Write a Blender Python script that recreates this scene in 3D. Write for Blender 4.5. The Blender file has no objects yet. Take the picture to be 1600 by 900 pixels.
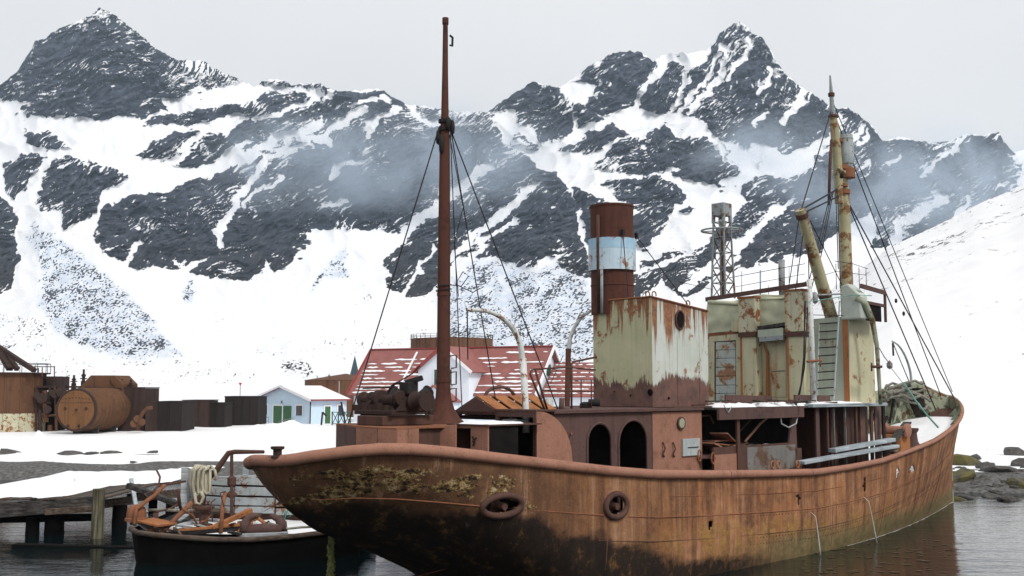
import bpy, bmesh, math, random
import numpy as np
from mathutils import Vector, Matrix

random.seed(7)
rng = np.random.default_rng(11)
scene = bpy.context.scene
col = scene.collection
R = math.radians

# ---------------------------------------------------------------- camera
FPX, EYE, HORIZON = 1700.0, 4.75, 608.0           # focal length in 1600-px units, eye height over the water
PITCH = math.atan((HORIZON - 450.0) / FPX)
cam_d = bpy.data.cameras.new("camera")
cam_d.sensor_width = 36.0
cam_d.lens = 36.0 * FPX / 1600.0
cam_d.clip_start = 0.2
cam_d.clip_end = 9000.0
cam = bpy.data.objects.new("camera", cam_d)
cam.location = (0, 0, EYE)
cam.rotation_euler = (math.pi / 2 + PITCH, 0, 0)
col.objects.link(cam)
scene.camera = cam

# ---------------------------------------------------------------- sky and sun (bright overcast)
SUN_EL, SUN_AZ = R(46), R(142)                     # azimuth clockwise from +Y: behind the viewer, to the right
world = bpy.data.worlds.new("World")
scene.world = world
world.use_nodes = True
wn, wl = world.node_tree.nodes, world.node_tree.links
wn.clear()
w_out = wn.new("ShaderNodeOutputWorld")
w_bg = wn.new("ShaderNodeBackground")
w_sky = wn.new("ShaderNodeTexSky")
w_sky.sky_type = 'NISHITA'
w_sky.sun_disc = False
w_sky.sun_elevation = SUN_EL
w_sky.sun_rotation = SUN_AZ
w_sky.dust_density = 4.0
w_mix = wn.new("ShaderNodeMix")
w_mix.data_type = 'RGBA'
w_mix.inputs[0].default_value = 0.955
w_cloud = wn.new("ShaderNodeTexNoise")
w_cloud.inputs["Scale"].default_value = 1.6
w_cloud.inputs["Detail"].default_value = 5.0
w_ramp = wn.new("ShaderNodeValToRGB")
w_ramp.color_ramp.elements[0].position = 0.3
w_ramp.color_ramp.elements[0].color = (7.4, 7.45, 7.6, 1)
w_ramp.color_ramp.elements[1].position = 0.7
w_ramp.color_ramp.elements[1].color = (8.9, 8.8, 8.75, 1)
wl.new(w_cloud.outputs["Fac"], w_ramp.inputs[0])
wl.new(w_sky.outputs[0], w_mix.inputs[6])
wl.new(w_ramp.outputs[0], w_mix.inputs[7])
wl.new(w_mix.outputs[2], w_bg.inputs[0])
w_bg.inputs[1].default_value = 0.070
wl.new(w_bg.outputs[0], w_out.inputs[0])

sun_d = bpy.data.lights.new("sun", 'SUN')
sun_d.energy = 1.5
sun_d.angle = R(14)
sun_d.color = (1.0, 0.965, 0.91)
sun = bpy.data.objects.new("sun", sun_d)
sd = Vector((math.sin(SUN_AZ) * math.cos(SUN_EL), math.cos(SUN_AZ) * math.cos(SUN_EL), math.sin(SUN_EL)))
sun.rotation_euler = sd.to_track_quat('Z', 'Y').to_euler()
sun.location = (0, 0, 60)
col.objects.link(sun)

scene.view_settings.view_transform = 'Standard'
scene.view_settings.look = 'None'
scene.view_settings.exposure = 0.56
scene.view_settings.gamma = 1.0
scene.view_settings.use_curve_mapping = False
scene.cycles.max_bounces = 6
scene.cycles.diffuse_bounces = 3
scene.cycles.glossy_bounces = 3
scene.cycles.volume_bounces = 1
scene.cycles.use_denoising = True

# ---------------------------------------------------------------- survey helpers: sight lines from the camera to real planes
C0 = np.array([0, 0, EYE])
FW = np.array([0, math.cos(PITCH), math.sin(PITCH)])
UPV = np.array([0, -math.sin(PITCH), math.cos(PITCH)])
def sight(px, py):
    return np.array([(px - 800) / FPX, 0, 0]) + (450 - py) / FPX * UPV + FW
def at_depth(px, py, d):
    v = sight(px, py)
    return C0 + v * (d / v[1])
def at_height(px, py, z):
    v = sight(px, py)
    return C0 + v * ((z - EYE) / v[2])
SHIP_O = np.array([-5.94, 22.16, 0.0])
SHIP_A = R(45)
_c, _s = math.cos(SHIP_A), math.sin(SHIP_A)
def to_ship(w):
    d = w - SHIP_O
    return Vector((d[0] * _c + d[1] * _s, -d[0] * _s + d[1] * _c, d[2]))
def sy(px, py, y):
    """point of the ship's frame on the fore-and-aft plane y"""
    v = sight(px, py)
    n = np.array([-_s, _c, 0])
    return to_ship(C0 + v * ((y - n @ (C0 - SHIP_O)) / (n @ v)))
def ss(px, py, s):
    """point of the ship's frame on the athwartships plane at station s"""
    v = sight(px, py)
    n = np.array([_c, _s, 0])
    return to_ship(C0 + v * ((s - n @ (C0 - SHIP_O)) / (n @ v)))

# ---------------------------------------------------------------- mesh helpers
class MB:
    def __init__(self):
        self.v, self.f = [], []
    def add(self, vs, fs):
        o = len(self.v)
        self.v += [tuple(p) for p in vs]
        self.f += [tuple(i + o for i in f) for f in fs]
        return self
    def box(self, x0, x1, y0, y1, z0, z1):
        return self.add([(x0,y0,z0),(x1,y0,z0),(x1,y1,z0),(x0,y1,z0),(x0,y0,z1),(x1,y0,z1),(x1,y1,z1),(x0,y1,z1)],
                        [(3,2,1,0),(4,5,6,7),(0,1,5,4),(1,2,6,5),(2,3,7,6),(3,0,4,7)])
    def beam(self, p, q, w, h, up=(0,0,1)):
        p, q, up = Vector(p), Vector(q), Vector(up)
        d = (q - p).normalized()
        if abs(d.dot(up)) > 0.98: up = Vector((1,0,0))
        a = d.cross(up).normalized() * (w / 2)
        b = a.cross(d).normalized() * (h / 2)
        vs = [p-a-b, p+a-b, p+a+b, p-a+b, q-a-b, q+a-b, q+a+b, q-a+b]
        return self.add(vs, [(0,1,2,3),(7,6,5,4),(4,5,1,0),(5,6,2,1),(6,7,3,2),(7,4,0,3)])
    def tube(self, pts, r, n=8, cap=True):
        pts = [Vector(p) for p in pts]
        m = len(pts)
        rs = list(r) if hasattr(r, '__len__') else [r] * m
        vs, fs = [], []
        t = (pts[1] - pts[0]).normalized()
        ref = Vector((0,0,1)) if abs(t.z) < 0.9 else Vector((1,0,0))
        a = t.cross(ref).normalized()
        for i in range(m):
            t = (pts[min(i+1, m-1)] - pts[max(i-1, 0)]).normalized()
            a = (a - t * a.dot(t))
            a = a.normalized() if a.length > 1e-6 else t.orthogonal().normalized()
            b = t.cross(a)
            for k in range(n):
                an = 2 * math.pi * k / n
                vs.append(pts[i] + (a * math.cos(an) + b * math.sin(an)) * rs[i])
        for i in range(m - 1):
            for k in range(n):
                k2 = (k + 1) % n
                fs.append((i*n+k, i*n+k2, (i+1)*n+k2, (i+1)*n+k))
        if cap:
            fs.append(tuple(range(n))[::-1])
            fs.append(tuple((m-1)*n + k for k in range(n)))
        return self.add(vs, fs)
    def lathe(self, prof, axis_p=(0,0,0), axis=(0,0,1), n=24, cap=False):
        ax = Vector(axis).normalized()
        a = ax.orthogonal().normalized(); b = ax.cross(a); P = Vector(axis_p)
        vs, fs, m = [], [], len(prof)
        for r, h in prof:
            for k in range(n):
                an = 2 * math.pi * k / n
                vs.append(P + ax * h + (a * math.cos(an) + b * math.sin(an)) * r)
        for i in range(m - 1):
            for k in range(n):
                k2 = (k + 1) % n
                fs.append((i*n+k, i*n+k2, (i+1)*n+k2, (i+1)*n+k))
        if cap:
            fs.append(tuple(range(n))[::-1]); fs.append(tuple((m-1)*n+k for k in range(n)))
        return self.add(vs, fs)
    def plate(self, poly, th):
        """a flat polygon given thickness th (vector)"""
        poly = [Vector(p) for p in poly]; th = Vector(th); n = len(poly)
        vs = poly + [p + th for p in poly]
        fs = [tuple(range(n))[::-1], tuple(range(n, 2*n))]
        for i in range(n):
            j = (i + 1) % n
            fs.append((i, j, n+j, n+i))
        return self.add(vs, fs)
    def build(self, name, m, parent=None, smooth=False, bevel=0.0):
        me = bpy.data.meshes.new(name)
        me.from_pydata(self.v, [], self.f)
        me.update()
        bm = bmesh.new(); bm.from_mesh(me)
        bmesh.ops.recalc_face_normals(bm, faces=bm.faces)
        bm.to_mesh(me); bm.free()
        return link(name, me, m, parent, smooth, bevel)
def link(name, me, m, parent=None, smooth=False, bevel=0.0):
    if m is not None and not me.materials:
        me.materials.append(m)
    o = bpy.data.objects.new(name, me)
    col.objects.link(o)
    if parent is not None: o.parent = parent
    if smooth:
        me.polygons.foreach_set('use_smooth', [True] * len(me.polygons))
        if smooth == 'auto':
            md = o.modifiers.new('edges', 'EDGE_SPLIT'); md.split_angle = R(38)
    if bevel:
        b = o.modifiers.new('bevel', 'BEVEL'); b.width = bevel; b.segments = 2; b.limit_method = 'ANGLE'; b.angle_limit = R(40)
    return o
def empty(name, loc=(0,0,0), rz=0.0):
    o = bpy.data.objects.new(name, None)
    o.location = loc; o.rotation_euler = (0, 0, rz); o.empty_display_size = 0.3
    col.objects.link(o)
    return o
def tag(o, label, cat, group=None):
    o['label'] = label; o['category'] = cat
    if group: o['group'] = group
    return o
def struct(o): o['kind'] = 'structure'; return o
def stuff(o, label=None, cat=None):
    o['kind'] = 'stuff'
    if label: o['label'] = label
    if cat: o['category'] = cat
    return o

# ---------------------------------------------------------------- numeric noise
def _grad(ix, iy, seed):
    h = (ix.astype(np.int64) * 374761393 + iy.astype(np.int64) * 668265263 + seed * 974711) & 0x7fffffff
    h = ((h ^ (h >> 13)) * 1274126177) & 0x7fffffff
    an = (h ^ (h >> 16)) % 4096 * (2 * math.pi / 4096)
    return np.cos(an), np.sin(an)
def perlin(x, y, seed=0):
    x0, y0 = np.floor(x), np.floor(y); fx, fy = x - x0, y - y0
    u, v = fx*fx*fx*(fx*(fx*6-15)+10), fy*fy*fy*(fy*(fy*6-15)+10)
    def d(i, j):
        gx, gy = _grad(x0 + i, y0 + j, seed)
        return gx * (fx - i) + gy * (fy - j)
    a = d(0,0) + u * (d(1,0) - d(0,0)); b = d(0,1) + u * (d(1,1) - d(0,1))
    return (a + v * (b - a)) * 1.5
def fbm(x, y, oct=4, seed=0, gain=0.5, ridged=False):
    s, a, t = 0, 1.0, 0.0
    for k in range(oct):
        n = perlin(x * 2**k, y * 2**k, seed + k * 17)
        if ridged: n = 1 - 2 * np.abs(n)
        s = s + a * n; t += a; a *= gain
    return s / t
def sdf(poly, X, Y):
    """signed distance to a polygon, positive inside"""
    P = np.array(poly, float); best = np.full(X.shape, 1e9); inside = np.zeros(X.shape, bool)
    n = len(P)
    for i in range(n):
        a, b = P[i], P[(i+1) % n]; e = b - a
        wx, wy = X - a[0], Y - a[1]
        t = np.clip((wx*e[0] + wy*e[1]) / (e @ e + 1e-9), 0, 1)
        best = np.minimum(best, (wx - e[0]*t)**2 + (wy - e[1]*t)**2)
        cnd = (a[1] > Y) != (b[1] > Y)
        with np.errstate(divide='ignore', invalid='ignore'):
            xs = a[0] + (Y - a[1]) * e[0] / (e[1] if e[1] else 1e-9)
        inside ^= cnd & (X < xs)
    d = np.sqrt(best)
    return np.where(inside, d, -d)
def sdline(pts, X, Y):
    P = np.array(pts, float); best = np.full(X.shape, 1e9)
    for i in range(len(P) - 1):
        a, b = P[i], P[i+1]; e = b - a
        wx, wy = X - a[0], Y - a[1]
        t = np.clip((wx*e[0] + wy*e[1]) / (e @ e + 1e-9), 0, 1)
        best = np.minimum(best, (wx - e[0]*t)**2 + (wy - e[1]*t)**2)
    return np.sqrt(best)
def sstep(a, b, x):
    t = np.clip((x - a) / (b - a), 0, 1); return t*t*(3-2*t)
# ---------------------------------------------------------------- materials
class NT:
    def __init__(self, name):
        self.m = bpy.data.materials.new(name); self.m.use_nodes = True
        self.n, self.l = self.m.node_tree.nodes, self.m.node_tree.links
        self.b = self.n['Principled BSDF']
        self.tc = self.n.new('ShaderNodeTexCoord')
    def link(self, a, b): self.l.new(a, b)
    def coord(self, scale=(1,1,1), rot=(0,0,0), loc=(0,0,0), kind='Object'):
        mp = self.n.new('ShaderNodeMapping')
        mp.inputs['Scale'].default_value = scale; mp.inputs['Rotation'].default_value = rot; mp.inputs['Location'].default_value = loc
        self.link(self.tc.outputs[kind], mp.inputs[0]); return mp.outputs[0]
    def noise(self, scale, detail=4, rough=0.55, vec=None, dist=0.0):
        t = self.n.new('ShaderNodeTexNoise')
        t.inputs['Scale'].default_value = scale; t.inputs['Detail'].default_value = detail
        t.inputs['Roughness'].default_value = rough; t.inputs['Distortion'].default_value = dist
        self.link(vec if vec is not None else self.tc.outputs['Object'], t.inputs['Vector']); return t.outputs['Fac']
    def voro(self, scale, vec=None, feat='F1'):
        t = self.n.new('ShaderNodeTexVoronoi'); t.feature = feat
        t.inputs['Scale'].default_value = scale
        self.link(vec if vec is not None else self.tc.outputs['Object'], t.inputs['Vector']); return t.outputs['Distance']
    def val(self, x):
        v = self.n.new('ShaderNodeValue'); v.outputs[0].default_value = x; return v.outputs[0]
    def math(self, op, a, b=0.0, clamp=False):
        m = self.n.new('ShaderNodeMath'); m.operation = op; m.use_clamp = clamp
        for i, x in enumerate((a, b)):
            if isinstance(x, (int, float)): m.inputs[i].default_value = x
            else: self.link(x, m.inputs[i])
        return m.outputs[0]
    def ramp(self, fac, stops, interp='LINEAR'):
        r = self.n.new('ShaderNodeValToRGB'); cr = r.color_ramp; cr.interpolation = interp
        while len(cr.elements) < len(stops): cr.elements.new(0.5)
        for e, (p, c) in zip(cr.elements, stops):
            e.position = p; e.color = (c[0], c[1], c[2], 1) if hasattr(c, '__len__') else (c, c, c, 1)
        self.link(fac, r.inputs[0]); return r.outputs[0]
    def mix(self, fac, a, b, blend='MIX'):
        m = self.n.new('ShaderNodeMix'); m.data_type = 'RGBA'; m.blend_type = blend
        for i, x in ((0, fac), (6, a), (7, b)):
            if isinstance(x, (int, float)): m.inputs[i].default_value = x
            elif hasattr(x, '__len__'): m.inputs[i].default_value = (x[0], x[1], x[2], 1)
            else: self.link(x, m.inputs[i])
        return m.outputs[2]
    def xyz(self, vec=None):
        s = self.n.new('ShaderNodeSeparateXYZ'); self.link(vec if vec is not None else self.tc.outputs['Object'], s.inputs[0]); return s.outputs
    def bump(self, h, strength=0.4, dist=0.02):
        b = self.n.new('ShaderNodeBump'); b.inputs['Strength'].default_value = strength; b.inputs['Distance'].default_value = dist
        self.link(h, b.inputs['Height']); self.link(b.outputs[0], self.b.inputs['Normal']); return b
    def done(self, color=None, rough=0.8, metal=0.0, spec=0.3):
        if color is not None:
            if hasattr(color, '__len__'): self.b.inputs['Base Color'].default_value = (color[0], color[1], color[2], 1)
            else: self.link(color, self.b.inputs['Base Color'])
        if isinstance(rough, (int, float)): self.b.inputs['Roughness'].default_value = rough
        else: self.link(rough, self.b.inputs['Roughness'])
        self.b.inputs['Metallic'].default_value = metal
        self.b.inputs['Specular IOR Level'].default_value = spec
        return self.m

def rust(name, lo=(0.085,0.042,0.028), mid=(0.25,0.105,0.055), hi=(0.40,0.19,0.105), scale=1.0, streak=0.45, pits=0.5):
    t = NT(name)
    n1 = t.noise(0.9*scale, 7, 0.62, dist=0.6)
    n2 = t.noise(5.5*scale, 6, 0.7)
    st = t.noise(1.0, 5, 0.65, t.coord((5*scale, 5*scale, 0.35*scale)))
    f = t.math('ADD', t.math('MULTIPLY', n1, 0.6), t.math('MULTIPLY', n2, 0.4))
    c = t.ramp(f, [(0.30, lo), (0.47, mid), (0.60, mid), (0.74, hi)])
    c = t.mix(t.math('MULTIPLY', t.ramp(st, [(0.48, 0), (0.66, 1)]), streak), c, lo)
    p = t.ramp(t.noise(26*scale, 3, 0.6), [(0.34, 1), (0.42, 0)])
    c = t.mix(t.math('MULTIPLY', p, pits), c, (0.045,0.024,0.018))
    t.bump(t.math('ADD', n2, t.math('MULTIPLY', t.noise(30*scale, 3), 0.5)), 0.5, 0.02)
    return t.done(c, 0.85, 0, 0.2)

def painted(name, paint, paint2, rustc=(0.20,0.085,0.045), rust_amt=0.5, zedge=None, streak_amt=1.0, scale=1.0, ztop=None):
    """old paint with rust breaking through; zedge: height below which the paint is gone (ragged edge)"""
    t = NT(name)
    pn = t.noise(1.3*scale, 5, 0.6)
    c = t.ramp(pn, [(0.3, paint2), (0.65, paint)])
    grime = t.noise(1.0, 5, 0.7, t.coord((7*scale, 7*scale, 0.25*scale)))
    c = t.mix(t.math('MULTIPLY', t.ramp(grime, [(0.5, 0), (0.75, 1)]), 0.45), c, tuple(x*0.5 for x in paint2))
    rn = t.noise(2.0*scale, 7, 0.68, dist=0.4)
    rs = t.noise(1.0, 6, 0.7, t.coord((3.6*scale, 3.6*scale, 0.30*scale), loc=(3.1, 1.7, 0)))
    m1 = t.ramp(rn, [(0.60 - 0.1*rust_amt, 0), (0.66 - 0.1*rust_amt, 1)])
    m2 = t.math('MULTIPLY', t.ramp(rs, [(0.60, 0), (0.72, 1)]), 0.8*streak_amt)
    rc = t.ramp(t.noise(9*scale, 5, 0.7), [(0.3, tuple(x*0.45 for x in rustc)), (0.55, rustc), (0.8, tuple(min(1, x*1.7) for x in rustc))])
    c = t.mix(m2, c, tuple(min(1, x*1.5) for x in rustc))
    c = t.mix(m1, c, rc)
    if ztop is not None:
        zz = t.xyz()[2]; drip = t.noise(1.0, 5, 0.7, t.coord((4.5, 4.5, 0.12), loc=(0.7, 2.2, 0)))
        lim = t.math('SUBTRACT', ztop, t.math('MULTIPLY', t.math('SUBTRACT', drip, 0.42, True), 7.5))
        c = t.mix(t.math('MULTIPLY', t.math('SUBTRACT', zz, lim), 3.0, True), c, rc)
    if zedge is not None:
        z = t.xyz()[2]
        jag = t.noise(1.0, 7, 0.8, t.coord((9.0, 9.0, 0.8))); big = t.noise(0.9, 3, 0.5)
        lv = t.math('ADD', t.math('ADD', t.math('MULTIPLY', t.math('SUBTRACT', jag, 0.5), 1.3), t.math('MULTIPLY', t.math('SUBTRACT', big, 0.5), 1.6)), zedge)
        msk = t.math('MULTIPLY', t.math('SUBTRACT', lv, z), 18.0, True)
        brown = t.ramp(t.noise(3.0, 6, 0.7), [(0.3, (0.07,0.04,0.035)), (0.55, (0.145,0.075,0.06)), (0.8, (0.20,0.10,0.07))])
        c = t.mix(msk, c, brown)
    t.bump(t.math('ADD', rn, t.math('MULTIPLY', t.noise(20, 3), 0.4)), 0.35, 0.015)
    return t.done(c, 0.62, 0, 0.35)

def plain(name, c, rough=0.7, var=0.25, scale=4.0, spec=0.3, bump=0.15):
    t = NT(name)
    n = t.noise(scale, 5, 0.6)
    cc = t.ramp(n, [(0.3, tuple(x*(1-var) for x in c)), (0.7, tuple(min(1, x*(1+var)) for x in c))])
    if bump: t.bump(n, bump, 0.02)
    return t.done(cc, rough, 0, spec)

def wood(name, c1, c2, axis=0, scale=1.0):
    t = NT(name)
    sc = [14*scale]*3; sc[axis] = 0.7*scale
    g = t.noise(1.0, 6, 0.65, t.coord(tuple(sc)))
    b = t.noise(1.4, 4, 0.6)
    c = t.ramp(g, [(0.28, tuple(x*0.35 for x in c1)), (0.45, c1), (0.7, c2)])
    c = t.mix(t.math('MULTIPLY', t.ramp(b, [(0.45, 0), (0.7, 1)]), 0.5), c, tuple(x*0.4 for x in c1))
    t.bump(g, 0.5, 0.02)
    return t.done(c, 0.85, 0, 0.2)

M = {}
M['rust'] = rust('rust')
M['rust_dark'] = rust('rust_dark', (0.035,0.022,0.02), (0.10,0.052,0.04), (0.19,0.095,0.065))
M['rust_purple'] = rust('rust_purple', (0.05,0.034,0.034), (0.115,0.066,0.058), (0.20,0.105,0.08))
M['rust_pale'] = rust('rust_pale', (0.16,0.075,0.05), (0.33,0.165,0.115), (0.44,0.235,0.165), 0.8, 0.25, 0.3)
M['rust_orange'] = rust('rust_orange', (0.15,0.06,0.03), (0.36,0.15,0.06), (0.48,0.22,0.09), 1.0, 0.3)
M['rust_far'] = rust('rust_far', (0.045,0.022,0.014), (0.125,0.06,0.033), (0.21,0.105,0.052), 0.45, 0.5, 0.2)
M['rust_far_dark'] = rust('rust_far_dark', (0.02,0.013,0.012), (0.05,0.03,0.025), (0.095,0.055,0.04), 0.4, 0.6, 0.2)
M['steel_black'] = rust('steel_black', (0.010,0.008,0.008), (0.024,0.018,0.016), (0.055,0.038,0.03), 0.35, 0.6, 0.1)
M['mast_rust'] = rust('mast_rust', (0.035,0.016,0.013), (0.095,0.038,0.027), (0.155,0.062,0.04), 1.2, 0.4, 0.3)
M['rust_boiler'] = rust('rust_boiler', (0.04,0.02,0.012), (0.115,0.055,0.027), (0.19,0.095,0.045), 0.5, 0.4, 0.2)
M['stained_grey'] = painted('stained_grey', (0.21,0.20,0.19), (0.13,0.12,0.115), (0.12,0.065,0.04), 0.8, None, 1.0)
M['shelter_cloth'] = plain('shelter_cloth', (0.46,0.50,0.45), 0.85, 0.15, 3, 0.15, 0.3)
M['winch_iron'] = rust('winch_iron', (0.012,0.009,0.009), (0.045,0.027,0.023), (0.10,0.055,0.04), 2.0, 0.2, 0.3)
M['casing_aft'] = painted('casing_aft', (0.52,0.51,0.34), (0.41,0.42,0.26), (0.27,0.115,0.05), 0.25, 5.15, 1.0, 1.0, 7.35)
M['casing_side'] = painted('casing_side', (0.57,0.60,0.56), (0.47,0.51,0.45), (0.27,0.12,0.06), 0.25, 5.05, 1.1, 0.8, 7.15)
M['bridge_cream'] = painted('bridge_cream', (0.55,0.52,0.35), (0.44,0.42,0.27), (0.32,0.14,0.055), 0.3, None, 1.25, 1.0, 8.2)
M['bridge_green'] = painted('bridge_green', (0.40,0.44,0.36), (0.33,0.37,0.30), (0.28,0.12,0.05), 0.0, None, 0.35)
M['trunk_paint'] = painted('trunk_paint', (0.53,0.51,0.37), (0.43,0.42,0.29), (0.27,0.10,0.04), 0.95, None, 1.0, 1.4)
M['funnel_band'] = painted('funnel_band', (0.60,0.70,0.76), (0.40,0.57,0.70), (0.33,0.16,0.08), 0.45, None, 0.3, 1.2)
M['funnel_blue'] = painted('funnel_blue', (0.25,0.46,0.66), (0.42,0.60,0.72), (0.33,0.16,0.08), 0.3, None, 0.3, 1.2)
M['davit_white'] = painted('davit_white', (0.66,0.68,0.66), (0.52,0.55,0.54), (0.25,0.12,0.06), 0.55, None, 0.3, 3.0)
M['mast_yellow'] = painted('mast_yellow', (0.40,0.37,0.22), (0.32,0.30,0.19), (0.21,0.095,0.035), 0.95, None, 0.8, 1.3)
M['barrel_grey'] = painted('barrel_grey', (0.42,0.47,0.47), (0.34,0.39,0.40), (0.22,0.11,0.06), 0.2, None, 0.3, 2.0)
M['lattice_grey'] = painted('lattice_grey', (0.30,0.33,0.34), (0.22,0.25,0.27), (0.16,0.08,0.05), 0.6, None, 0.3, 2.0)
M['bulwark_green'] = painted('bulwark_green', (0.33,0.36,0.26), (0.23,0.26,0.18), (0.13,0.075,0.04), 0.9, None, 1.0, 1.3)
M['canvas'] = plain('canvas', (0.50,0.51,0.37), 0.9, 0.12, 3.0, 0.1)
M['wire'] = plain('wire', (0.02,0.02,0.024), 0.7, 0.1, 3, 0.2, 0)
M['iron_black'] = plain('iron_black', (0.02,0.017,0.017), 0.75, 0.3, 6, 0.25)
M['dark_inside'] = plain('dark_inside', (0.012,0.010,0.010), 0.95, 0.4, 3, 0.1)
M['wood_grey'] = wood('wood_grey', (0.30,0.31,0.32), (0.52,0.55,0.57), 0)
M['wood_blue'] = wood('wood_blue', (0.33,0.38,0.41), (0.52,0.58,0.62), 0)
M['wood_dark'] = wood('wood_dark', (0.035,0.032,0.03), (0.11,0.10,0.095), 0)
M['wood_brown'] = wood('wood_brown', (0.07,0.05,0.04), (0.17,0.13,0.10), 0)
M['pile_wood'] = wood('pile_wood', (0.06,0.055,0.035), (0.24,0.22,0.15), 2)
M['tar_black'] = plain('tar_black', (0.006,0.005,0.005), 0.9, 0.4, 3, 0.06)
M['rope'] = wood('rope', (0.46,0.43,0.33), (0.66,0.63,0.50), 2, 2.0)
M['rope_grey'] = wood('rope_grey', (0.20,0.19,0.16), (0.36,0.35,0.29), 0, 2.0)
M['rope_teal'] = plain('rope_teal', (0.13,0.30,0.26), 0.8, 0.2, 5)
M['weed'] = plain('weed', (0.13,0.14,0.045), 0.8, 0.7, 14, 0.3, 0.6)
M['white_wall'] = plain('white_wall', (0.74,0.80,0.88), 0.7, 0.03, 0.5, 0.3, 0.02)
M['trim_white'] = plain('trim_white', (0.80,0.82,0.85), 0.7, 0.03, 0.5, 0.3, 0.02)
M['shed_blue'] = plain('shed_blue', (0.56,0.70,0.83), 0.7, 0.04, 0.5, 0.3, 0.02)
M['roof_red'] = plain('roof_red', (0.27,0.10,0.088), 0.65, 0.18, 0.8, 0.3, 0.1)
M['roof_trim'] = plain('roof_trim', (0.27,0.05,0.045), 0.6, 0.1, 1, 0.3, 0.02)
M['door_green'] = plain('door_green', (0.045,0.13,0.055), 0.6, 0.12, 2)
M['shutter_green'] = plain('shutter_green', (0.04,0.09,0.075), 0.6, 0.12, 2)
M['pane'] = plain('pane', (0.03,0.035,0.05), 0.12, 0.2, 1, 0.6, 0.02)
M['spire_slate'] = plain('spire_slate', (0.045,0.075,0.095), 0.6, 0.2, 2)
M['concrete'] = plain('concrete', (0.16,0.155,0.15), 0.9, 0.25, 2)
M['marker_red'] = plain('marker_red', (0.50,0.03,0.03), 0.6, 0.05, 1)
def snow_mat():
    t = NT('snow')
    n = t.noise(0.9, 6, 0.6); n2 = t.noise(9, 4, 0.6)
    c = t.ramp(n, [(0.3, (0.80,0.81,0.84)), (0.7, (0.87,0.87,0.875))])
    t.bump(t.math('ADD', n, t.math('MULTIPLY', n2, 0.25)), 0.35, 0.12)
    return t.done(c, 0.75, 0, 0.25)
M['snow'] = snow_mat()
def stone_mat(name, a, b, weed=0.0):
    t = NT(name)
    n = t.noise(2.2, 7, 0.68); z = t.noise(11, 5, 0.7)
    c = t.ramp(t.math('ADD', t.math('MULTIPLY', n, 0.6), t.math('MULTIPLY', z, 0.4)), [(0.32, tuple(x*0.4 for x in a)), (0.5, a), (0.7, b)])
    if weed: c = t.mix(t.math('MULTIPLY', t.ramp(t.noise(1.1, 5), [(0.42, 0), (0.56, 1)]), weed), c, (0.12,0.105,0.03))
    t.bump(t.math('ADD', n, z), 0.8, 0.06)
    return t.done(c, 0.8, 0, 0.3)
M['stone'] = stone_mat('stone', (0.075,0.07,0.065), (0.17,0.165,0.155))
M['stone_weed'] = stone_mat('stone_weed', (0.075,0.07,0.05), (0.16,0.15,0.10), 0.9)
M['weed_brown'] = plain('weed_brown', (0.075,0.05,0.022), 0.7, 0.6, 9, 0.3, 0.3)
M['plank_weather'] = painted('plank_weather', (0.40,0.44,0.46), (0.27,0.30,0.31), (0.22,0.11,0.055), 0.75, None, 0.2, 1.6)
M['rust_endplate'] = rust('rust_endplate', (0.06,0.03,0.015), (0.165,0.078,0.033), (0.25,0.12,0.052), 0.8, 0.5, 0.2)
# ---------------------------------------------------------------- the mountains: bearings, heights and distances of one continuous massif
RIDGE = [(-420,150),(-260,175),(-120,160),(-60,150),(0,133),(30,108),(55,65),(72,60),(90,45),(130,30),(145,22),(155,12),(168,18),(185,28),(215,50),(240,72),(265,88),(285,95),(318,94),(330,105),(345,113),(372,122),(385,130),
 (400,136),(408,128),(430,123),(446,127),(455,133),(470,131),(495,130),(520,140),(535,143),(560,141),(590,139),(602,143),(612,151),(640,164),(675,167),(690,172),(712,175),(740,174),(762,176),(775,165),(800,148),(832,128),(848,131),(872,137),(895,122),(915,106),(945,88),(965,81),(1000,80),(1020,96),(1035,86),(1060,82),(1085,82),(1105,78),(1125,52),(1138,42),(1157,33),(1168,42),(1175,52),(1190,57),(1205,80),(1212,96),(1230,118),(1255,138),(1285,155),(1300,170),(1325,168),(1345,182),(1362,195),(1380,221),(1405,213),(1425,218),(1455,224),(1480,220),(1510,210),(1535,212),(1560,206),(1572,226),(1585,238),(1600,233),(1640,225),(1700,200),(1800,190),(1900,200),(2050,190)]
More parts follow.
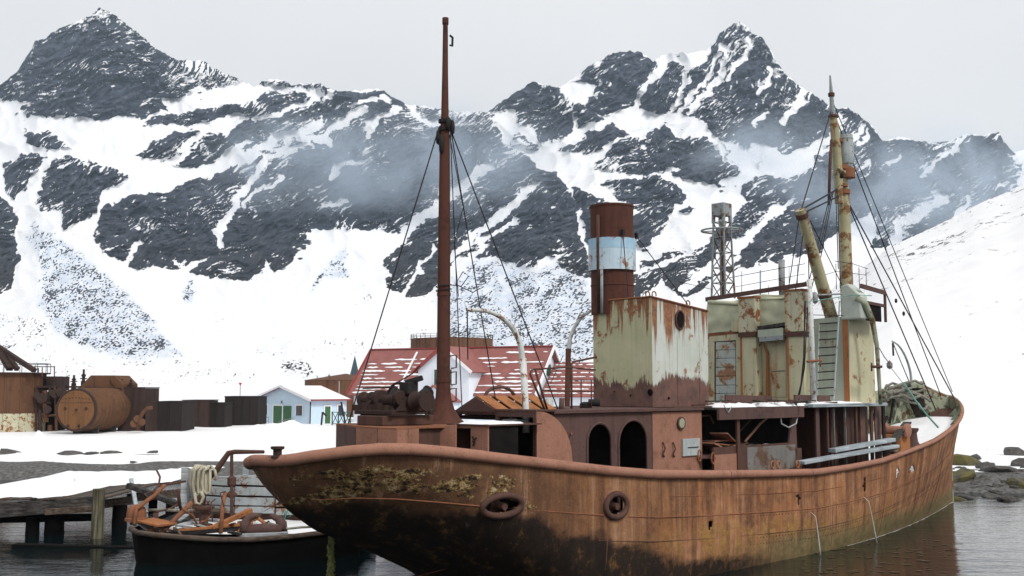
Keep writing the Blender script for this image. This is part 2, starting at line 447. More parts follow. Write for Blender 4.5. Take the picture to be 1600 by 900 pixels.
ROCKS = [
 [(-20,140),(30,108),(55,60),(90,40),(130,25),(155,5),(185,22),(215,45),(265,85),(285,90),(320,88),(345,108),(375,118),(386,130),(330,140),(290,148),(262,155),(235,168),(255,160),(262,172),(228,185),(205,180),(150,188),(105,184),(95,176),(70,184),(20,177),(35,165),(10,155),(-20,158)],
 [(224,193),(262,178),(340,165),(400,160),(395,172),(330,190),(280,195)],
 [(36,208),(78,206),(95,218),(114,230),(54,232)],
 [(8,250),(32,238),(52,244),(75,246),(45,270),(42,292),(25,312),(10,300)],
 [(78,252),(100,243),(140,250),(170,262),(205,273),(190,288),(160,305),(152,330),(112,353),(95,355),(98,332),(66,328),(60,305)],
 [(208,243),(230,228),(262,210),(300,200),(315,205),(285,225),(282,240),(245,254)],
 [(265,262),(292,240),(320,212),(350,208),(385,190),(420,170),(470,150),(500,160),(460,190),(420,210),(370,225),(340,250),(300,262)],
 [(380,185),(400,150),(412,126),(450,122),(470,136),(500,130),(540,145),(600,140),(640,163),(700,172),(770,176),(775,200),(790,220),(840,262),(862,262),(885,290),(905,330),(912,375),(925,420),(925,440),(905,432),(880,420),(860,405),(830,420),(800,412),(760,402),(725,402),(690,440),(668,462),(640,468),(628,462),(605,450),(608,425),(600,405),(625,385),(640,360),(600,362),(540,358),(486,357),(492,380),(470,390),(445,420),(428,425),(420,405),(405,432),(375,437),(330,430),(295,432),(300,420),(330,405),(270,422),(204,418),(205,408),(178,402),(150,385),(142,365),(150,330),(190,310),(270,292),(300,282),(370,262),(420,240),(380,235),(400,205),(450,180)],
 [(745,178),(790,150),(832,122),(872,135),(897,165),(900,190),(880,212),(850,224),(835,205),(808,195),(805,175),(780,170)],
 [(758,185),(770,190),(792,222),(770,205)],
 [(798,218),(815,210),(845,225),(835,238),(800,228)],
 [(896,155),(915,158),(942,188),(905,198)],
 [(885,128),(905,115),(925,100),(960,78),(1003,78),(1024,100),(1012,132),(990,160),(952,182),(925,172),(918,158),(930,135)],
 [(995,170),(1005,155),(1035,110),(1050,92),(1068,102),(1100,100),(1110,80),(1125,48),(1157,28),(1170,40),(1192,55),(1212,95),(1255,138),(1300,170),(1330,165),(1362,192),(1382,222),(1425,215),(1480,218),(1560,203),(1590,235),(1598,290),(1500,345),(1395,392),(1360,385),(1325,400),(1270,400),(1200,410),(1150,425),(1118,428),(1095,458),(1060,470),(1035,440),(995,470),(988,440),(1010,405),(1090,385),(1140,348),(1165,312),(1150,300),(1185,270),(1195,232),(1160,235),(1130,225),(1090,185),(1060,178),(1035,178),(1015,175)],
 [(868,234),(900,218),(950,195),(970,205),(985,212),(955,222),(915,243),(900,240)],
 [(922,262),(935,248),(970,220),(1000,215),(1040,198),(1065,215),(1110,215),(1145,245),(1152,275),(1120,292),(1085,275),(1050,262),(1010,275),(985,272),(950,268)],
 [(1045,272),(1070,262),(1120,262),(1160,285),(1120,292),(1085,282)],
 [(930,290),(990,280),(1030,272),(1058,292),(1072,305),(1050,320),(1048,340),(1030,365),(1005,395),(985,380),(990,330),(960,300)],
 [(893,295),(920,300),(945,305),(990,330),(990,420),(1000,460),(960,465),(925,420),(915,380),(905,335)],
 [(1058,330),(1075,320),(1090,325),(1070,335)],
 [(-40,290),(0,308),(20,330),(28,370),(27,410),(15,445),(-5,480),(-60,480)],
]
GULLIES = [([(345,385),(340,365),(352,345),(372,310),(392,285),(420,250),(455,215)],7),([(222,380),(200,405),(195,408)],5),([(142,375),(148,345),(160,325)],4),([(180,300),(260,295),(320,265),(390,238),(430,215),(470,205),(505,190)],9),
 ([(500,220),(520,205),(545,185),(565,172)],9),([(575,200),(600,180),(620,168)],8),([(470,215),(495,218),(515,222)],9),([(545,165),(600,152),(612,158)],4),([(640,165),(650,178),(680,188),(690,190)],7),([(400,188),(440,175),(480,160),(500,150)],6),([(385,150),(410,140),(460,142),(520,150)],6),
 ([(515,272),(550,255),(565,252)],6),([(380,318),(410,295),(440,275)],4),([(420,245),(465,235),(480,228)],4),
 ([(630,360),(660,340),(690,320),(730,285),(760,262)],12),([(690,430),(720,390),(745,365),(790,330),(830,290)],9),([(628,462),(640,440),(665,405),(680,385)],4),([(740,400),(770,370),(800,345)],5),([(510,322),(540,315)],4),
 ([(840,430),(870,400)],3),([(1045,175),(1062,150),(1072,115),(1078,100)],5),([(1060,175),(1085,145),(1108,120),(1118,85)],5),([(1078,175),(1098,150),(1122,125),(1128,105)],6),([(1128,110),(1132,85),(1125,70)],7),([(1135,125),(1160,95),(1172,60)],5),([(1198,120),(1200,108)],6),([(1190,140),(1200,125)],5),([(1228,192),(1242,165),(1258,142)],7),([(1182,192),(1198,170)],4),([(1345,195),(1330,225)],7),([(1355,205),(1345,222)],6),([(1315,185),(1300,215),(1260,240)],9),([(1240,265),(1300,230)],6),
 ([(1100,425),(1130,395),(1170,370),(1215,322)],9),([(1205,340),(1235,312)],6),([(1000,425),(1060,400),(1110,375)],4),([(1065,455),(1100,430),(1150,400)],8),([(1395,390),(1410,345),(1450,325),(1470,310)],12),([(1500,340),(1512,310)],6),([(1440,275),(1480,240),(1500,222)],4),([(1452,268),(1500,215)],3),([(1385,255),(1405,245)],4),([(1345,262),(1355,250)],4),([(1200,235),(1150,255),(1120,230)],3),([(1165,240),(1170,248),(1185,270)],8),
 ([(905,330),(912,375),(925,400)],4),([(1095,292),(1110,300)],6),([(995,330),(940,395),(985,360)],4),([(960,440),(990,420)],5)]
SNOWPATCH = [[(1188,276),(1195,232),(1235,238),(1262,232),(1285,212),(1275,255),(1262,268),(1232,276),(1205,272)],[(1128,225),(1150,222),(1142,240)],[(1270,400),(1320,360),(1360,330),(1372,350),(1360,400)],
 [(1120,300),(1135,280),(1165,275),(1150,310),(1095,350),(1060,372),(1075,335)],[(480,370),(505,355),(545,360),(600,365),(560,385),(500,395)]]
SCREE = [([(40,335),(75,360),(130,400),(180,440),(222,485),(262,530),(285,556),(200,560),(140,545),(90,520),(60,480),(65,440),(55,400)],0.60),([(-60,490),(40,480),(70,500),(100,530),(60,545),(-60,550)],0.46),
 ([(690,500),(700,440),(745,402),(800,412),(830,425),(870,412),(905,430),(928,470),(935,560),(880,575),(780,570),(700,560)],0.60),([(478,458),(505,425),(540,382),(548,395),(540,430),(510,440),(495,452)],0.56),([(283,450),(295,435),(310,455),(308,470),(285,470)],0.55),([(250,478),(275,475),(285,500),(262,500)],0.42),([(320,500),(345,475),(368,485),(360,520),(330,525)],0.42),
 ([(370,545),(430,515),(520,505),(560,500),(640,500),(690,520),(690,560),(560,570),(400,560)],0.30),([(-80,545),(100,535),(300,552),(440,565),(480,590),(300,610),(-80,600)],0.33),([(420,560),(470,562),(492,582),(525,585),(520,592),(470,588)],0.68),([(540,480),(580,450),(585,470),(560,490)],0.42),([(775,415),(800,410),(800,500),(785,500)],0.0),
 ([(990,200),(1020,198),(1028,205),(980,208)],0.6),([(800,135),(880,130),(890,145),(860,148)],0.5)]
def build_mountain():
    ncol, nrow = 1400, 440
    px = np.linspace(-300, 1900, ncol)
    rx, ry = np.array(RIDGE).T
    top = np.interp(px, rx, ry) + perlin(px/7, px*0+1.3, 3)*2.2 + perlin(px/2.7, px*0+4.3, 5)*1.2
    base = 659.0
    k = np.linspace(0, 1, nrow)[:, None]
    ker = np.exp(-0.5*(np.arange(-90, 91)/34.0)**2); ker /= ker.sum()
    smooth = np.convolve(np.pad(top, 90, 'edge'), ker, 'valid')
    PY = base + (smooth[None, :] - base)*k + (top - smooth)[None, :]*k**7
    PX = np.repeat(px[None, :], nrow, 0)
    # rock and snow cover
    wx = PX + fbm(PX/38, PY/30, 4, 21)*15 + fbm(PX/9, PY/7, 3, 31)*5
    wy = PY + fbm(PX/38+9, PY/30, 4, 41)*12 + fbm(PX/9, PY/7+5, 3, 51)*4
    rock = np.full(PX.shape, -60.0)
    def near(poly, pad):
        P = np.array(poly); return (wx > P[:,0].min()-pad) & (wx < P[:,0].max()+pad) & (wy > P[:,1].min()-pad) & (wy < P[:,1].max()+pad)
    for p in ROCKS:
        m = near(p, 60); rock[m] = np.maximum(rock[m], sdf(p, wx[m], wy[m]))
    for pts, w in GULLIES:
        m = near(pts, w+20); d = sdline(pts, wx[m], wy[m]); rock[m] = np.minimum(rock[m], d - w*0.60 - 0.8 - fbm(wx[m]/11, wy[m]/11, 2, 29)*w*0.35)
    for p in SNOWPATCH:
        m = near(p, 20); rock[m] = np.minimum(rock[m], -sdf(p, wx[m], wy[m]))
    # strata: thin ledges of snow climbing to the right, denser on high ground
    qx = PX + fbm(PX/90, PY/70, 3, 61)*26; qy = PY + fbm(PX/90+7, PY/70, 3, 63)*22
    def strata(th, sc):
        u_ = qx*math.cos(th) + qy*math.sin(th); v_ = -qx*math.sin(th) + qy*math.cos(th)
        return fbm(u_/(30*sc), v_/(5.4*sc), 4, 71, 0.6), fbm(u_/(11*sc), v_/(2.6*sc), 3, 81, 0.6), u_, v_
    lA, mA, u, v = strata(-0.52, 1.0); lB, mB, _, _ = strata(-0.95, 1.0); lC, mC, _, _ = strata(-0.14, 0.9)
    wB = sstep(980, 1060, PX)*sstep(230, 170, PY); wC = sstep(330, 230, PX)*sstep(215, 175, PY)
    led = lA*(1-wB)*(1-wC) + lB*wB + lC*wC; led2 = mA*(1-wB)*(1-wC) + mB*wB + mC*wC
    patch = fbm(PX/70, PY/55, 3, 91)
    high = sstep(420, 120, PY)
    edge = sstep(34, 2, rock)
    sn = led*0.62 + led2*0.42 + patch*0.50 + edge*0.17 + high*0.05
    pb = fbm(PX/130, PY/75, 3, 93)
    fleck = fbm(u/19, v/2.0, 4, 83, 0.6) + 0.85*pb + 0.10*high
    fB = fbm(PX/2.4 + PY/2.0, PY/14 - PX/19, 3, 85, 0.6) + 0.7*pb + 0.08
    fleck = fleck*(1-wB) + fB*wB
    R_ = sstep(-1.5, 2.5, rock)
    R_ = R_ * (1 - 0.85*sstep(0.42, 0.54, fleck))
    R_ = R_ * (1 - 0.97*sstep(0.35, 0.45, sn))
    # loose stone and outcrops standing out of the snow
    out = fbm(PX/16, PY/7, 3, 101) + 0.5*fbm(PX/60, PY/40, 2, 111)
    R_ = np.maximum(R_, 0.85*sstep(0.60, 0.7, out) * sstep(-30, -4, rock))
    spk = fbm(PX/4.2 + PY/9, PY/2.1, 2, 121, 0.8)*0.85 + fbm(PX/26 + PY/30, PY/16, 3, 123)*0.5
    scr = np.zeros(PX.shape)
    for p, dens in SCREE:
        m = near(p, 30); d = sdf(p, wx[m], wy[m])
        if dens == 0: R_[m] *= 1 - sstep(0, 10, d); continue
        inn = sstep(-8, 10, d)
        if 0.5 < dens < 0.65: scr[m] = np.maximum(scr[m], inn*(0.55 + 0.45*sstep(-0.2, 0.3, fbm(PX[m]/22, PY[m]/9, 3, 127))))
        s = sstep(0.62 - dens, 0.80 - dens, spk[m]) * inn
        R_[m] = np.maximum(R_[m], s*(0.80 if dens > 0.5 else 0.62))
    # relief along the slope: buttresses, strata and gullies
    R_s = sstep(-12, 14, rock)
    t = np.clip((base - PY) / (base - np.minimum(smooth, 300))[None, :], 0, 1.1)
    r = 135 + 1400 * t**0.95
    R_n = sstep(-3, 8, rock)
    rel = fbm(PX/120, PY/110, 3, 131, 0.5, True)*0.042 + fbm(u/40, v/14, 4, 141, 0.6, True)*0.026*sstep(0.1, 0.5, t)*R_n + fbm(PX/9, PY/9, 2, 151)*0.006*R_n
    r = r * (1 - rel*sstep(0.02, 0.35, t))
    # sight line geometry
    a = (PX - 800)/FPX; b = (450 - PY)/FPX
    dy = b*UPV[1] + FW[1]; dz = b*UPV[2] + FW[2]
    X, Y, Z = a/dy*r, r, EYE + dz/dy*r
    # the far side of the ridge drops away
    nb = 12
    bx, by, bz, br = [], [], [], []
    for i in range(1, nb+1):
        f = i/nb
        rr = r[-1] * (1 + 0.45*f); bx.append(a[-1]/dy[-1]*rr); by.append(rr); bz.append(Z[-1]*(1-f)**1.3 - 2*f); br.append(R_[-1]*0+0.5)
    X = np.vstack([X, bx]); Y = np.vstack([Y, by]); Z = np.vstack([Z, bz]); Rk = np.vstack([R_, br])
    n2 = nrow + nb
    V = np.stack([X, Y, Z], -1).reshape(-1, 3)
    idx = np.arange(n2*ncol).reshape(n2, ncol)
    F = np.stack([idx[:-1,:-1], idx[:-1,1:], idx[1:,1:], idx[1:,:-1]], -1).reshape(-1, 4)
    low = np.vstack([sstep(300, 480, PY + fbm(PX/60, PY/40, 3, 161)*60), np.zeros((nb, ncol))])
    return grid_mesh('mountain', V, F, {'rock': Rk.ravel(), 'low': low.ravel(), 'band': np.vstack([0.5 + 0.55*led + 0.55*led2, np.full((nb, ncol), 0.5)]).ravel(), 'scree': np.vstack([scr, np.zeros((nb, ncol))]).ravel()})
def grid_mesh(name, V, F, attrs=None):
    me = bpy.data.meshes.new(name)
    me.vertices.add(len(V)); me.vertices.foreach_set('co', V.astype(np.float32).ravel())
    me.loops.add(F.size); me.loops.foreach_set('vertex_index', F.astype(np.int32).ravel())
    me.polygons.add(len(F)); me.polygons.foreach_set('loop_start', np.arange(0, F.size, 4, dtype=np.int32))
    me.polygons.foreach_set('use_smooth', np.ones(len(F), bool))
    me.update(calc_edges=True)
    for k, vals in (attrs or {}).items():
        at = me.attributes.new(k, 'FLOAT', 'POINT'); at.data.foreach_set('value', vals.astype(np.float32))
    return me
def mountain_mat():
    t = NT('mountain_rock_and_snow')
    at = t.n.new('ShaderNodeAttribute'); at.attribute_name = 'rock'
    lo = t.n.new('ShaderNodeAttribute'); lo.attribute_name = 'low'
    n = t.noise(0.035, 8, 0.65); g = t.noise(0.22, 6, 0.7); strat = t.noise(1.0, 5, 0.7, t.coord((0.03, 0.03, 0.25), (R(18), R(24), 0)))
    bd = t.n.new('ShaderNodeAttribute'); bd.attribute_name = 'band'
    f = t.math('ADD', t.math('ADD', t.math('MULTIPLY', n, 0.3), t.math('MULTIPLY', strat, 0.35)), t.math('MULTIPLY', bd.outputs['Fac'], 0.35))
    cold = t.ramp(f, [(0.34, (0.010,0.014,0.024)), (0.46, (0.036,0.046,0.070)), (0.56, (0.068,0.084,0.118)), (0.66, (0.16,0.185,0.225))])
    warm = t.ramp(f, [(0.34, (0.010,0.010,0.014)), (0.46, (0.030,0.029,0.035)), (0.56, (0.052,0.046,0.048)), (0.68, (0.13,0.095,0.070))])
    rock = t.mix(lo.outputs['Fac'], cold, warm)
    sc0 = t.n.new('ShaderNodeAttribute'); sc0.attribute_name = 'scree'
    rock = t.mix(t.math('MULTIPLY', sc0.outputs['Fac'], 0.8), rock, (0.13,0.15,0.19))
    snow = t.ramp(n, [(0.3, (0.78,0.795,0.83)), (0.7, (0.85,0.85,0.86))])
    sc = t.n.new('ShaderNodeAttribute'); sc.attribute_name = 'scree'
    snow = t.mix(t.math('MULTIPLY', sc.outputs['Fac'], 0.75), snow, (0.50,0.58,0.70))
    m = t.math('ADD', at.outputs['Fac'], t.math('MULTIPLY', t.math('SUBTRACT', g, 0.5), 0.9))
    c = t.mix(t.ramp(m, [(0.43, 0), (0.53, 1)]), snow, rock)
    rm = t.ramp(m, [(0.40, 0.08), (0.56, 1)])
    t.bump(t.math('MULTIPLY', t.math('ADD', strat, t.math('MULTIPLY', g, 0.6)), rm), 0.9, 12.0)
    return t.done(c, 0.85, 0, 0.15)
M['mountain'] = mountain_mat()
mountain = struct(link('mountain', build_mountain(), M['mountain']))

# ---------------------------------------------------------------- the snow hill on the right
def build_hill():
    ncol, nrow = 420, 220
    px = np.linspace(900, 2100, ncol)
    top = np.interp(px, [900,1150,1250,1330,1395,1450,1500,1550,1600,1700,1900,2100], [640,560,492,430,386,360,336,312,288,240,150,80])
    top = top + perlin(px/60, px*0, 7)*4
    rough = perlin(px/9, px*0, 8)*0.35 + perlin(px/3.5, px*0, 9)*0.25
    k = np.linspace(0, 1, nrow)[:, None]
    r = 62 + (430 - 62) * k**1.15
    z0 = -0.4
    e1 = (HORIZON - top)/FPX
    z1 = EYE + e1*430
    prof = 0.18*k + 0.82*k**1.45
    Zr = z0 + (z1 - z0)[None, :]*prof + rough[None, :]*sstep(0.93, 1.0, k)
    PXg = np.repeat(px[None, :], nrow, 0); Rg = np.repeat(r, ncol, 1)
    X = (PXg - 800)/FPX*Rg; Y = Rg
    Zr = Zr + fbm(X/25, Y/25, 4, 5)*1.4*sstep(70, 120, Rg)*sstep(0, 0.3, k)*(1-sstep(0.85, 1, k))
    st = fbm(X/3.0, Y/9, 3, 15, 0.65) + 0.5*fbm(X/30, Y/60, 2, 25)
    rk = sstep(0.20, 0.34, st) * (0.55 + 0.45*sstep(0.45, 1.0, np.repeat(k, ncol, 1)))
    bx, by, bz = [], [], []
    for i in range(1, 6):
        f = i/5; bx.append(X[-1]*(1+0.3*f)); by.append(Y[-1]*(1+0.3*f)); bz.append(Zr[-1]*(1-f)**1.2 - f)
    X = np.vstack([X, bx]); Y = np.vstack([Y, by]); Zr = np.vstack([Zr, bz]); rk = np.vstack([rk, np.zeros((5, ncol))])
    n2 = nrow + 5
    V = np.stack([X, Y, Zr], -1).reshape(-1, 3); idx = np.arange(n2*ncol).reshape(n2, ncol)
    F = np.stack([idx[:-1,:-1], idx[:-1,1:], idx[1:,1:], idx[1:,:-1]], -1).reshape(-1, 4)
    return grid_mesh('hill', V, F, {'rock': rk.ravel(), 'low': rk.ravel()*0+0.5})
def hill_mat():
    t = NT('hill_snow')
    at = t.n.new('ShaderNodeAttribute'); at.attribute_name = 'rock'
    n = t.noise(0.08, 6, 0.6); g = t.noise(0.9, 4, 0.7)
    snow = t.ramp(n, [(0.3, (0.85,0.85,0.865)), (0.7, (0.88,0.875,0.875))])
    rock = t.ramp(g, [(0.3, (0.05,0.045,0.05)), (0.7, (0.15,0.135,0.14))])
    m = t.math('ADD', t.math('MULTIPLY', at.outputs['Fac'], 0.75), t.math('MULTIPLY', t.math('SUBTRACT', g, 0.5), 1.3))
    c = t.mix(t.ramp(m, [(0.48, 0), (0.60, 1)]), snow, rock)
    t.bump(n, 0.2, 1.0)
    return t.done(c, 0.8, 0, 0.2)
M['hill'] = hill_mat()
hill = struct(link('hill', build_hill(), M['hill']))

# ---------------------------------------------------------------- the snow-covered flat shore, with a strip of shingle at the water
SHORE = [(-400,75),(-120,62),(-40,56.5),(-20,56.5),(-8,56),(0,54.5),(10,52.5),(18,50.2),(24,49.6),(30,49),(45,46),(80,50),(400,70)]
def shore_y(x): return np.interp(x, *np.array(SHORE).T)
def ground_z(x, y):
    x, y = np.asarray(x, float), np.asarray(y, float)
    d = y - shore_y(x) - fbm(x/9, y/9+3, 3, 77)*1.2
    z = -0.6 + 1.32*sstep(-3.0, 5.0, d) + 0.35*sstep(8, 60, d)
    z = z + fbm(x/7, y/7, 4, 88)*0.16*sstep(2, 8, d) + fbm(x/1.6, y/1.6, 3, 89)*0.05*sstep(-3, 2, d)
    return z
def build_ground():
    xs = np.concatenate([np.linspace(-400,-70,40), np.linspace(-68,44,330), np.linspace(46,400,40)])
    ys = np.concatenate([np.linspace(40,48,14), np.linspace(48.3,72,150), np.linspace(72.6,180,140), np.linspace(186,420,24)])
    X, Y = np.meshgrid(xs, ys)
    Z = ground_z(X, Y)
    Z = Z - sstep(150, 200, Y)*1.5
    d = Y - shore_y(X) - fbm(X/5, Y/5, 3, 79)*1.0
    # bare shingle: along the tide line, plus scuffed lines further up
    bare = 1 - sstep(4.4, 5.2, d + fbm(X/6.0, Y/1.6, 4, 99)*1.7)
    right = sstep(8, 16, X)
    bare = np.maximum(bare, right*(1 - sstep(4.5, 6.5, d + fbm(X/2.6, Y/2.2, 4, 199)*6.0)))
    bare = np.maximum(bare, sstep(0.42, 0.5, fbm(X/7, Y/2.2, 4, 109))*sstep(20, 12, d)*sstep(5, 7, d)*(X < -14))
    bare = np.maximum(bare, (1 - sstep(0.5, 1.3, np.abs(Y - 100 - fbm(X/15, X*0, 2, 4)*1.5)))*((X < -33) & (X > -70))*0.9)
    V = np.stack([X, Y, Z], -1).reshape(-1, 3); ny, nx = X.shape; idx = np.arange(nx*ny).reshape(ny, nx)
    F = np.stack([idx[:-1,:-1], idx[:-1,1:], idx[1:,1:], idx[1:,:-1]], -1).reshape(-1, 4)
    return grid_mesh('shore_ground', V, F, {'rock': bare.ravel()})
def ground_mat():
    t = NT('shore_snow_and_shingle')
    at = t.n.new('ShaderNodeAttribute'); at.attribute_name = 'rock'
    n = t.noise(0.5, 6, 0.6); g = t.noise(4.0, 5, 0.72); vo = t.voro(5.5)
    snow = t.ramp(n, [(0.3, (0.81,0.82,0.84)), (0.7, (0.87,0.87,0.87))])
    sh = t.ramp(t.math('ADD', t.math('MULTIPLY', g, 0.6), t.math('MULTIPLY', vo, 0.4)), [(0.25, (0.035,0.035,0.037)), (0.5, (0.10,0.098,0.095)), (0.7, (0.17,0.165,0.155))])
    m = t.math('ADD', at.outputs['Fac'], t.math('MULTIPLY', t.math('SUBTRACT', g, 0.5), 0.8))
    c = t.mix(t.ramp(m, [(0.42, 0), (0.55, 1)]), snow, sh)
    t.bump(t.math('ADD', n, t.math('MULTIPLY', g, 0.5)), 0.5, 0.15)
    return t.done(c, 0.8, 0, 0.2)
M['ground'] = ground_mat()
ground = struct(link('shore_ground', build_ground(), M['ground']))

# ---------------------------------------------------------------- water
def water_mat():
    t = NT('harbour_water')
    a = t.noise(1.0, 4, 0.55, t.coord((0.30, 0.75, 1), (0, 0, R(7)), kind='Object'))
    b = t.noise(1.0, 4, 0.6, t.coord((1.6, 4.2, 1), (0, 0, R(-6))))
    t.bump(t.math('ADD', a, t.math('MULTIPLY', b, 0.35)), 0.22, 0.16)
    t.b.inputs['IOR'].default_value = 1.36
    t.b.inputs['Specular Tint'].default_value = (0.86, 0.96, 1.0, 1)
    return t.done((0.003, 0.008, 0.009), 0.03, 0, 0.5)
M['water'] = water_mat()
wm = MB(); wm.add([(-500,-120,0),(500,-120,0),(500,90,0),(-500,90,0)], [(0,1,2,3)])
water = struct(wm.build('harbour_water', M['water']))
sb = MB(); sb.add([(-500,-120,-2.5),(500,-120,-2.5),(500,90,-2.5),(-500,90,-2.5)], [(0,1,2,3)])
# ================================================================ the rusting whale catcher
ship = empty('whale_catcher', tuple(SHIP_O), SHIP_A)
tag(ship, 'large rusty steam ship with tall funnel, bare masts and rounded stern, moored at the shore', 'ship')
def loose(name, mb, m, label, cat, group=None, smooth=False, bevel=0.0):
    o = mb.build(name, m, None, smooth, bevel)
    o.location = tuple(SHIP_O); o.rotation_euler = (0, 0, SHIP_A)
    return tag(o, label, cat, group)
S0, S1 = 1.15, 34.9
RAIL_S = np.array([(1.15,3.34),(1.45,3.47),(1.9,3.57),(2.4,3.62),(3.0,3.60),(3.7,3.52),(4.9,3.36),(6.8,3.12),(8.4,2.92),(10,2.76),(12,2.65),(15,2.51),(17.5,2.42),(19.5,2.46),(21.7,2.55),(24.4,2.80),(26.5,3.0),(28.6,3.30),(31,3.68),(32.5,3.95),(34,4.25),(34.9,4.5)])
RAIL_P = np.array([(1.15,3.34),(1.4,3.24),(1.9,3.14),(2.4,3.10),(3.0,3.06),(3.7,3.03),(4.9,3.0),(6.8,2.95),(8.4,2.85),(10,2.74),(12,2.65),(15,2.51),(17.5,2.42),(19.5,2.50),(21.7,2.70),(24.4,3.10),(26.5,3.55),(28.6,4.0),(31.7,4.64),(33.4,5.10),(34.0,4.98),(34.9,4.5)])
def rail(s, port=False): return np.interp(s, *(RAIL_P if port else RAIL_S).T)
def deck_z(s):
    return np.where(np.asarray(s) < 26, rail(s) - 1.12, rail(s) - 1.12 + 0.22*(np.asarray(s) - 26)/9*3)
KEEL = np.array([(1.15,3.12),(1.2,3.02),(1.35,2.70),(1.57,2.33),(2.05,1.95),(2.47,1.68),(3.0,1.46),(3.9,1.10),(4.4,0.9),(6,0.2),(8,-0.9),(10,-1.6),(35,-1.6)])
def half_breadth(s, z, port=False):
    s, z = np.asarray(s, float), np.asarray(z, float)
    zr = rail(s, port); zk = np.interp(s, *KEEL.T)
    st = np.sqrt(np.clip(1 - ((4.8 - np.clip(s, 1.15, 4.8))/3.65)**2, 0, 1))
    B = 2.95 + 0.5*np.clip((s - 3)/9, 0, 1)
    t = np.clip((s - 17)/(S1 - 17), 0, 1); w = np.clip(z/zr, 0, 1)
    bow = np.clip(1 - t**(1.75 + 0.95*w), 0, 1)**(1.08 - 0.36*w)
    u = np.clip((z - zk)/(zr - zk), 0, 1)
    k = sstep(1.15, 9, s)
    g = (1 - (1 - u)**(1.35 + 4.6*k))**(1/(1.15 + 0.85*k))
    return B*st*bow*g
def hull_pt(px, py, guess=-3.2):
    """where a sight line meets the starboard plating"""
    p = sy(px, py, guess)
    for _ in range(8):
        p = sy(px, py, -float(half_breadth(p.x, p.z)))
    return p
def build_hull():
    s = np.concatenate([np.linspace(S0, 5, 70), np.linspace(5.09, 30, 280), np.linspace(30.08, S1, 80)])
    nv = 46
    V, F, A = [], [], {'foul': [], 'ochre': [], 'flake': [], 'algae': []}
    holes = []
    for (px, py, w, h, rag) in [(785,790,0.44,0.17,0.1),(962,790,0.30,0.22,0.1),(1402,740,0.13,0.20,0.5),(1425,733,0.30,0.12,0.9),(1247,780,0.10,0.13,1.1),(1351,757,0.12,0.22,0.4),(1110,821,0.09,0.09,0.3),(1447,716,0.06,0.05,0.2)]:
        p = hull_pt(px, py); holes.append((p.x, p.z, w, h, rag))
    for side in (-1, 1):
        port = side > 0
        o = len(V)
        zr = rail(s, port); zb = np.maximum(np.interp(s, *KEEL.T), -0.7)
        v = np.linspace(0, 1, nv)
        Z = zr[:, None] + (zb - zr)[:, None]*v[None, :]
        Sg = np.repeat(s[:, None], nv, 1)
        Y = side*half_breadth(Sg, Z, port)
        # dents and wasted plates
        Y = Y + side*fbm(Sg/2.3, Z/1.6, 3, 5 + side)*0.025
        V += np.stack([Sg, Y, Z], -1).reshape(-1, 3).tolist()
        seam = rail(s)[:, None] - 1.12
        f1 = fbm(Sg/1.5, Z/0.7, 5, 31, 0.6); f2 = fbm(Sg/0.8, Z/0.5, 5, 37, 0.62); st = fbm(Sg/0.35, Z/2.4, 4, 41, 0.6)
        below = seam - Z
        foul = sstep(-0.12, 0.55, below + f1*0.42 + 0.10 - 0.15*np.clip(Sg - 5.0, 0, 20)) * (1 - sstep(8.5, 16.5, Sg + f1*2))
        foul = np.maximum(foul, sstep(0.9, 1.35, below + 0.3*f1)*(1 - sstep(10, 19, Sg)))
        flake = sstep(-0.22, 0.15, f2 + 0.5*f1)*sstep(0.9, 1.7, Sg)*(1 - sstep(4.6, 7.0, Sg + f1))*sstep(0.30, 0.6, rail(s)[:, None] - Z + 0.2*f1)*(1 - sstep(0.05, 0.3, below))
        och = sstep(-0.15, 0.2, st + f1*0.7)*sstep(0.0, 0.5, below)*sstep(8, 13, Sg)*(1 - sstep(20, 26, Sg))*sstep(0.25, 0.8, Z)
        alg = sstep(0.95, 0.30, Z + f1*0.25)*sstep(11, 17, Sg)
        for kk, a in (('foul', foul), ('ochre', och), ('flake', flake), ('algae', alg)): A[kk] += a.ravel().tolist()
        n = len(s)
        for i in range(n - 1):
            for j in range(nv - 1):
                q = (o+i*nv+j, o+(i+1)*nv+j, o+(i+1)*nv+j+1, o+i*nv+j+1)
                if side < 0:
                    cs, cz = (s[i]+s[i+1])/2, (Z[i, j]+Z[i, j+1])/2
                    cut = False
                    for hx, hz, w, h, rag in holes:
                        if abs(cs-hx) < w*1.5 and abs(cz-hz) < h*1.5:
                            e = ((cs-hx)/w)**2 + ((cz-hz)/h)**2
                            if e < 1 + rag*float(perlin(np.array(cs*7.0), np.array(cz*7.0), 3))*1.5: cut = True
                    if cut: continue
                F.append(q[::-1] if side < 0 else q)
    me = bpy.data.meshes.new('hull'); me.from_pydata(V, [], F); me.update()
    for kk, a in A.items():
        at = me.attributes.new(kk, 'FLOAT', 'POINT'); at.data.foreach_set('value', np.array(a, np.float32))
    return me
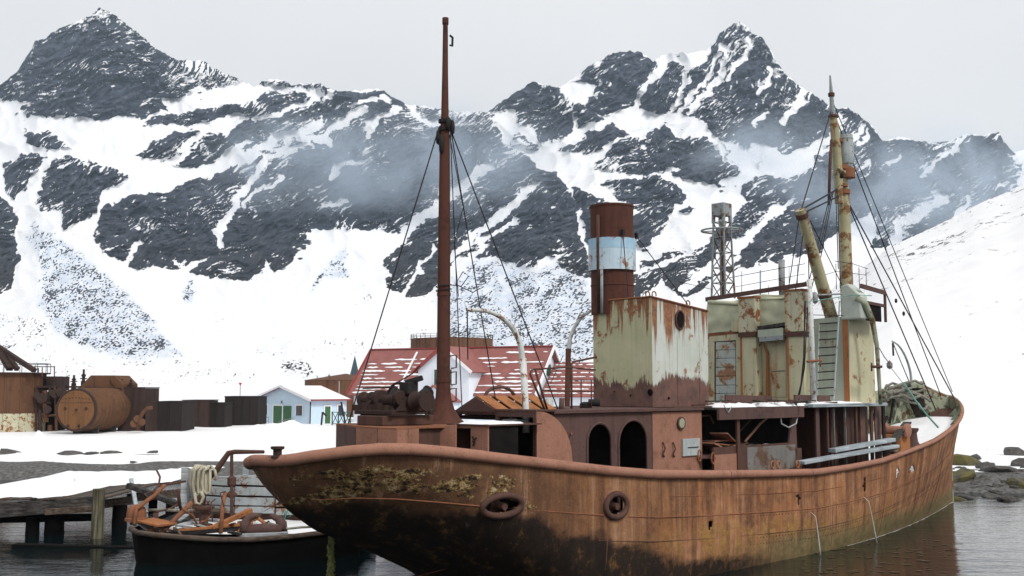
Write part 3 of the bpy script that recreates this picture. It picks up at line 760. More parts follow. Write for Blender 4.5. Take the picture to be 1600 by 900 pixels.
def hull_mat():
    t = NT('hull_rust')
    def attr(n):
        a = t.n.new('ShaderNodeAttribute'); a.attribute_name = n; return a.outputs['Fac']
    n1 = t.noise(0.7, 7, 0.62, dist=0.5); n2 = t.noise(5.0, 6, 0.7); fine = t.noise(22, 4, 0.65)
    stv = t.noise(1.0, 6, 0.65, t.coord((4.2, 4.2, 0.28)))
    f = t.math('ADD', t.math('MULTIPLY', n1, 0.65), t.math('MULTIPLY', n2, 0.35))
    c = t.ramp(f, [(0.33, (0.11,0.048,0.024)), (0.43, (0.275,0.12,0.053)), (0.54, (0.40,0.185,0.085)), (0.66, (0.56,0.30,0.16))])
    c = t.mix(t.math('MULTIPLY', t.ramp(stv, [(0.45, 0), (0.62, 1)]), 0.62), c, (0.14,0.062,0.036))
    c = t.mix(t.math('MULTIPLY', t.ramp(stv, [(0.34, 1), (0.46, 0)]), 0.45), c, (0.44,0.25,0.16))
    pt = t.ramp(t.noise(1.5, 7, 0.72, t.coord((1.0, 1.0, 0.6), loc=(7, 3, 1))), [(0.52, 0), (0.62, 1)])
    c = t.mix(t.math('MULTIPLY', pt, 0.55), c, (0.40,0.17,0.06))
    pd = t.ramp(t.noise(2.2, 8, 0.75, t.coord((1.0, 1.0, 0.7), loc=(1, 9, 4))), [(0.55, 0), (0.66, 1)])
    c = t.mix(t.math('MULTIPLY', pd, 0.6), c, (0.085,0.045,0.035))
    # darker, browner plating towards the stern
    x = t.xyz()[0]
    aft = t.math('MULTIPLY', t.math('SUBTRACT', 12.5, x), 0.115, True)
    c = t.mix(t.math('MULTIPLY', aft, 0.93), c, t.ramp(f, [(0.3, (0.045,0.024,0.015)), (0.5, (0.105,0.052,0.027)), (0.72, (0.19,0.095,0.05))]))
    dn = t.noise(1.0, 6, 0.7, t.coord((2.6, 2.6, 0.16), loc=(5, 2, 0)))
    c = t.mix(t.math('MULTIPLY', t.ramp(dn, [(0.50, 0), (0.60, 1)]), 0.60), c, (0.075,0.036,0.022))
    c = t.mix(t.math('MULTIPLY', t.ramp(dn, [(0.36, 1), (0.44, 0)]), 0.35), c, (0.50,0.31,0.20))
    och = t.ramp(n2, [(0.35, (0.19,0.10,0.035)), (0.6, (0.36,0.20,0.06))])
    c = t.mix(t.math('MULTIPLY', t.math('MULTIPLY', attr('ochre'), t.ramp(n2, [(0.33, 0), (0.5, 1)])), 0.9), c, och)
    alg = t.ramp(n2, [(0.3, (0.07,0.065,0.03)), (0.6, (0.17,0.155,0.065))])
    c = t.mix(t.math('MULTIPLY', attr('algae'), 0.8), c, alg)
    fo = t.math('ADD', attr('foul'), t.math('MULTIPLY', t.math('SUBTRACT', n2, 0.5), 1.1))
    blk = t.ramp(t.noise(2.4, 8, 0.78, t.coord((1.0, 1.0, 0.6))), [(0.40, (0.004,0.0035,0.0035)), (0.54, (0.014,0.009,0.006)), (0.60, (0.07,0.036,0.014)), (0.70, (0.20,0.11,0.035))])
    c = t.mix(t.ramp(fo, [(0.22, 0), (0.45, 0.5), (0.75, 0.95)]), c, blk)
    fl = t.math('ADD', attr('flake'), t.math('MULTIPLY', t.math('SUBTRACT', t.noise(8, 7, 0.8), 0.5), 2.6))
    flc = t.ramp(t.noise(5.5, 8, 0.82, t.coord((1.0, 1.0, 1.5), (0, R(35), 0), loc=(4, 0, 2))), [(0.40, (0.008,0.007,0.006)), (0.46, (0.035,0.02,0.012)), (0.50, (0.14,0.08,0.03)), (0.55, (0.30,0.20,0.075)), (0.60, (0.42,0.34,0.20)), (0.66, (0.62,0.59,0.52))])
    c = t.mix(t.ramp(fl, [(0.5, 0), (0.64, 1)]), c, flc)
    # small pale chips and pits
    c = t.mix(t.math('MULTIPLY', t.math('MULTIPLY', t.ramp(t.noise(9, 3, 0.6), [(0.68, 0), (0.73, 1)]), t.math('SUBTRACT', 1.0, attr('foul'), True)), 0.55), c, (0.40,0.30,0.19))
    c = t.mix(t.math('MULTIPLY', t.ramp(fine, [(0.30, 1), (0.38, 0)]), 0.6), c, (0.05,0.026,0.018))
    t.bump(t.math('ADD', t.math('ADD', n2, t.math('MULTIPLY', fine, 0.5)), t.math('MULTIPLY', fl, 0.6)), 0.6, 0.03)
    return t.done(c, 0.78, 0, 0.25)
M['hull'] = hull_mat()
hull = link('hull', build_hull(), M['hull'], ship, True)
hull.data.materials.append(M['bulwark_green'])
sm = hull.modifiers.new('plating', 'SOLIDIFY'); sm.thickness = 0.03; sm.offset = -1; sm.material_offset = 1; sm.material_offset_rim = 0

def along(f, a, b, n): return [f(x) for x in np.linspace(a, b, n)]
def rail_pt(s, side, dz=0.0, out=0.0):
    s = min(max(s, S0), S1); z = float(rail(s, side > 0))
    return Vector((s, side*(float(half_breadth(s, z, side > 0)) + out), z + dz))
# half-round rubbing bar at the rail, in butted lengths
def rail_run(side, a, b, r0, r1, n):
    m = MB(); L = [float(x) for x in np.linspace(a, b, n)]
    m.tube([rail_pt(x, side, -0.08, 0.02) for x in L], list(np.linspace(r0, r1, n)), 10)
    return m.build('rubbing_bar', M['rust_pale'] if side < 0 else M['rust'], ship, 'auto')
th = np.linspace(-1.15, 1.0, 60)
pts = []
for q in th:      # round the stern
    s = S0 + (4.6 - S0)*(abs(q)**1.8)
    pts.append(rail_pt(s, -1 if q > 0 else 1, -0.08, 0.02))
m = MB(); m.tube(pts, 0.125, 10); stern_bar = m.build('rubbing_bar', M['rust_pale'], ship, 'auto')
stern_bar['label'] = 'brown half-round bar round the stern'
rail_run(-1, 4.56, 12.93, 0.125, 0.115, 40); rail_run(-1, 12.96, 17.1, 0.115, 0.11, 20); rail_run(-1, 17.13, 23.2, 0.105, 0.085, 26); rail_run(-1, 23.2, 34.85, 0.075, 0.06, 60)
rail_run(1, 5.9, 20, 0.12, 0.1, 30); rail_run(1, 20, 34.85, 0.09, 0.06, 60)
# deck edge seam on the plating
m = MB()
hs = [(hull_pt(785,790).x, 0.56), (hull_pt(962,790).x, 0.42)]
for a, b in ((1.9, hs[0][0]-hs[0][1]), (hs[0][0]+hs[0][1], hs[1][0]-hs[1][1]), (hs[1][0]+hs[1][1], 27.0)):
    m.tube([Vector((s, -float(half_breadth(s, rail(s)-1.12)) - 0.004, float(rail(s)) - 1.12)) for s in np.linspace(a, b, 70)], 0.015, 5)
m.build('plate_seam', M['rust'], ship)
# further plate laps and rows of rivets
for dz_ in (0.62, 1.7):
    m = MB(); m.tube([Vector((s, -float(half_breadth(s, rail(s)-dz_)) - 0.002, float(rail(s)) - dz_)) for s in np.linspace(10.6 if dz_ < 1 else 8.0, 31.0, 110)], 0.009, 4); m.build('plate_lap', M['rust_dark'] if dz_ > 1 else M['rust'], ship)
m = MB()
for dz_ in (1.20, 1.78, 1.95):
    for s in np.arange(14.0, 31.0, 0.16):
        z = float(rail(s)) - dz_
        if z < 0.12: continue
        y = -float(half_breadth(s, z)); m.add([(s-0.018,y,z-0.018),(s+0.018,y,z-0.018),(s+0.018,y,z+0.018),(s-0.018,y,z+0.018),(s,y-0.016,z)], [(0,1,4),(1,2,4),(2,3,4),(3,0,4)])
o = m.build('rivets', M['rust_dark'], ship); o['kind'] = 'stuff'
for s in (5.2, 8.3, 11.4, 14.9, 18.4, 22.1, 25.4, 28.6):
    m = MB(); z0, z1 = float(rail(s)) - 1.16, 0.1; m.tube([Vector((s, -float(half_breadth(s, z)) - 0.002, z)) for z in np.linspace(z0, z1, 8)], 0.008, 4); m.build('plate_butt', M['rust'], ship)
# vertical butt straps on the bulwark plating
for s in (3.4, 6.4, 9.7, 13.2, 16.6, 20.3, 23.8, 27.4, 30.2):
    m = MB()
    zt, zb = float(rail(s)) - 0.22, float(rail(s)) - 1.08
    a = [Vector((s, -float(half_breadth(s, z)) - 0.003, z)) for z in np.linspace(zt, zb, 8)]
    m.tube(a, 0.008, 4); m.build('plate_butt', M['rust'], ship)
# oval mooring holes with heavy lips, dark pockets behind
for (px, py, w, h) in ((785,790,0.50,0.22),(962,790,0.36,0.27)):
    p = hull_pt(px, py); m = MB(); ring = []
    for k in range(33):
        an = 2*math.pi*k/32; s, z = p.x + w*math.cos(an), p.z + h*math.sin(an)
        ring.append(Vector((s, -float(half_breadth(s, z)) - 0.02, z)))
    m.tube(ring, 0.075, 8, False); o = m.build('mooring_hole', M['rust_dark'], ship, True)
    m = MB(); m.lathe([(0.20, 0), (0.09, 0.05), (0.08, 0.30)], (p.x + 0.1, p.y + 0.32, p.z - 0.03), (0, -1, 0), 14, True)
    m.build('roller', M['rust_dark'], o, 'auto')
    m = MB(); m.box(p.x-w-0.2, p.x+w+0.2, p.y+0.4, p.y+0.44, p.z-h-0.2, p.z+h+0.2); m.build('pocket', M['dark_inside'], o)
# ---------------------------------------------------------------- decks
m = MB(); n = 120; sgrid = np.linspace(1.1, 34.6, n)
vs = []
for s in sgrid:
    z = float(deck_z(s)); hb = max(0.02, float(half_breadth(s, max(z, 0.2))) - 0.05)
    vs += [(s, -hb, z), (s, hb, z)]
m.add(vs, [(2*i, 2*i+2, 2*i+3, 2*i+1) for i in range(n-1)])
m.build('deck', M['rust_dark'], ship)
def snow_sheet(name, outline_fn, nx, ny, th, parent, seed=0):
    """outline_fn(u, v) -> Vector on the surface; thin drift of uneven thickness"""
    m = MB(); vs = []
    for i in range(nx):
        for j in range(ny):
            u, v = i/(nx-1), j/(ny-1); p = outline_fn(u, v)
            e = min(u, 1-u, v, 1-v)*2
            h = th*min(1, e*4)**0.6*(0.75 + 0.5*float(perlin(np.array(u*6.3+seed), np.array(v*4.1+seed), seed))) - 0.012*(e < 0.02)
            vs.append((p.x, p.y, p.z + h))
    m.add(vs, [(i*ny+j, (i+1)*ny+j, (i+1)*ny+j+1, i*ny+j+1) for i in range(nx-1) for j in range(ny-1)])
    return m.build(name, M['snow'], parent, True)
def foredeck(u, v):
    s = 23.6 + 10.0*u; z = float(deck_z(s)); hb = float(half_breadth(s, z)) - 0.12
    return Vector((s, -hb + 2*hb*v, z + 0.01))
snow_sheet('deck_snow', foredeck, 40, 20, 0.09, ship, 3)
# bulwark stays inside the bow
for s in np.arange(27.0, 34.3, 0.75):
    for side in (1, -1):
        z0, z1 = float(deck_z(s)), float(rail(s, side > 0)) - 0.08
        y1 = side*(float(half_breadth(s, z1, side > 0)) - 0.05); y0 = side*(float(half_breadth(s, z0, side > 0)) - 0.10)
        m = MB(); m.plate([(s, y1, z1), (s, y0, z0), (s, y0 - side*0.32, z0)], (0.02, 0, 0)); m.build('bulwark_stay', M['bulwark_green'], ship)
# ---------------------------------------------------------------- low steering house at the stern, panel by panel
HZ = 3.92
outl = [ss(525,668,4.3), ss(556,668,3.45), ss(590,668,3.25), ss(620,669,3.3), ss(638,670,3.55), ss(655,671,4.1)]
outl = [Vector((p.x, p.y, 0)) for p in outl]
for i, (a, b) in enumerate(zip(outl[:-1], outl[1:])):
    d = (b - a); g = d.normalized()*0.012; nrm = Vector((d.y, -d.x, 0)).normalized()*-0.03
    m = MB(); m.plate([a+g+Vector((0,0,2.3)), b-g+Vector((0,0,2.3)), b-g+Vector((0,0,HZ-0.03)), a+g+Vector((0,0,HZ-0.03))], nrm)
    o = m.build('house_panel', M['rust_purple'] if i in (0,) else M['rust_pale'], ship)
a0, a5 = outl[0], outl[-1]
m = MB(); poly = [p + Vector((0,0,HZ-0.03)) for p in outl] + [Vector((5.7, -1.75, HZ-0.03)), Vector((7.3, -1.2, HZ-0.03)), Vector((7.3, 1.4, HZ-0.03)), Vector((5.2, 1.5, HZ-0.03))]
m.plate(poly, (0,0,0.035)); house_top = m.build('house_top', M['rust'], ship)
m = MB(); inner = [p + (Vector((5.2, 0, 0)) - p)*0.06 for p in outl] + [Vector((5.6, -1.6, 0)), Vector((7.2, -1.1, 0)), Vector((7.2, 1.3, 0)), Vector((5.2, 1.4, 0))]
m.plate([p + Vector((0,0,2.2)) for p in inner], (0,0,HZ-0.05-2.2)); m.build('house_core', M['rust_dark'], ship)
# sloping gusset between the two houses
m = MB(); m.plate([ss(650,700,4.55), ss(702,664,4.75), ss(712,663,4.8), ss(712,706,4.8)], (0.03,0,0)); m.build('gusset_plate', M['rust_pale'], ship)
# small companionway with an open door
CS = 4.95
def cpl(name, quad, mt, th=0.04, s=CS):
    m = MB(); m.plate([ss(x, y, s) for x, y in quad], (th,0,0)); return m.build(name, mt, ship)
comp = cpl('companionway', [(703,664),(709,664),(709,708),(703,708)], M['rust_pale'])
for q in ([(709,664),(735.5,663.5),(735.5,669),(709,669)], [(735.5,663.5),(762,663),(762,712),(735.5,711)]):
    m = MB(); m.plate([ss(x, y, CS) for x, y in q], (0.04,0,0)); m.build('wall_panel', M['rust_pale'], comp)
m = MB(); a, b = ss(703,664,CS), ss(762,663,CS)
m.plate([(a.x-0.06, a.y+0.05, 3.95),(a.x-0.06, b.y-0.06, 3.95),(6.6, b.y-0.06, 3.95),(6.6, a.y+0.05, 3.95)], (0,0,0.03)); m.build('roof', M['rust_dark'], comp)
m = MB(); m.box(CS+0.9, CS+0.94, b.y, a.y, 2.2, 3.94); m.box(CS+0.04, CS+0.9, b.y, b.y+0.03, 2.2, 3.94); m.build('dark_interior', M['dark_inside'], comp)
snow_sheet('snow_patch', lambda u, v: Vector((CS+0.05+1.3*u, b.y+0.1+(a.y-b.y-0.2)*v, 3.985)), 12, 10, 0.05, comp, 5)
m = MB(); m.tube([ss(738,682,CS-0.03), ss(741,690,CS-0.03), ss(739,697,CS-0.03)], 0.02, 6); m.tube([ss(738,690,CS-0.03), ss(744,684,CS-0.03)], 0.015, 6); m.build('door_latch', M['iron_black'], comp)
# open passage at the starboard side with a quarter-round wing plate
PS = 6.6
pL, pR = ss(774,644,PS), ss(837,641,PS)
ZT = (pL.z + pR.z)/2
m = MB()
m.box(PS, PS+0.06, pR.y, pR.y+0.09, 2.1, ZT); m.box(PS, PS+0.06, pL.y-0.09, pL.y, 2.1, ZT-0.001); m.box(PS-0.002, PS+0.062, pR.y+0.09, pL.y-0.09, ZT-0.13, ZT-0.002)
passage = m.build('passage_frame', M['rust_purple'], ship)
m = MB(); m.box(PS+0.06, 7.22, pL.y-0.05, pL.y, 2.1, ZT-0.01); m.build('passage_wall', M['rust_dark'], passage)
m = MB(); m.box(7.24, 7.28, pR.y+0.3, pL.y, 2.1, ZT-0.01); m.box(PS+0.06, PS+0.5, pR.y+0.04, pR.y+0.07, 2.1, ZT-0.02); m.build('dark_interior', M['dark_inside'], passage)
m = MB(); m.box(PS-0.03, 7.28, pR.y-0.03, pL.y+0.03, ZT, ZT+0.04); m.build('passage_roof', M['rust_dark'], passage)
we = sy(893,727,pR.y); wl_ = we.x - PS
poly = [Vector((PS+0.0, pR.y-0.035, 1.9)), Vector((PS, pR.y-0.035, ZT))]
for k in range(1, 13):
    an = math.pi/2*k/12; poly.append(Vector((PS+0.12 + (wl_-0.12)*math.sin(an)**1.15, pR.y-0.035, we.z + (ZT-we.z)*math.cos(an)**0.85)))
poly.append(Vector((we.x+0.02, pR.y-0.035, 1.9)))
m = MB(); m.plate(poly, (0, 0.03, 0)); m.build('wing_plate', M['rust_pale'], ship)
m = MB(); m.box(PS-0.02, PS+0.18, pR.y+0.35, pR.y+0.95, 2.86, 2.90); m.box(PS+0.02, PS+0.12, pR.y+0.55, pR.y+0.72, 2.90, 2.99); m.tube([(PS, pR.y+0.36, 2.6),(PS, pR.y+0.36, 2.88)], 0.02, 6); m.tube([(PS, pR.y+0.9, 2.6),(PS, pR.y+0.9, 2.88)], 0.02, 6); m.build('broken_bench', M['rust_orange'], ship)
# ---------------------------------------------------------------- deckhouse side with two arched doorways
HY = -2.4
def arch_wall():
    s0, s1, z0, z1 = 7.3, sy(1018,640,HY).x, 1.6, 4.17
    arches = []
    for xl, xr, yt in ((917,955,661),(966,1011,656)):
        a, b2 = sy(xl,700,HY).x, sy(xr,700,HY).x; arches.append(((a+b2)/2, (b2-a)/2, sy((xl+xr)/2, yt, HY).z))
    S = sorted(set(list(np.linspace(s0, s1, 40)) + [c + r*math.sin(an) for c, r, t in arches for an in np.linspace(-math.pi/2, math.pi/2, 17)] + [c + r*k for c, r, t in arches for k in (-1.0001, 1.0001)]))
    m = MB()
    for a, b2 in zip(S[:-1], S[1:]):
        lo = [z0, z0]; mid = (a+b2)/2
        for c, r, t in arches:
            if abs(mid - c) < r: lo = [t - r + math.sqrt(max(0, r*r - (x-c)**2)) for x in (a, b2)]
        m.add([(a,HY,lo[0]),(b2,HY,lo[1]),(b2,HY,z1),(a,HY,z1),(a,HY+0.05,lo[0]),(b2,HY+0.05,lo[1]),(b2,HY+0.05,z1),(a,HY+0.05,z1)], [(0,1,2,3),(7,6,5,4),(0,4,5,1)])
    w = m.build('deckhouse_wall', M['rust_purple'], ship)
    for c, r, t in arches:
        m = MB(); pts = [(c-r, HY-0.01, z0)] + [(c + r*math.sin(an), HY-0.01, t - r + r*math.cos(an)) for an in np.linspace(-math.pi/2, math.pi/2, 15)] + [(c+r, HY-0.01, z0)]
        m.tube(pts, 0.035, 6); m.build('doorway_rim', M['rust_purple'], w)
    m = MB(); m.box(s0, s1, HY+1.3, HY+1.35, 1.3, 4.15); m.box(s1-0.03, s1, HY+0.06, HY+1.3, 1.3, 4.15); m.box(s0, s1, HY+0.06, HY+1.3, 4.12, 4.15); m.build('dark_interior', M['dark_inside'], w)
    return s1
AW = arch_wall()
HE = sy(1095,637,HY).x
m = MB(); m.box(AW+0.01, HE, HY-0.02, HY+0.03, 1.5, 4.15); side_panel = m.build('deckhouse_side', M['rust_pale'], ship)
m = MB(); m.box(HE-0.05, HE, HY+0.03, 0.5, 1.5, 4.15); m.build('deckhouse_end', M['rust_dark'], ship)
m = MB(); p = sy(1063,661,HY-0.03); m.lathe([(0.15,0),(0.17,0.02),(0.17,0.05),(0.13,0.06)], p, (0,-1,0), 18, True); o = m.build('porthole', M['rust_dark'], ship, 'auto')
m = MB(); m.lathe([(0.0,0.061),(0.125,0.061)], p, (0,-1,0), 18); m.build('porthole_glass', M['bulwark_green'], o)
m = MB(); a, b = sy(1064,686,HY), sy(1091,711,HY); m.box(a.x, b.x, HY-0.07, HY-0.02, b.z, a.z); jb = m.build('junction_box', M['barrel_grey'], ship, False, 0.008)
m = MB(); mid = (a.z+b.z)/2; m.tube([(a.x+0.2, HY-0.085, mid), (b.x-0.1, HY-0.085, mid)], 0.012, 6); m.build('clip', M['iron_black'], jb)
for px, py in ((1036,704),(1052,704)):
    m = MB(); p = sy(px, py, HY-0.05); m.tube([p+Vector((0,0,0.22)), p+Vector((0.03,-0.05,0.05)), p+Vector((-0.03,-0.02,-0.1)), p+Vector((0.05,0,-0.16))], 0.022, 6); m.build('bracket', M['rust_dark'], ship)
# ---------------------------------------------------------------- boat deck
BZ = 4.25
m = MB(); m.box(7.3, HE+0.02, HY-0.10, -1.3, BZ-0.07, BZ); m.box(9.5, HE+0.02, -1.3, 1.7, BZ-0.07, BZ-0.001); boat_deck = m.build('boat_deck', M['rust_purple'], ship)
m = MB(); m.box(HE+0.02, 21.2, -2.85, 2.6, BZ-0.06, BZ-0.004); m.build('boat_deck', M['wood_dark'], ship)
m = MB(); m.box(HE+0.1, sy(1255,640,-2.9).x, -2.93, -2.85, BZ-0.33, BZ-0.02); m.build('deck_beam', M['rust_purple'], ship)
sa, sb_ = sy(1270,630,-3.0).x, sy(1386,630,-3.0).x
m = MB(); m.box(sa, sb_, -3.02, -1.2, BZ-0.05, BZ+0.05); m.box(21.2, sb_, -1.2, 2.8, BZ-0.05, BZ+0.048); m.build('shelter_roof', M['wood_blue'], ship, False, 0.01)
snow_sheet('roof_snow', lambda u, v: Vector((sa+0.3+(sb_-sa-1.5)*u, -2.9+1.2*v, BZ+0.05)), 20, 8, 0.07, ship, 8)
for k, (s0, s1, y0, y1) in enumerate(((13.9,15.6,-2.8,-2.2),(16.1,16.9,-2.75,-2.0),(17.0,17.8,-2.75,-2.0),(17.9,18.5,-2.75,-2.1),(18.6,19.3,-2.8,-2.2),(14.8,16.2,-1.9,-1.2))):
    snow_sheet('deck_snow', lambda u, v: Vector((s0+(s1-s0)*u, y0+(y1-y0)*v, BZ)), 12, 7, 0.12, ship, 9+k)
# broken planking and debris strewn on the boat deck
rnd = random.Random(5)
for k in range(16):
    s = rnd.uniform(13.8, 20.4); y = rnd.uniform(-2.75, -1.7); L = rnd.uniform(0.4, 1.4); an = rnd.uniform(-0.6, 0.6) + (math.pi/2 if k % 3 == 0 else 0)
    d = Vector((math.cos(an), math.sin(an), rnd.uniform(-0.06, 0.12)))*L/2; c = Vector((s, y, BZ+0.06+rnd.uniform(0, 0.1)))
    m = MB(); m.beam(c-d, c+d, rnd.uniform(0.06, 0.16), 0.04); m.build('broken_board', M[rnd.choice(['wood_brown','wood_dark','rust_dark'])], ship)
m = MB(); m.beam((17.9,-2.55,BZ+0.20),(20.2,-2.45,BZ+0.17), 0.05, 0.26); m.beam((15.5,-1.7,BZ+0.22),(18.0,-1.7,BZ+0.16), 0.05, 0.24); m.build('fallen_coaming', M['rust_purple'], ship)
# ---------------------------------------------------------------- gutted space beneath the boat deck
m = MB(); m.box(HE, 23, -0.95, -0.9, 1.3, BZ-0.07); m.build('inner_bulkhead', M['dark_inside'], ship)
m = MB(); m.box(20.6, 22.95, -2.25, 2.3, 1.4, BZ-0.08); m.build('lower_house', M['rust_dark'], ship)
ce = sy(1232,700,-2.75).x
m = MB(); m.box(HE+0.02, ce, -2.78, -2.72, 1.4, sy(1150,697,-2.75).z); m.build('coaming', M['rust_dark'], ship)
m = MB(); m.box(HE+0.02, sy(1150,690,-2.75).x, -2.80, -2.785, 1.5, 2.98); m.build('coaming_panel', M['rust_pale'], ship)
m = MB(); m.box(sy(1165,690,-2.75).x, sy(1240,690,-2.75).x, -2.80, -2.785, 1.5, sy(1200,700,-2.75).z+0.06); m.build('coaming_panel', M['stained_grey'], ship)
snow_sheet('deck_snow', lambda u, v: Vector((14.9+2.6*u, -2.6+0.9*v, 3.02)), 12, 8, 0.12, ship, 21)
m = MB(); m.box(14.6, 18, -2.70, -1.5, 2.2, 2.99); m.build('engine_casing', M['rust_dark'], ship)
for px, w, mt in ((1152,0.13,'rust_dark'),(1276,0.20,'rust_purple'),(1292,0.10,'rust_dark'),(1302,0.04,'stained_grey'),(1320,0.05,'stained_grey'),(1337,0.10,'rust_dark'),(1361,0.14,'rust_dark'),(1380,0.16,'steel_black')):
    p = sy(px, 660, -2.8); m = MB(); m.box(p.x-w/2, p.x+w/2, -2.84, -2.78, 1.5, BZ-0.06); m.build('stanchion', M[mt], ship)
m = MB(); p, q = sy(1240,645,-2.7), sy(1238,720,-2.7); m.plate([(p.x-0.05,-2.7,p.z+0.1),(p.x+0.12,-2.7,p.z+0.1),(q.x+0.3,-2.7,q.z),(q.x-0.28,-2.7,q.z)], (0,0.06,0)); m.build('tapered_post', M['rust_purple'], ship)
for (x0, x1) in ((1343,1356),(1366,1377),(1322,1334)):
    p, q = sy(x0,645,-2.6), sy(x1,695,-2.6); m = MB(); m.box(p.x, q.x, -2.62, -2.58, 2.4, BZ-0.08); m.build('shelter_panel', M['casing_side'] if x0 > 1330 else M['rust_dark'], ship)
# strewn plates, pipes and hoses
for k, (x0, y0, x1, y1, r) in enumerate(((1164,690,1207,646,0.035),(1155,675,1185,650,0.02),(1097,650,1115,662,0.03))):
    a, b = sy(x0,y0,-2.4), sy(x1,y1,-2.5); mid = (a+b)/2 + Vector((0.1,0,0.12)); m = MB(); m.tube([a, a.lerp(mid,0.6), mid, b], r, 6); m.build('pipe', M['rust_pale'] if k == 0 else M['rust_dark'], ship, True)
for k in range(9):
    s = HE + 0.3 + 0.2*k; y = -2.5 + 0.5*rnd.random(); m = MB()
    c = Vector((s, y, 2.95 + 0.09*k*(1 if k < 6 else 0.3))); d = Vector((rnd.uniform(0.3,0.6), rnd.uniform(-0.3,0.3), rnd.uniform(-0.22,0.1)))
    m.beam(c-d, c+d, rnd.uniform(0.15,0.5), 0.035); m.build('scrap_plate', M[rnd.choice(['rust','rust_dark','rust_pale','rust_purple'])], ship)
m = MB(); m.tube([sy(1219,645,-2.88), sy(1221,662,-2.88), sy(1232,668,-2.88), sy(1244,662,-2.88), sy(1247,645,-2.88)], 0.022, 6); m.build('hanging_hose', M['wood_grey'], ship, True)
m = MB(); m.tube([sy(1131,633,-2.95), sy(1138,645,-2.95), sy(1144,634,-2.95)], 0.014, 5); m.build('cord_loop', M['wood_blue'], ship)
for px in (1206, 1215, 1245):
    p = rail_pt(sy(px,733,-3.4).x, -1, 0.06, -0.02); m = MB(); m.tube([p+Vector((0,0,-0.02))] + [p+Vector((0.09*math.sin(a), 0, 0.10-0.10*math.cos(a))) for a in np.linspace(0.3, 6.0, 10)], 0.022, 6); m.build('eye_bolt', M['rust_orange'], ship, True)
for px, py in ((1093,712),(1114,716)):
    p = sy(px,py,-2.83); m = MB(); m.tube([p+Vector((0.07*math.cos(a),0,0.15*math.sin(a))) for a in np.linspace(0,2*math.pi,13)], 0.02, 6, False); m.build('lashing_ring', M['rust'], ship)
# ---------------------------------------------------------------- engine skylight
G0, G1, GR, GE = 7.1, 9.35, 4.56, 4.12
yl = 0.95
m = MB(); m.plate([(G0,-yl,BZ-0.05),(G0,-yl,GE),(G0,0,GR),(G0,yl,GE),(G0,yl,BZ-0.05)], (0.04,0,0)); sky_o = m.build('skylight', M['rust_purple'], ship)
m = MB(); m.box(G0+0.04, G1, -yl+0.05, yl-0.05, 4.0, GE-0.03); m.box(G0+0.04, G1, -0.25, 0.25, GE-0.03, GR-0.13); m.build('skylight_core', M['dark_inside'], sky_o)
for k in range(4):
    a = G0 + 0.06 + k*(G1-G0)/4; b = a + (G1-G0)/4 - 0.14
    for sd_ in (-1, 1):
        m = MB(); m.plate([(a,0,GR),(b,0,GR),(b,sd_*(yl+0.12),GE-0.06),(a,sd_*(yl+0.12),GE-0.06)], (0,0,0.03)); m.build('skylight_flap', M['rust_orange'], sky_o)
m = MB(); m.tube([(8.0,0.6,GR-0.1)] + [(8.0+0.55*(1-math.cos(a))/1.0, 0.6, GR-0.05+0.30*math.sin(a)) for a in np.linspace(0.2, 2.9, 9)], 0.045, 8); m.build('bent_pipe', M['rust_purple'], ship, True)
# snow and bits on the low roofs
snow_sheet('roof_snow', lambda u, v: Vector((6.7+0.5*u, -1.9+0.9*v, 3.98)), 8, 8, 0.09, ship, 31)
# ---------------------------------------------------------------- boiler casing
KS, KE, KY0, KY1 = 12.4, 15.05, -1.44, 0.66
za, zf = 7.28, 7.02
m = MB(); m.add([(KS,KY0,BZ),(KE,KY0,BZ),(KE,KY1,BZ),(KS,KY1,BZ),(KS,KY0,za),(KE,KY0,zf),(KE,KY1,zf),(KS,KY1,za-0.02)], [(3,2,1,0),(4,5,6,7),(0,1,5,4),(1,2,6,5),(2,3,7,6),(3,0,4,7)])
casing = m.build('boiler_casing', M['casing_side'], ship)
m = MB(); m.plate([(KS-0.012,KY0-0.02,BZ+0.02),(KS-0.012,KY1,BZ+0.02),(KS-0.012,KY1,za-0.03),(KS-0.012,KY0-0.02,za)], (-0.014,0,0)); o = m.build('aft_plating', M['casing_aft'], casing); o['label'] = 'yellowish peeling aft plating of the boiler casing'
m = MB(); m.tube([(KS-0.03,KY0-0.02,za+0.01),(KE,KY0-0.02,zf+0.01)], 0.028, 6); m.tube([(KS-0.03,KY0-0.02,za+0.012),(KS-0.03,KY1,za-0.01)], 0.028, 6); m.build('edge_angle', M['rust'], casing)
for xx in (KS+1.15, KE-0.45):
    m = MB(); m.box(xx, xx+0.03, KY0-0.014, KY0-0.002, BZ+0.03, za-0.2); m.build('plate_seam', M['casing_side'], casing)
p = sy(1062,500,KY0-0.02); m = MB(); ring = [p + Vector((0.19*math.cos(a), -0.01, 0.26*math.sin(a))) for a in np.linspace(0, 2*math.pi, 25)]
m.tube(ring, 0.03, 6, False); o = m.build('porthole', M['rust_dark'], casing)
m = MB(); m.add([p+Vector((0.18*math.cos(a),-0.006,0.25*math.sin(a))) for a in np.linspace(0, 2*math.pi, 24, False)], [tuple(range(24))]); m.build('porthole_opening', M['dark_inside'], casing)
m = MB(); m.box(KS-0.25, KE+0.3, KY0-0.9, KY0-0.03, BZ+0.002, BZ+0.02); m.build('walkway_plate', M['rust_dark'], ship)
for px, py, r in ((1016,613,0.10),(1045,622,0.04),(985,618,0.03),(960,612,0.02)):
    p = sy(px,py,KY0-0.02) if px > 1018 else ss(px,py,KS-0.03); m = MB(); m.lathe([(0,0),(r,0),(r*0.8,0.02)], p, (0,-1,0) if px > 1018 else (-1,0,0), 9); m.build('rust_hole', M['dark_inside'], casing)
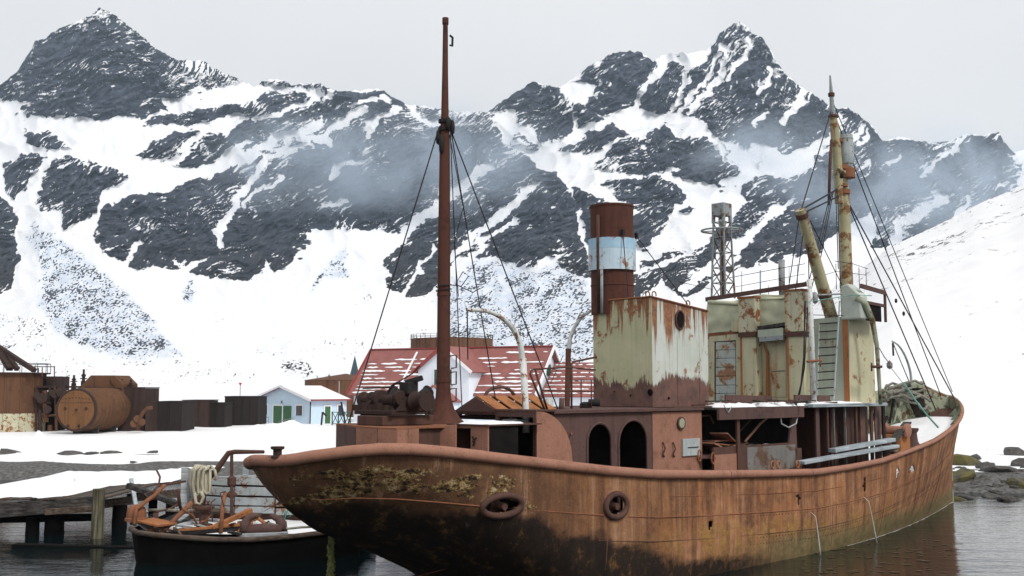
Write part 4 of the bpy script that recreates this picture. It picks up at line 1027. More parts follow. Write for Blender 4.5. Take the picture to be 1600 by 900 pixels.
for x in (1012, 1022, 1075): 
    p = sy(x, 462 if x < 1050 else 476, KY0+0.1); m = MB(); m.tube([p+Vector((0.09*math.cos(a),0,0.09*math.sin(a)+0.03)) for a in np.linspace(-0.4,3.6,8)], 0.02, 5); m.build('lifting_eye', M['rust'], casing)
# ---------------------------------------------------------------- funnel
fx, fy, fr = 12.98, 0.36, 0.62
f0 = sy(957,470,0.36); fx = f0.x
m = MB(); m.lathe([(fr,6.9),(fr,8.2),(fr+0.005,9.0),(fr+0.012,10.02),(fr+0.03,10.03),(fr+0.03,10.09),(fr-0.03,10.09),(fr-0.03,8.8)], (fx,fy,0), (0,0,1), 40); funnel = m.build('funnel', M['mast_rust'], ship, 'auto')
m = MB(); m.lathe([(0,8.9),(fr-0.04,8.9)], (fx,fy,0), (0,0,1), 24); m.build('funnel_inside', M['dark_inside'], funnel)
m = MB(); m.lathe([(fr+0.01,8.17),(fr+0.075,8.17),(fr+0.075,8.78)], (fx,fy,0), (0,0,1), 40); o = m.build('lower_band', M['funnel_band'], funnel, 'auto'); o['label'] = 'pale peeling painted band'
m = MB(); m.lathe([(fr+0.075,8.783),(fr+0.075,9.09),(fr+0.01,9.09)], (fx,fy,0), (0,0,1), 40); o = m.build('upper_band', M['funnel_blue'], funnel, 'auto'); o['label'] = 'blue peeling painted band'
m = MB(); m.lathe([(fr+0.006,7.72),(fr+0.016,7.73),(fr+0.016,7.76),(fr+0.006,7.77)], (fx,fy,0), (0,0,1), 40); m.build('plate_lap', M['mast_rust'], funnel, 'auto')
vd = Vector((-0.75,-0.66,0))
for px, ya, yb, r, mt in ((937,330,470,0.05,'rust_dark'),(942.5,421,470,0.045,'lattice_grey')):
    w = sy(px,(ya+yb)/2,fy); off = (w.x - fx); base = Vector((fx,fy,0)) + Vector((0.707,-0.707,0)).normalized()*off*0.72 + Vector((-0.707,-0.707,0))*0.62
    base = Vector((fx-0.62-0.06, fy-0.05 - (0.12 if px > 940 else 0), 0)) if True else base
    m = MB(); m.tube([base+Vector((0,0,6.9)), base+Vector((0,0,9.75 if px < 940 else 8.15))], r, 8); m.build('waste_steam_pipe', M[mt], funnel, True)
for k, (an, q) in enumerate(((-2.0,(982,466)),(-0.75,(1075,476)))):
    a = Vector((fx+(fr+0.1)*math.cos(an), fy+(fr+0.1)*math.sin(an), 9.2)); b = (ss(q[0],q[1],KS-0.02) if k == 0 else sy(q[0],q[1],KY0) if k == 1 else Vector((10.6, 2.0, 4.3)))
    m = MB(); m.tube([a, b], 0.014, 5); m.build('funnel_guy', M['wire'], funnel)
    m = MB(); m.box(a.x-0.04, a.x+0.04, a.y-0.04, a.y+0.04, 9.13, 9.3); m.build('guy_lug', M['iron_black'], funnel)
# ---------------------------------------------------------------- steam winch on the stern house
WS = 4.55
wy0, wy1 = ss(580,640,WS).y, ss(652,640,WS).y
m = MB(); zb = HZ + 0.01
m.box(WS-0.75, WS+0.75, wy1+0.3, wy1+1.25, zb, zb+0.22); m.build('winch_bed', M['rust_dark'], ship, False, 0.02)
m = MB(); m.box(WS-0.62, WS-0.5, wy1+0.15, wy0-0.15, zb+0.24, zb+0.34); m.box(WS+0.5, WS+0.62, wy1+0.15, wy0-0.15, zb+0.24, zb+0.34); m.box(WS-0.5, WS+0.5, wy1+0.2, wy1+0.32, zb+0.245, zb+0.335); m.box(WS-0.5, WS+0.5, wy0-0.34, wy0-0.22, zb+0.245, zb+0.335)
winch = m.build('winch_frame', M['winch_iron'], ship, False, 0.015)
m = MB(); m.box(WS-0.55, WS-0.1, wy0-0.9, wy0-0.3, zb, zb+0.33); m.build('winch_foot', M['iron_black'], ship)
WZ = zb + 0.56
def wl_lathe(name, prof, s, z, mt='winch_iron', n=20):
    m = MB(); m.lathe(prof, (s, 0, z), (0, 1, 0), n, True); return m.build(name, M[mt], winch, 'auto')
wl_lathe('shaft', [(0.06, wy1-0.02), (0.06, wy0+0.02)], WS, WZ)
wl_lathe('warping_drum', [(0.2,wy0-0.05),(0.2,wy0-0.02),(0.13,wy0+0.04),(0.11,wy0+0.15),(0.14,wy0+0.24),(0.2,wy0+0.27),(0.2,wy0+0.31)], WS, WZ)
wl_lathe('warping_drum', [(0.23,wy1-0.34),(0.23,wy1-0.30),(0.16,wy1-0.2),(0.15,wy1-0.05),(0.19,wy1+0.06),(0.22,wy1+0.08)], WS, WZ)
wl_lathe('gear_wheel', [(0.22,wy0-0.34),(0.24,wy0-0.32),(0.24,wy0-0.27),(0.22,wy0-0.25)], WS, WZ)
wl_lathe('gear_wheel', [(0.25,wy1+0.36),(0.27,wy1+0.38),(0.27,wy1+0.43),(0.25,wy1+0.45)], WS-0.1, WZ+0.02)
wl_lathe('main_drum', [(0.24,wy1+0.55),(0.24,wy1+0.59),(0.13,wy1+0.61),(0.13,wy0-0.5),(0.24,wy0-0.48),(0.24,wy0-0.44)], WS-0.05, WZ)
wl_lathe('crank_disc', [(0.16,wy1+0.2),(0.17,wy1+0.22),(0.17,wy1+0.30),(0.16,wy1+0.32)], WS-0.3, WZ+0.06)
for k, yy in enumerate((wy1+0.22, wy0-0.26)):
    m = MB(); m.lathe([(0.0,-0.02),(0.12,0),(0.13,0.05),(0.13,0.42),(0.15,0.43),(0.15,0.48),(0,0.49)], (WS+0.12, yy, WZ-0.02), (0.86, 0, 0.5), 14); m.build('steam_cylinder', M['iron_black'], winch, 'auto')
    m = MB(); m.tube([(WS-0.28, yy, WZ+0.05), (WS+0.2, yy, WZ+0.08)], 0.035, 6); m.build('connecting_rod', M['winch_iron'], winch)
    m = MB(); m.plate([(WS-0.45,yy-0.05,zb+0.33),(WS+0.45,yy-0.05,zb+0.33),(WS+0.14,yy-0.05,WZ+0.14),(WS-0.14,yy-0.05,WZ+0.14)], (0,0.06,0)); m.build('bearing_cheek', M['winch_iron'], winch)
m = MB(); m.tube([(WS-0.05, wy0-0.55, WZ)] + [(WS+0.05, wy0-0.55-0.42*(1-math.cos(a)), WZ+0.05+0.36*math.sin(a)) for a in np.linspace(0.2, 2.7, 9)], 0.03, 7); m.build('steam_pipe', M['winch_iron'], winch, True)
m = MB(); m.tube([(WS+0.1, wy0-0.7, WZ+0.36), (WS+0.3, wy0-1.15, WZ+0.62), (WS+0.4, wy0-1.3, WZ+0.80)], 0.016, 6); m.build('lever', M['winch_iron'], winch)
m = MB(); m.box(WS-0.2, WS+0.1, wy1+0.1, wy1+0.42, WZ+0.14, WZ+0.42); m.beam((WS-0.1,wy1+0.3,WZ+0.4),(WS+0.15,wy1+0.0,WZ+0.52),0.16,0.12); m.build('valve_chest', M['iron_black'], winch, False, 0.02)
m = MB(); m.tube([(WS-0.4,wy0-0.2,WZ+0.28),(WS-0.4,wy1+0.35,WZ+0.30)], 0.022, 6); m.build('control_rod', M['winch_iron'], winch)
for k in range(5):
    yy = wy1 + 0.45 + k*0.28; m = MB(); m.box(WS-0.58, WS-0.42, yy, yy+0.10, zb+0.32, zb+0.46+0.05*(k % 2)); m.build('guide_block', M['winch_iron'], winch)
# spoked hand wheel lying behind the mast
hw = sy(668, 650, 0.6); m = MB(); m.tube([hw+Vector((0.35*math.cos(a)*0.7, 0.35*math.cos(a)*-0.7, 0.10+0.26*math.sin(a))) for a in np.linspace(0, 2*math.pi, 19)], 0.03, 6, False)
for a in np.linspace(0, math.pi, 4)[:-1]: m.tube([hw+Vector((0.33*math.cos(a)*0.7, -0.33*math.cos(a)*0.7, 0.1+0.25*math.sin(a))), hw+Vector((-0.33*math.cos(a)*0.7, 0.33*math.cos(a)*0.7, 0.1-0.25*math.sin(a)))], 0.018, 5)
m.build('hand_wheel', M['winch_iron'], ship)
# stern bitts on the rail
b = rail_pt(1.05, 1, 0.0, -0.1); m = MB(); m.lathe([(0.13,0),(0.13,0.03),(0.09,0.05),(0.09,0.16),(0.14,0.18),(0.14,0.23)], (b.x, b.y-0.3, b.z), (0,0,1), 14, True); m.build('bollard', M['winch_iron'], ship, 'auto')
# ---------------------------------------------------------------- after mast
MX = 6.05
m = MB(); prof = [(0.55,3.93),(0.42,4.05),(0.27,4.28),(0.19,4.55),(0.165,4.9),(0.16,6.5),(0.15,8.5),(0.125,10.8),(0.11,11.2),(0.095,11.5),(0.075,12.6),(0.062,13.8),(0.08,13.82),(0.08,13.98)]
m.lathe(prof, (MX,0,0), (0,0,1), 18, True); mast = m.build('after_mast', M['mast_rust'], ship, 'auto')
for z, r in ((11.35,0.16),(11.15,0.15),(7.05,0.17),(4.95,0.18)):
    m = MB(); m.lathe([(r-0.03,-0.05),(r,-0.04),(r,0.04),(r-0.03,0.05)], (MX,0,z), (0,0,1), 16, True); m.build('mast_band', M['iron_black'] if z > 10 else M['mast_rust'], mast)
for dx, dy, z0, z1 in ((-0.12,0.1,10.75,11.15),(0.12,-0.14,11.0,11.4),(-0.05,-0.17,11.1,11.45),(0.02,0.18,10.9,11.3),(-0.15,-0.05,10.5,11.0)):
    m = MB(); m.lathe([(0,z0),(0.055,z0+0.05),(0.065,(z0+z1)/2),(0.05,z1-0.05),(0,z1)], (MX+dx,dy,0), (0,0,1), 8); m.build('rigging_block', M['iron_black'], mast, True)
m = MB(); m.tube([(MX+0.1,-0.05,13.3),(MX+0.16,-0.08,13.28),(MX+0.17,-0.08,13.5),(MX+0.1,-0.05,13.55)], 0.03, 6); m.build('truck_sheave', M['iron_black'], mast)
for z in (5.55, 4.75, 5.15):
    m = MB(); m.tube([(MX+0.1,-0.12,z),(MX+0.22,-0.22,z+0.02),(MX+0.22,-0.22,z-0.28),(MX+0.12,-0.14,z-0.3)], 0.022, 6); m.build('step_iron', M['rust_dark'], mast)
m = MB(); m.tube([(MX+0.19*math.cos(a), 0.19*math.sin(a), 7.1+0.02*k/4) for k, a in enumerate(np.linspace(0, 12.5, 40))] + [(MX+0.3,-0.3,7.25),(MX+0.45,-0.4,7.5),(MX+0.3,-0.35,7.6),(MX+0.2,-0.2,7.3),(MX+0.5,-0.5,7.1),(MX+0.62,-0.62,7.2)], 0.014, 5); m.build('wire_turns', M['wire'], mast)
def wire(name, pts, r, parent, mt='wire', sag=0.0):
    m = MB(); P = [Vector(p) for p in pts]
    if len(P) == 2 and sag:
        a, b2 = P; P = [a.lerp(b2, t) - Vector((0,0,sag*4*t*(1-t))) for t in np.linspace(0,1,9)]
    m.tube(P, r, 5); return m.build(name, M[mt], parent)
top = Vector((MX, 0, 11.2))
wire('stay', [top+Vector((-0.1,0.1,0)), sy(541,672,1.6)], 0.017, ship)
wire('stay', [top+Vector((0.1,-0.1,-0.05)), sy(872,640,-1.2)], 0.017, ship)
wire('stay', [top+Vector((0.1,-0.1,0)), sy(774,622,-0.3)], 0.015, ship, sag=0.05)
wire('stay', [top+Vector((0.05,-0.15,-0.1)), sy(722,640,-0.7)], 0.013, ship, sag=0.12)
wire('halyard', [top+Vector((0.05,-0.12,-0.2)), Vector((MX+0.35,-0.3,9.2)), Vector((MX+0.15,-0.2,8.3)), Vector((MX+0.3,-0.2,7.0))], 0.011, ship)
wire('stay', [sy(880,555,1.5), sy(860,600,0.5)], 0.01, ship)
# ---------------------------------------------------------------- davits and boat-deck rails
def davit(name, pts, r, mt, low_mt=None):
    m = MB(); P = [Vector(p) for p in pts]; n = len(P)
    Q = []
    for i in range(n-1):
        p0, p1, p2, p3 = P[max(i-1,0)], P[i], P[i+1], P[min(i+2,n-1)]
        for t in np.linspace(0, 1, 6, False):
            Q.append(0.5*((2*p1) + (p2-p0)*t + (2*p0-5*p1+4*p2-p3)*t*t + (3*p1-p0-3*p2+p3)*t**3))
    Q.append(P[-1]); m.tube(Q, list(np.linspace(r, r*0.55, len(Q))), 10)
    return m.build(name, M[mt], ship, 'auto')
dy_ = -1.75
d1 = davit('davit', [sy(816,560,dy_), sy(812,535,dy_), sy(800,512,dy_), sy(783,496,dy_), sy(760,486,dy_), sy(730,484,dy_)], 0.075, 'davit_white')
p0, p1 = sy(822,650,dy_), sy(817,560,dy_); m = MB(); m.tube([p0-Vector((0,0,0.4)), p0, p1], [0.085,0.08,0.085], 10); m.build('davit_post', M['davit_white'], d1, True)
wire('davit_fall', [sy(730,485,dy_), sy(731,562,dy_)], 0.016, d1)
d2 = davit('davit', [sy(889,545,1.6), sy(892,525,1.6), sy(903,503,1.6), sy(918,489,1.6), sy(940,478,1.6)], 0.07, 'davit_white')
m = MB(); p0, p1 = sy(886,650,1.6), sy(888,545,1.6); m.tube([p0-Vector((0,0,0.2)), p0, p1], 0.08, 10); m.build('davit_post', M['mast_rust'], d2, True)
def pipe(name, pts, r=0.022, mt='rust_dark', parent=None): 
    m = MB(); m.tube(pts, r, 6); return m.build(name, M[mt], parent or ship, True)
pipe('guard_rail', [sy(834,577,-1.2), sy(888,574,-1.2), sy(930,578,-1.2)], 0.025); pipe('guard_rail', [sy(893,643,-0.9), sy(893,568,-0.9), sy(897,565,-0.9), sy(932,558,-0.9)], 0.03)
pipe('guard_rail', [sy(846,610,-1.2), sy(930,612,-1.2)], 0.018); pipe('guard_rail', [sy(893,594,-0.9), sy(930,594,-0.9)], 0.014)
pipe('bent_stanchion', [sy(832,577,-1.2), sy(828,584,-1.2), sy(851,640,-1.2)], 0.028); pipe('bent_stanchion', [sy(836,577,-1.2), sy(855,640,-1.2)], 0.03)
for px in (908, 924): pipe('rail_stanchion', [sy(px,640,-0.9), sy(px,593,-0.9)], 0.018)
pipe('vent_pipe', [sy(877,645,-1.5), sy(878,622,-1.5)], 0.07, 'rust_purple'); pipe('rail_stanchion', [sy(888,642,-1.6), sy(893,680,-2.5)], 0.02, 'rust')
m = MB(); c = sy(915,632,-0.6); m.lathe([(0.12,0),(0.16,0.05),(0.16,0.22),(0.12,0.25),(0.07,0.27)], c-Vector((0,0,0.2)), (0,0,1), 12, True); m.lathe([(0.1,0),(0.1,0.3)], c+Vector((0,-0.1,0.05)), (0.7,-0.7,0), 10, True); m.build('pump', M['iron_black'], ship, 'auto')
m = MB(); c = sy(858,636,-0.4); m.lathe([(0.09,0),(0.11,0.05),(0.11,0.35),(0.07,0.42),(0,0.43)], c-Vector((0,0,0.2)), (0,0,1), 12); m.build('mushroom_vent', M['davit_white'], ship, 'auto')
# ---------------------------------------------------------------- bridge, seen from aft
BS = 21.2
def bq(name, quad, mt, s=BS, th=0.04, parent=None, bevel=0):
    m = MB(); m.plate([ss(x, y, s) for x, y in quad], (th,0,0)); return m.build(name, M[mt] if isinstance(mt, str) else mt, parent or ship, False, bevel)
yP, yS = ss(1106,560,BS).y, ss(1326,560,BS).y
m = MB(); m.box(BS+0.02, 22.9, yS+0.03, yP-0.03, BZ+0.05, 7.05); bridge = m.build('bridge', M['bridge_green'], ship)
bq('aft_wall', [(1106,522),(1262,508),(1262,634),(1106,630)], 'bridge_cream', BS-0.03, parent=bridge)
bq('aft_wall', [(1262,499),(1327,494),(1327,636),(1262,634)], 'bridge_green', BS-0.031, parent=bridge)
m = MB(); m.box(BS-0.04, 22.92, yS-0.02, yS+0.03, BZ+0.05, 7.06); o = m.build('side_wall', M['bridge_cream'], bridge); o['label'] = 'cream starboard side of the wheelhouse with rust streaks'
m = MB(); m.box(BS-0.06, BS-0.04, yS-0.03, yS+0.16, BZ+0.05, 7.05); m.build('corner_post', M['rust_orange'], bridge)
bq('deck_edge', [(1104,520),(1262,503),(1262,511),(1104,529)], 'rust', BS-0.09, 0.06, bridge)
# canvas dodger with sagging folds
m = MB(); nx, ny = 46, 14; vs = []
for i in range(nx):
    for j in range(ny):
        u, v = i/(nx-1), j/(ny-1)
        top_ = 470 - 19*u + 5*math.sin(u*math.pi*2.0)**2; bot = 521 - 15*u
        p = ss(1107 + 156*u, top_ + (bot-top_)*v, BS-0.05)
        f = float(fbm(np.array(u*5.0), np.array(v*2.2 + 0.8*math.sin(u*6)), 3, 55))*0.10 + 0.06*math.sin(v*3.1)
        vs.append((p.x - 0.05 - f, p.y, p.z))
m.add(vs, [(i*ny+j, (i+1)*ny+j, (i+1)*ny+j+1, i*ny+j+1) for i in range(nx-1) for j in range(ny-1)])
m.build('canvas_dodger', M['canvas'], bridge, True)
m = MB(); m.tube([ss(1107,472,BS-0.12), ss(1130,473,BS-0.13), ss(1157,475,BS-0.12)], 0.075, 8); m.tube([ss(1183,468,BS-0.12), ss(1230,466,BS-0.12)], 0.05, 8); m.build('rolled_canvas', M['canvas'], bridge, True)
a, b = ss(1103,468,BS-0.02), ss(1260,444,BS-0.02); m = MB(); m.beam(a, b, 0.08, 0.15); m.build('top_beam', M['rust_purple'], bridge)
# ventilator trunks standing in front of the wall
def trunk(x0, x1, yt, ym, yb):
    a, b = ss(x0,yt,BS-0.3), ss(x1,yt,BS-0.3); zm, zb2 = ss(x0,ym,BS-0.3).z, ss(x0,yb,BS-0.3).z
    m = MB(); m.box(BS-0.46, BS-0.05, b.y, a.y, zm, a.z); t_ = m.build('ventilator_trunk', M['trunk_paint'], bridge, False, 0.015)
    m = MB(); m.box(BS-0.48, BS-0.03, b.y-0.02, a.y+0.02, a.z-0.02, a.z+0.06); m.build('trunk_lip', M['rust'], bridge)
    m = MB(); m.box(BS-0.47, BS-0.04, b.y-0.015, a.y+0.015, zm-0.16, zm); m.build('trunk_flange', M['rust_dark'], bridge)
    m = MB(); m.box(BS-0.40, BS-0.05, b.y+0.02, a.y-0.04, zb2, zm-0.16); m.build('trunk_lower', M['bridge_cream'], bridge, False, 0.01)
    m = MB(); m.box(BS-0.42, BS-0.04, a.y-0.09, a.y-0.02, zb2, a.z-0.05); m.build('trunk_edge', M['rust_orange'], bridge)
trunk(1157,1183,467,520,630); trunk(1229,1257,456,519,630)
bq('small_trunk', [(1143,502),(1157,502),(1157,518),(1143,518)], 'bridge_cream', BS-0.3, 0.25, bridge)
# aft door of boards with its frame
dr = bq('door', [(1116,533),(1150,531),(1150,628),(1116,628)], 'dark_inside', BS-0.045, 0.03)
for (q, n_) in (([(1108,526),(1158,521),(1158,531),(1108,534)],'f'),([(1108,534),(1116,534),(1116,629),(1108,629)],'f'),([(1150,531),(1158,531),(1158,629),(1150,629)],'f')):
    bq('door_frame', q, 'bridge_cream', BS-0.10, 0.07, dr)
M['door_boards'] = painted('door_boards', (0.48,0.53,0.50), (0.36,0.41,0.38), (0.36,0.19,0.10), 0.9, None, 0.2, 0.9)
ys_ = [534,547,560,574,588,602,615,627]
for a_, b_ in zip(ys_[:-1], ys_[1:]): bq('door_board', [(1118.5,a_+0.4),(1149,a_-0.4),(1149,b_-1.0),(1118.5,b_-0.6)], 'door_boards', BS-0.06-0.01*random.random(), 0.02, dr)
# shelf lamp box over the recess, door panel and brackets
bq('lamp_box', [(1184,516),(1222,512),(1222,524),(1184,527)], 'bridge_green', BS-0.5, 0.4, bridge); bq('lamp_box_tray', [(1186,527),(1222,524),(1222,531),(1186,534)], 'lattice_grey', BS-0.5, 0.35, bridge); bq('awning_strip', [(1184,510),(1229,503),(1229,508),(1184,516)], 'wood_dark', BS-0.4, 0.3, bridge)
bq('inner_door', [(1206,540),(1228,540),(1228,620),(1206,620)], 'bridge_cream', BS-0.05, 0.012, bridge)
pipe('door_bar', [ss(1206,580,BS-0.07), ss(1226,579,BS-0.07)], 0.016, 'lattice_grey', bridge)
pipe('bracket', [ss(1183,545,BS-0.1), ss(1188,538,BS-0.25), ss(1192,534,BS-0.3)], 0.014, 'wire', bridge)
m = MB(); m.tube([ss(1193,536,BS-0.1), ss(1199,552,BS-0.09), ss(1200,625,BS-0.09)], [0.03,0.06,0.09], 6); m.build('rust_run', M['rust_orange'], bridge)
pipe('hose', [ss(1158,535,BS-0.14), ss(1160,570,BS-0.14), ss(1163,625,BS-0.14)], 0.02, 'wire', bridge)
pipe('hose', [sy(1258,470,-2.2), sy(1256,560,-2.2), sy(1252,600,-2.3), sy(1244,632,-2.6), sy(1240,650,-2.8)], 0.03, 'wire', ship)
pipe('hose', [sy(1262,480,-2.2), sy(1257,575,-2.25), sy(1247,630,-2.6)], 0.02, 'wire', ship)
# white and rusty davit post beside the ladder
m = MB(); p0, p1 = sy(1272,632,-2.6), sy(1265,436,-2.6); m.tube([p0, p0.lerp(p1,0.5), p1], [0.085,0.08,0.07], 10); bp = m.build('boat_davit_post', M['davit_white'], ship, True)
pipe('clamp', [sy(1261,565,-2.62), sy(1281,563,-2.72)], 0.04, 'rust', bp); pipe('clamp_handle', [sy(1281,557,-2.72), sy(1282,573,-2.72)], 0.025, 'rust', bp)
m = MB(); c = sy(1273,465,-2.6); m.lathe([(0,-0.2),(0.09,-0.15),(0.1,0),(0.07,0.15),(0,0.2)], c, (0,0,1), 10); m.build('lantern', M['lattice_grey'], bp, True)
# ladder
m = MB(); m.tube([ss(1277,626,BS-0.5), ss(1280,505,BS-0.12)], 0.022, 6); m.tube([ss(1303,624,BS-0.5), ss(1312,470,BS-0.12)], 0.03, 6); ladder = m.build('ladder', M['barrel_grey'], ship)
for k in range(10):
    f = k/9.0; a = ss(1277,620,BS-0.49).lerp(ss(1280,506,BS-0.12), f); b = ss(1303,618,BS-0.49).lerp(ss(1310,504,BS-0.12), f)
    m = MB(); m.tube([a, b], 0.022, 6); m.build('rung', M['iron_black'], ladder)
# upper wheelhouse shelter, canvas-covered, with an open dark front
m = MB(); vs = []; q0 = [ss(1313,446,BS),ss(1346,462,BS),ss(1346,498,BS),ss(1313,500,BS)]
m.plate([ss(1313,447,BS-0.1),ss(1324,443,BS-0.1),ss(1344,461,BS-0.1),ss(1346,498,BS-0.1),ss(1313,500,BS-0.1)], (0.5,0,0)); sh = m.build('canvas_shelter', M['shelter_cloth'], bridge, False, 0.05)
yS2 = ss(1346,480,BS).y
m = MB(); z0, z1, z2 = ss(1346,500,BS).z, ss(1346,474,BS).z, ss(1340,447,BS).z
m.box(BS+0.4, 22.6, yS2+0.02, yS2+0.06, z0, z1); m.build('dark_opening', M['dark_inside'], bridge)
m = MB(); m.beam((BS,yS2,z2),(22.85,yS2,z2-0.12),0.06,0.14); m.beam((22.85,yS2,z0),(22.85,yS2,z2-0.1),0.07,0.07); m.beam((BS+0.4,yS2,z1+0.05),(22.85,yS2,z1),0.05,0.10); m.build('shelter_frame', M['rust_purple'], bridge)
m = MB(); m.tube([ss(1338,465,BS-0.1), sy(1352,475,yS2-0.1), sy(1363,500,yS2-0.15), sy(1370,540,yS2-0.2), sy(1374,600,yS2-0.3), sy(1376,632,yS2-0.3)], [0.11,0.1,0.09,0.07,0.06,0.06], 10); m.build('boat_davit', M['bulwark_green'], ship, True)
pipe('davit_clamp', [sy(1362,573,yS2-0.3), sy(1377,573,yS2-0.3)], 0.05, 'rust_dark'); pipe('davit_clamp', [sy(1362,567,yS2-0.3), sy(1362,580,yS2-0.3)], 0.03, 'rust_dark')
wire('teal_line', [sy(1262,472,-2.6), sy(1330,461,yS2), sy(1362,462,yS2)], 0.014, ship, 'rope_teal')
wire('guard_wire', [sy(1265,492,-2.6), sy(1318,493,-2.6)], 0.012, ship); wire('guard_wire', [sy(1265,462,-2.6), sy(1316,459,-2.6)], 0.03, ship, 'lattice_grey')
# rails on the upper bridge
for (x0, y0, x1, y1, r) in ((1060,440,1112,452,0.010),(1140,434,1258,412,0.012),(1140,450,1258,428,0.010)): wire('guard_wire', [ss(x0,y0,22.4), ss(x1,y1,22.4)], r, bridge)
for px, yt, yb, r in ((1159,424,456,0.014),(1188,422,462,0.024),(1201,446,460,0.012),(1233,416,448,0.014),(1246,413,446,0.014),(1264,412,440,0.014)): pipe('rail_stanchion', [ss(px,yb,22.4), ss(px,yt,22.4)], r, 'lattice_grey', bridge)
pipe('grey_post', [ss(1222,462,22.6), ss(1221,406,22.6)], 0.13, 'lattice_grey', bridge)
for px in (1307, 1332, 1343, 1354): pipe('rail_stanchion', [sy(px,452,-1.2), sy(px-1,412+(px-1307)*0.15,-1.2)], 0.016, 'lattice_grey', bridge)
wire('guard_wire', [sy(1305,408,-1.2), sy(1332,412,-1.2), sy(1356,420,-1.2)], 0.012, bridge); wire('guard_wire', [sy(1258,440,-1.2), sy(1306,424,-1.2), sy(1354,430,-1.2)], 0.01, bridge)
# lattice signal tower on the bridge roof
LS = 22.0
m = MB(); c = ss(1130,462,LS); hb, ht = 0.30, 0.20; zt0, zt1 = c.z - 0.1, ss(1130,378,LS).z; ztop = ss(1130,318,LS).z
cor = lambda z, k: Vector((c.x + (1 if k in (0,3) else -1)*(hb+(ht-hb)*(z-zt0)/(ztop-zt0)), c.y + (1 if k < 2 else -1)*(hb+(ht-hb)*(z-zt0)/(ztop-zt0)), z))
m = MB()
for k in range(4): m.beam(cor(zt0,k), cor(ztop-0.7,k), 0.055, 0.055)
tower = m.build('lattice_tower', M['lattice_grey'], ship)
lv = np.linspace(zt0, ztop-0.7, 6)
for i in range(5):
    for k in range(4):
        k2 = (k+1) % 4; m = MB(); m.beam(cor(lv[i],k), cor(lv[i+1],k2), 0.03, 0.03); m.beam(cor(lv[i+1],k), cor(lv[i+1],k2), 0.03, 0.03); m.build('brace', M['lattice_grey'] if k % 2 else M['rust_dark'], tower)
m = MB(); m.tube([(c.x,c.y,zt0),(c.x,c.y,ztop-0.5)], 0.05, 8); m.build('inner_pipe', M['rust_dark'], tower)
zr_ = ss(1130,360,LS).z; m = MB(); m.tube([(c.x+0.75*math.cos(a), c.y+0.75*math.sin(a), zr_) for a in np.linspace(0, 2*math.pi, 25)], 0.035, 6, False)
for a in (0.4, 2.0, 3.6, 5.2): m.tube([(c.x+0.2*math.cos(a), c.y+0.2*math.sin(a), zr_), (c.x+0.75*math.cos(a), c.y+0.75*math.sin(a), zr_)], 0.02, 5)
m.build('hoop', M['lattice_grey'], tower)
z0, z1 = ss(1130,338,LS).z, ztop
m = MB(); m.box(c.x-0.27, c.x+0.27, c.y-0.27, c.y+0.27, z0, z1); m.build('head_box', M['lattice_grey'], tower, False, 0.02)
for k in range(4):
    p = cor(z0-0.25,k); m = MB(); m.beam(p, cor(z0+0.1,k)*1.0, 0.10, 0.10); m.build('head_leg', M['lattice_grey'], tower)
m = MB(); m.lathe([(0,0),(0.13,0.05),(0.15,0.2),(0.1,0.3),(0,0.32)], (c.x-0.05,c.y-0.05,z0-0.42), (0,0,1), 12); m.build('lamp', M['davit_white'], tower, True)
# ---------------------------------------------------------------- derrick boom
a, b = sy(1301,502,-1.9), sy(1252,333,-1.9)
m = MB(); d = (b-a).normalized(); m.tube([a-d*0.3, a, a.lerp(b,0.5), b, b+d*0.12], [0.21,0.21,0.2,0.16,0.17], 12); boom = m.build('derrick_boom', M['mast_yellow'], ship, 'auto')
m = MB(); m.tube([b-d*0.18, b-d*0.02], 0.20, 10); m.build('boom_band', M['rust_dark'], boom); m = MB(); m.tube([a+d*0.9, a+d*1.05], 0.23, 10); m.build('boom_band', M['rust_dark'], boom)
# ---------------------------------------------------------------- foremast with crow's nest
def fm(py, px): return sy(px, py, 0.0)
low, mid_, hi, tp = fm(500,1325), fm(300,1318), fm(165,1300), fm(118,1297)
base = low + (low - mid_)*0.75
m = MB(); m.tube([base, low, mid_, fm(262,1314)], [0.26,0.25,0.21,0.2], 14); fmast = m.build('foremast', M['mast_yellow'], ship, 'auto')
m = MB(); m.tube([fm(318,1311), fm(262,1309), fm(200,1304), fm(180,1301)], [0.16,0.18,0.17,0.13], 12); m.build('topmast', M['mast_yellow'], fmast, 'auto')
m = MB(); m.tube([fm(185,1301), fm(148,1299), fm(118,1297)], [0.10,0.075,0.03], 10); m.build('pole', M['lattice_grey'], fmast, 'auto')
m = MB(); m.tube([fm(320,1295), fm(255,1297), fm(218,1299)], [0.05,0.06,0.05], 8); m.build('mast_ladder_pipe', M['rust_dark'], fmast, True)
for py, px, r, h in ((262,1314,0.30,0.10),(272,1315,0.26,0.07),(220,1308,0.22,0.08),(148,1299,0.12,0.08),(182,1302,0.19,0.06),(300,1317,0.27,0.1),(290,1314,0.25,0.07)):
    c = fm(py, px); m = MB(); m.lathe([(r-0.05,-h),(r,-h*0.8),(r,h*0.8),(r-0.05,h)], c, (0,0,1), 14, True); m.build('mast_band', M['rust'] if r > 0.2 else M['rust_dark'], fmast)
for k in range(10):
    c = fm(rnd.uniform(262,305), rnd.uniform(1300,1330)) + Vector((rnd.uniform(-0.1,0.1), rnd.uniform(-0.3,0.1), 0)); m = MB(); m.lathe([(0,-0.14),(0.07,-0.1),(0.08,0.05),(0,0.14)], c, (rnd.uniform(-1,1), rnd.uniform(-1,1), 1), 8); m.build('rigging_block', M[rnd.choice(['rust_dark','mast_yellow','iron_black'])], fmast, True)
c = sy(1323,262,-0.15); zt = sy(1323,212,-0.15).z
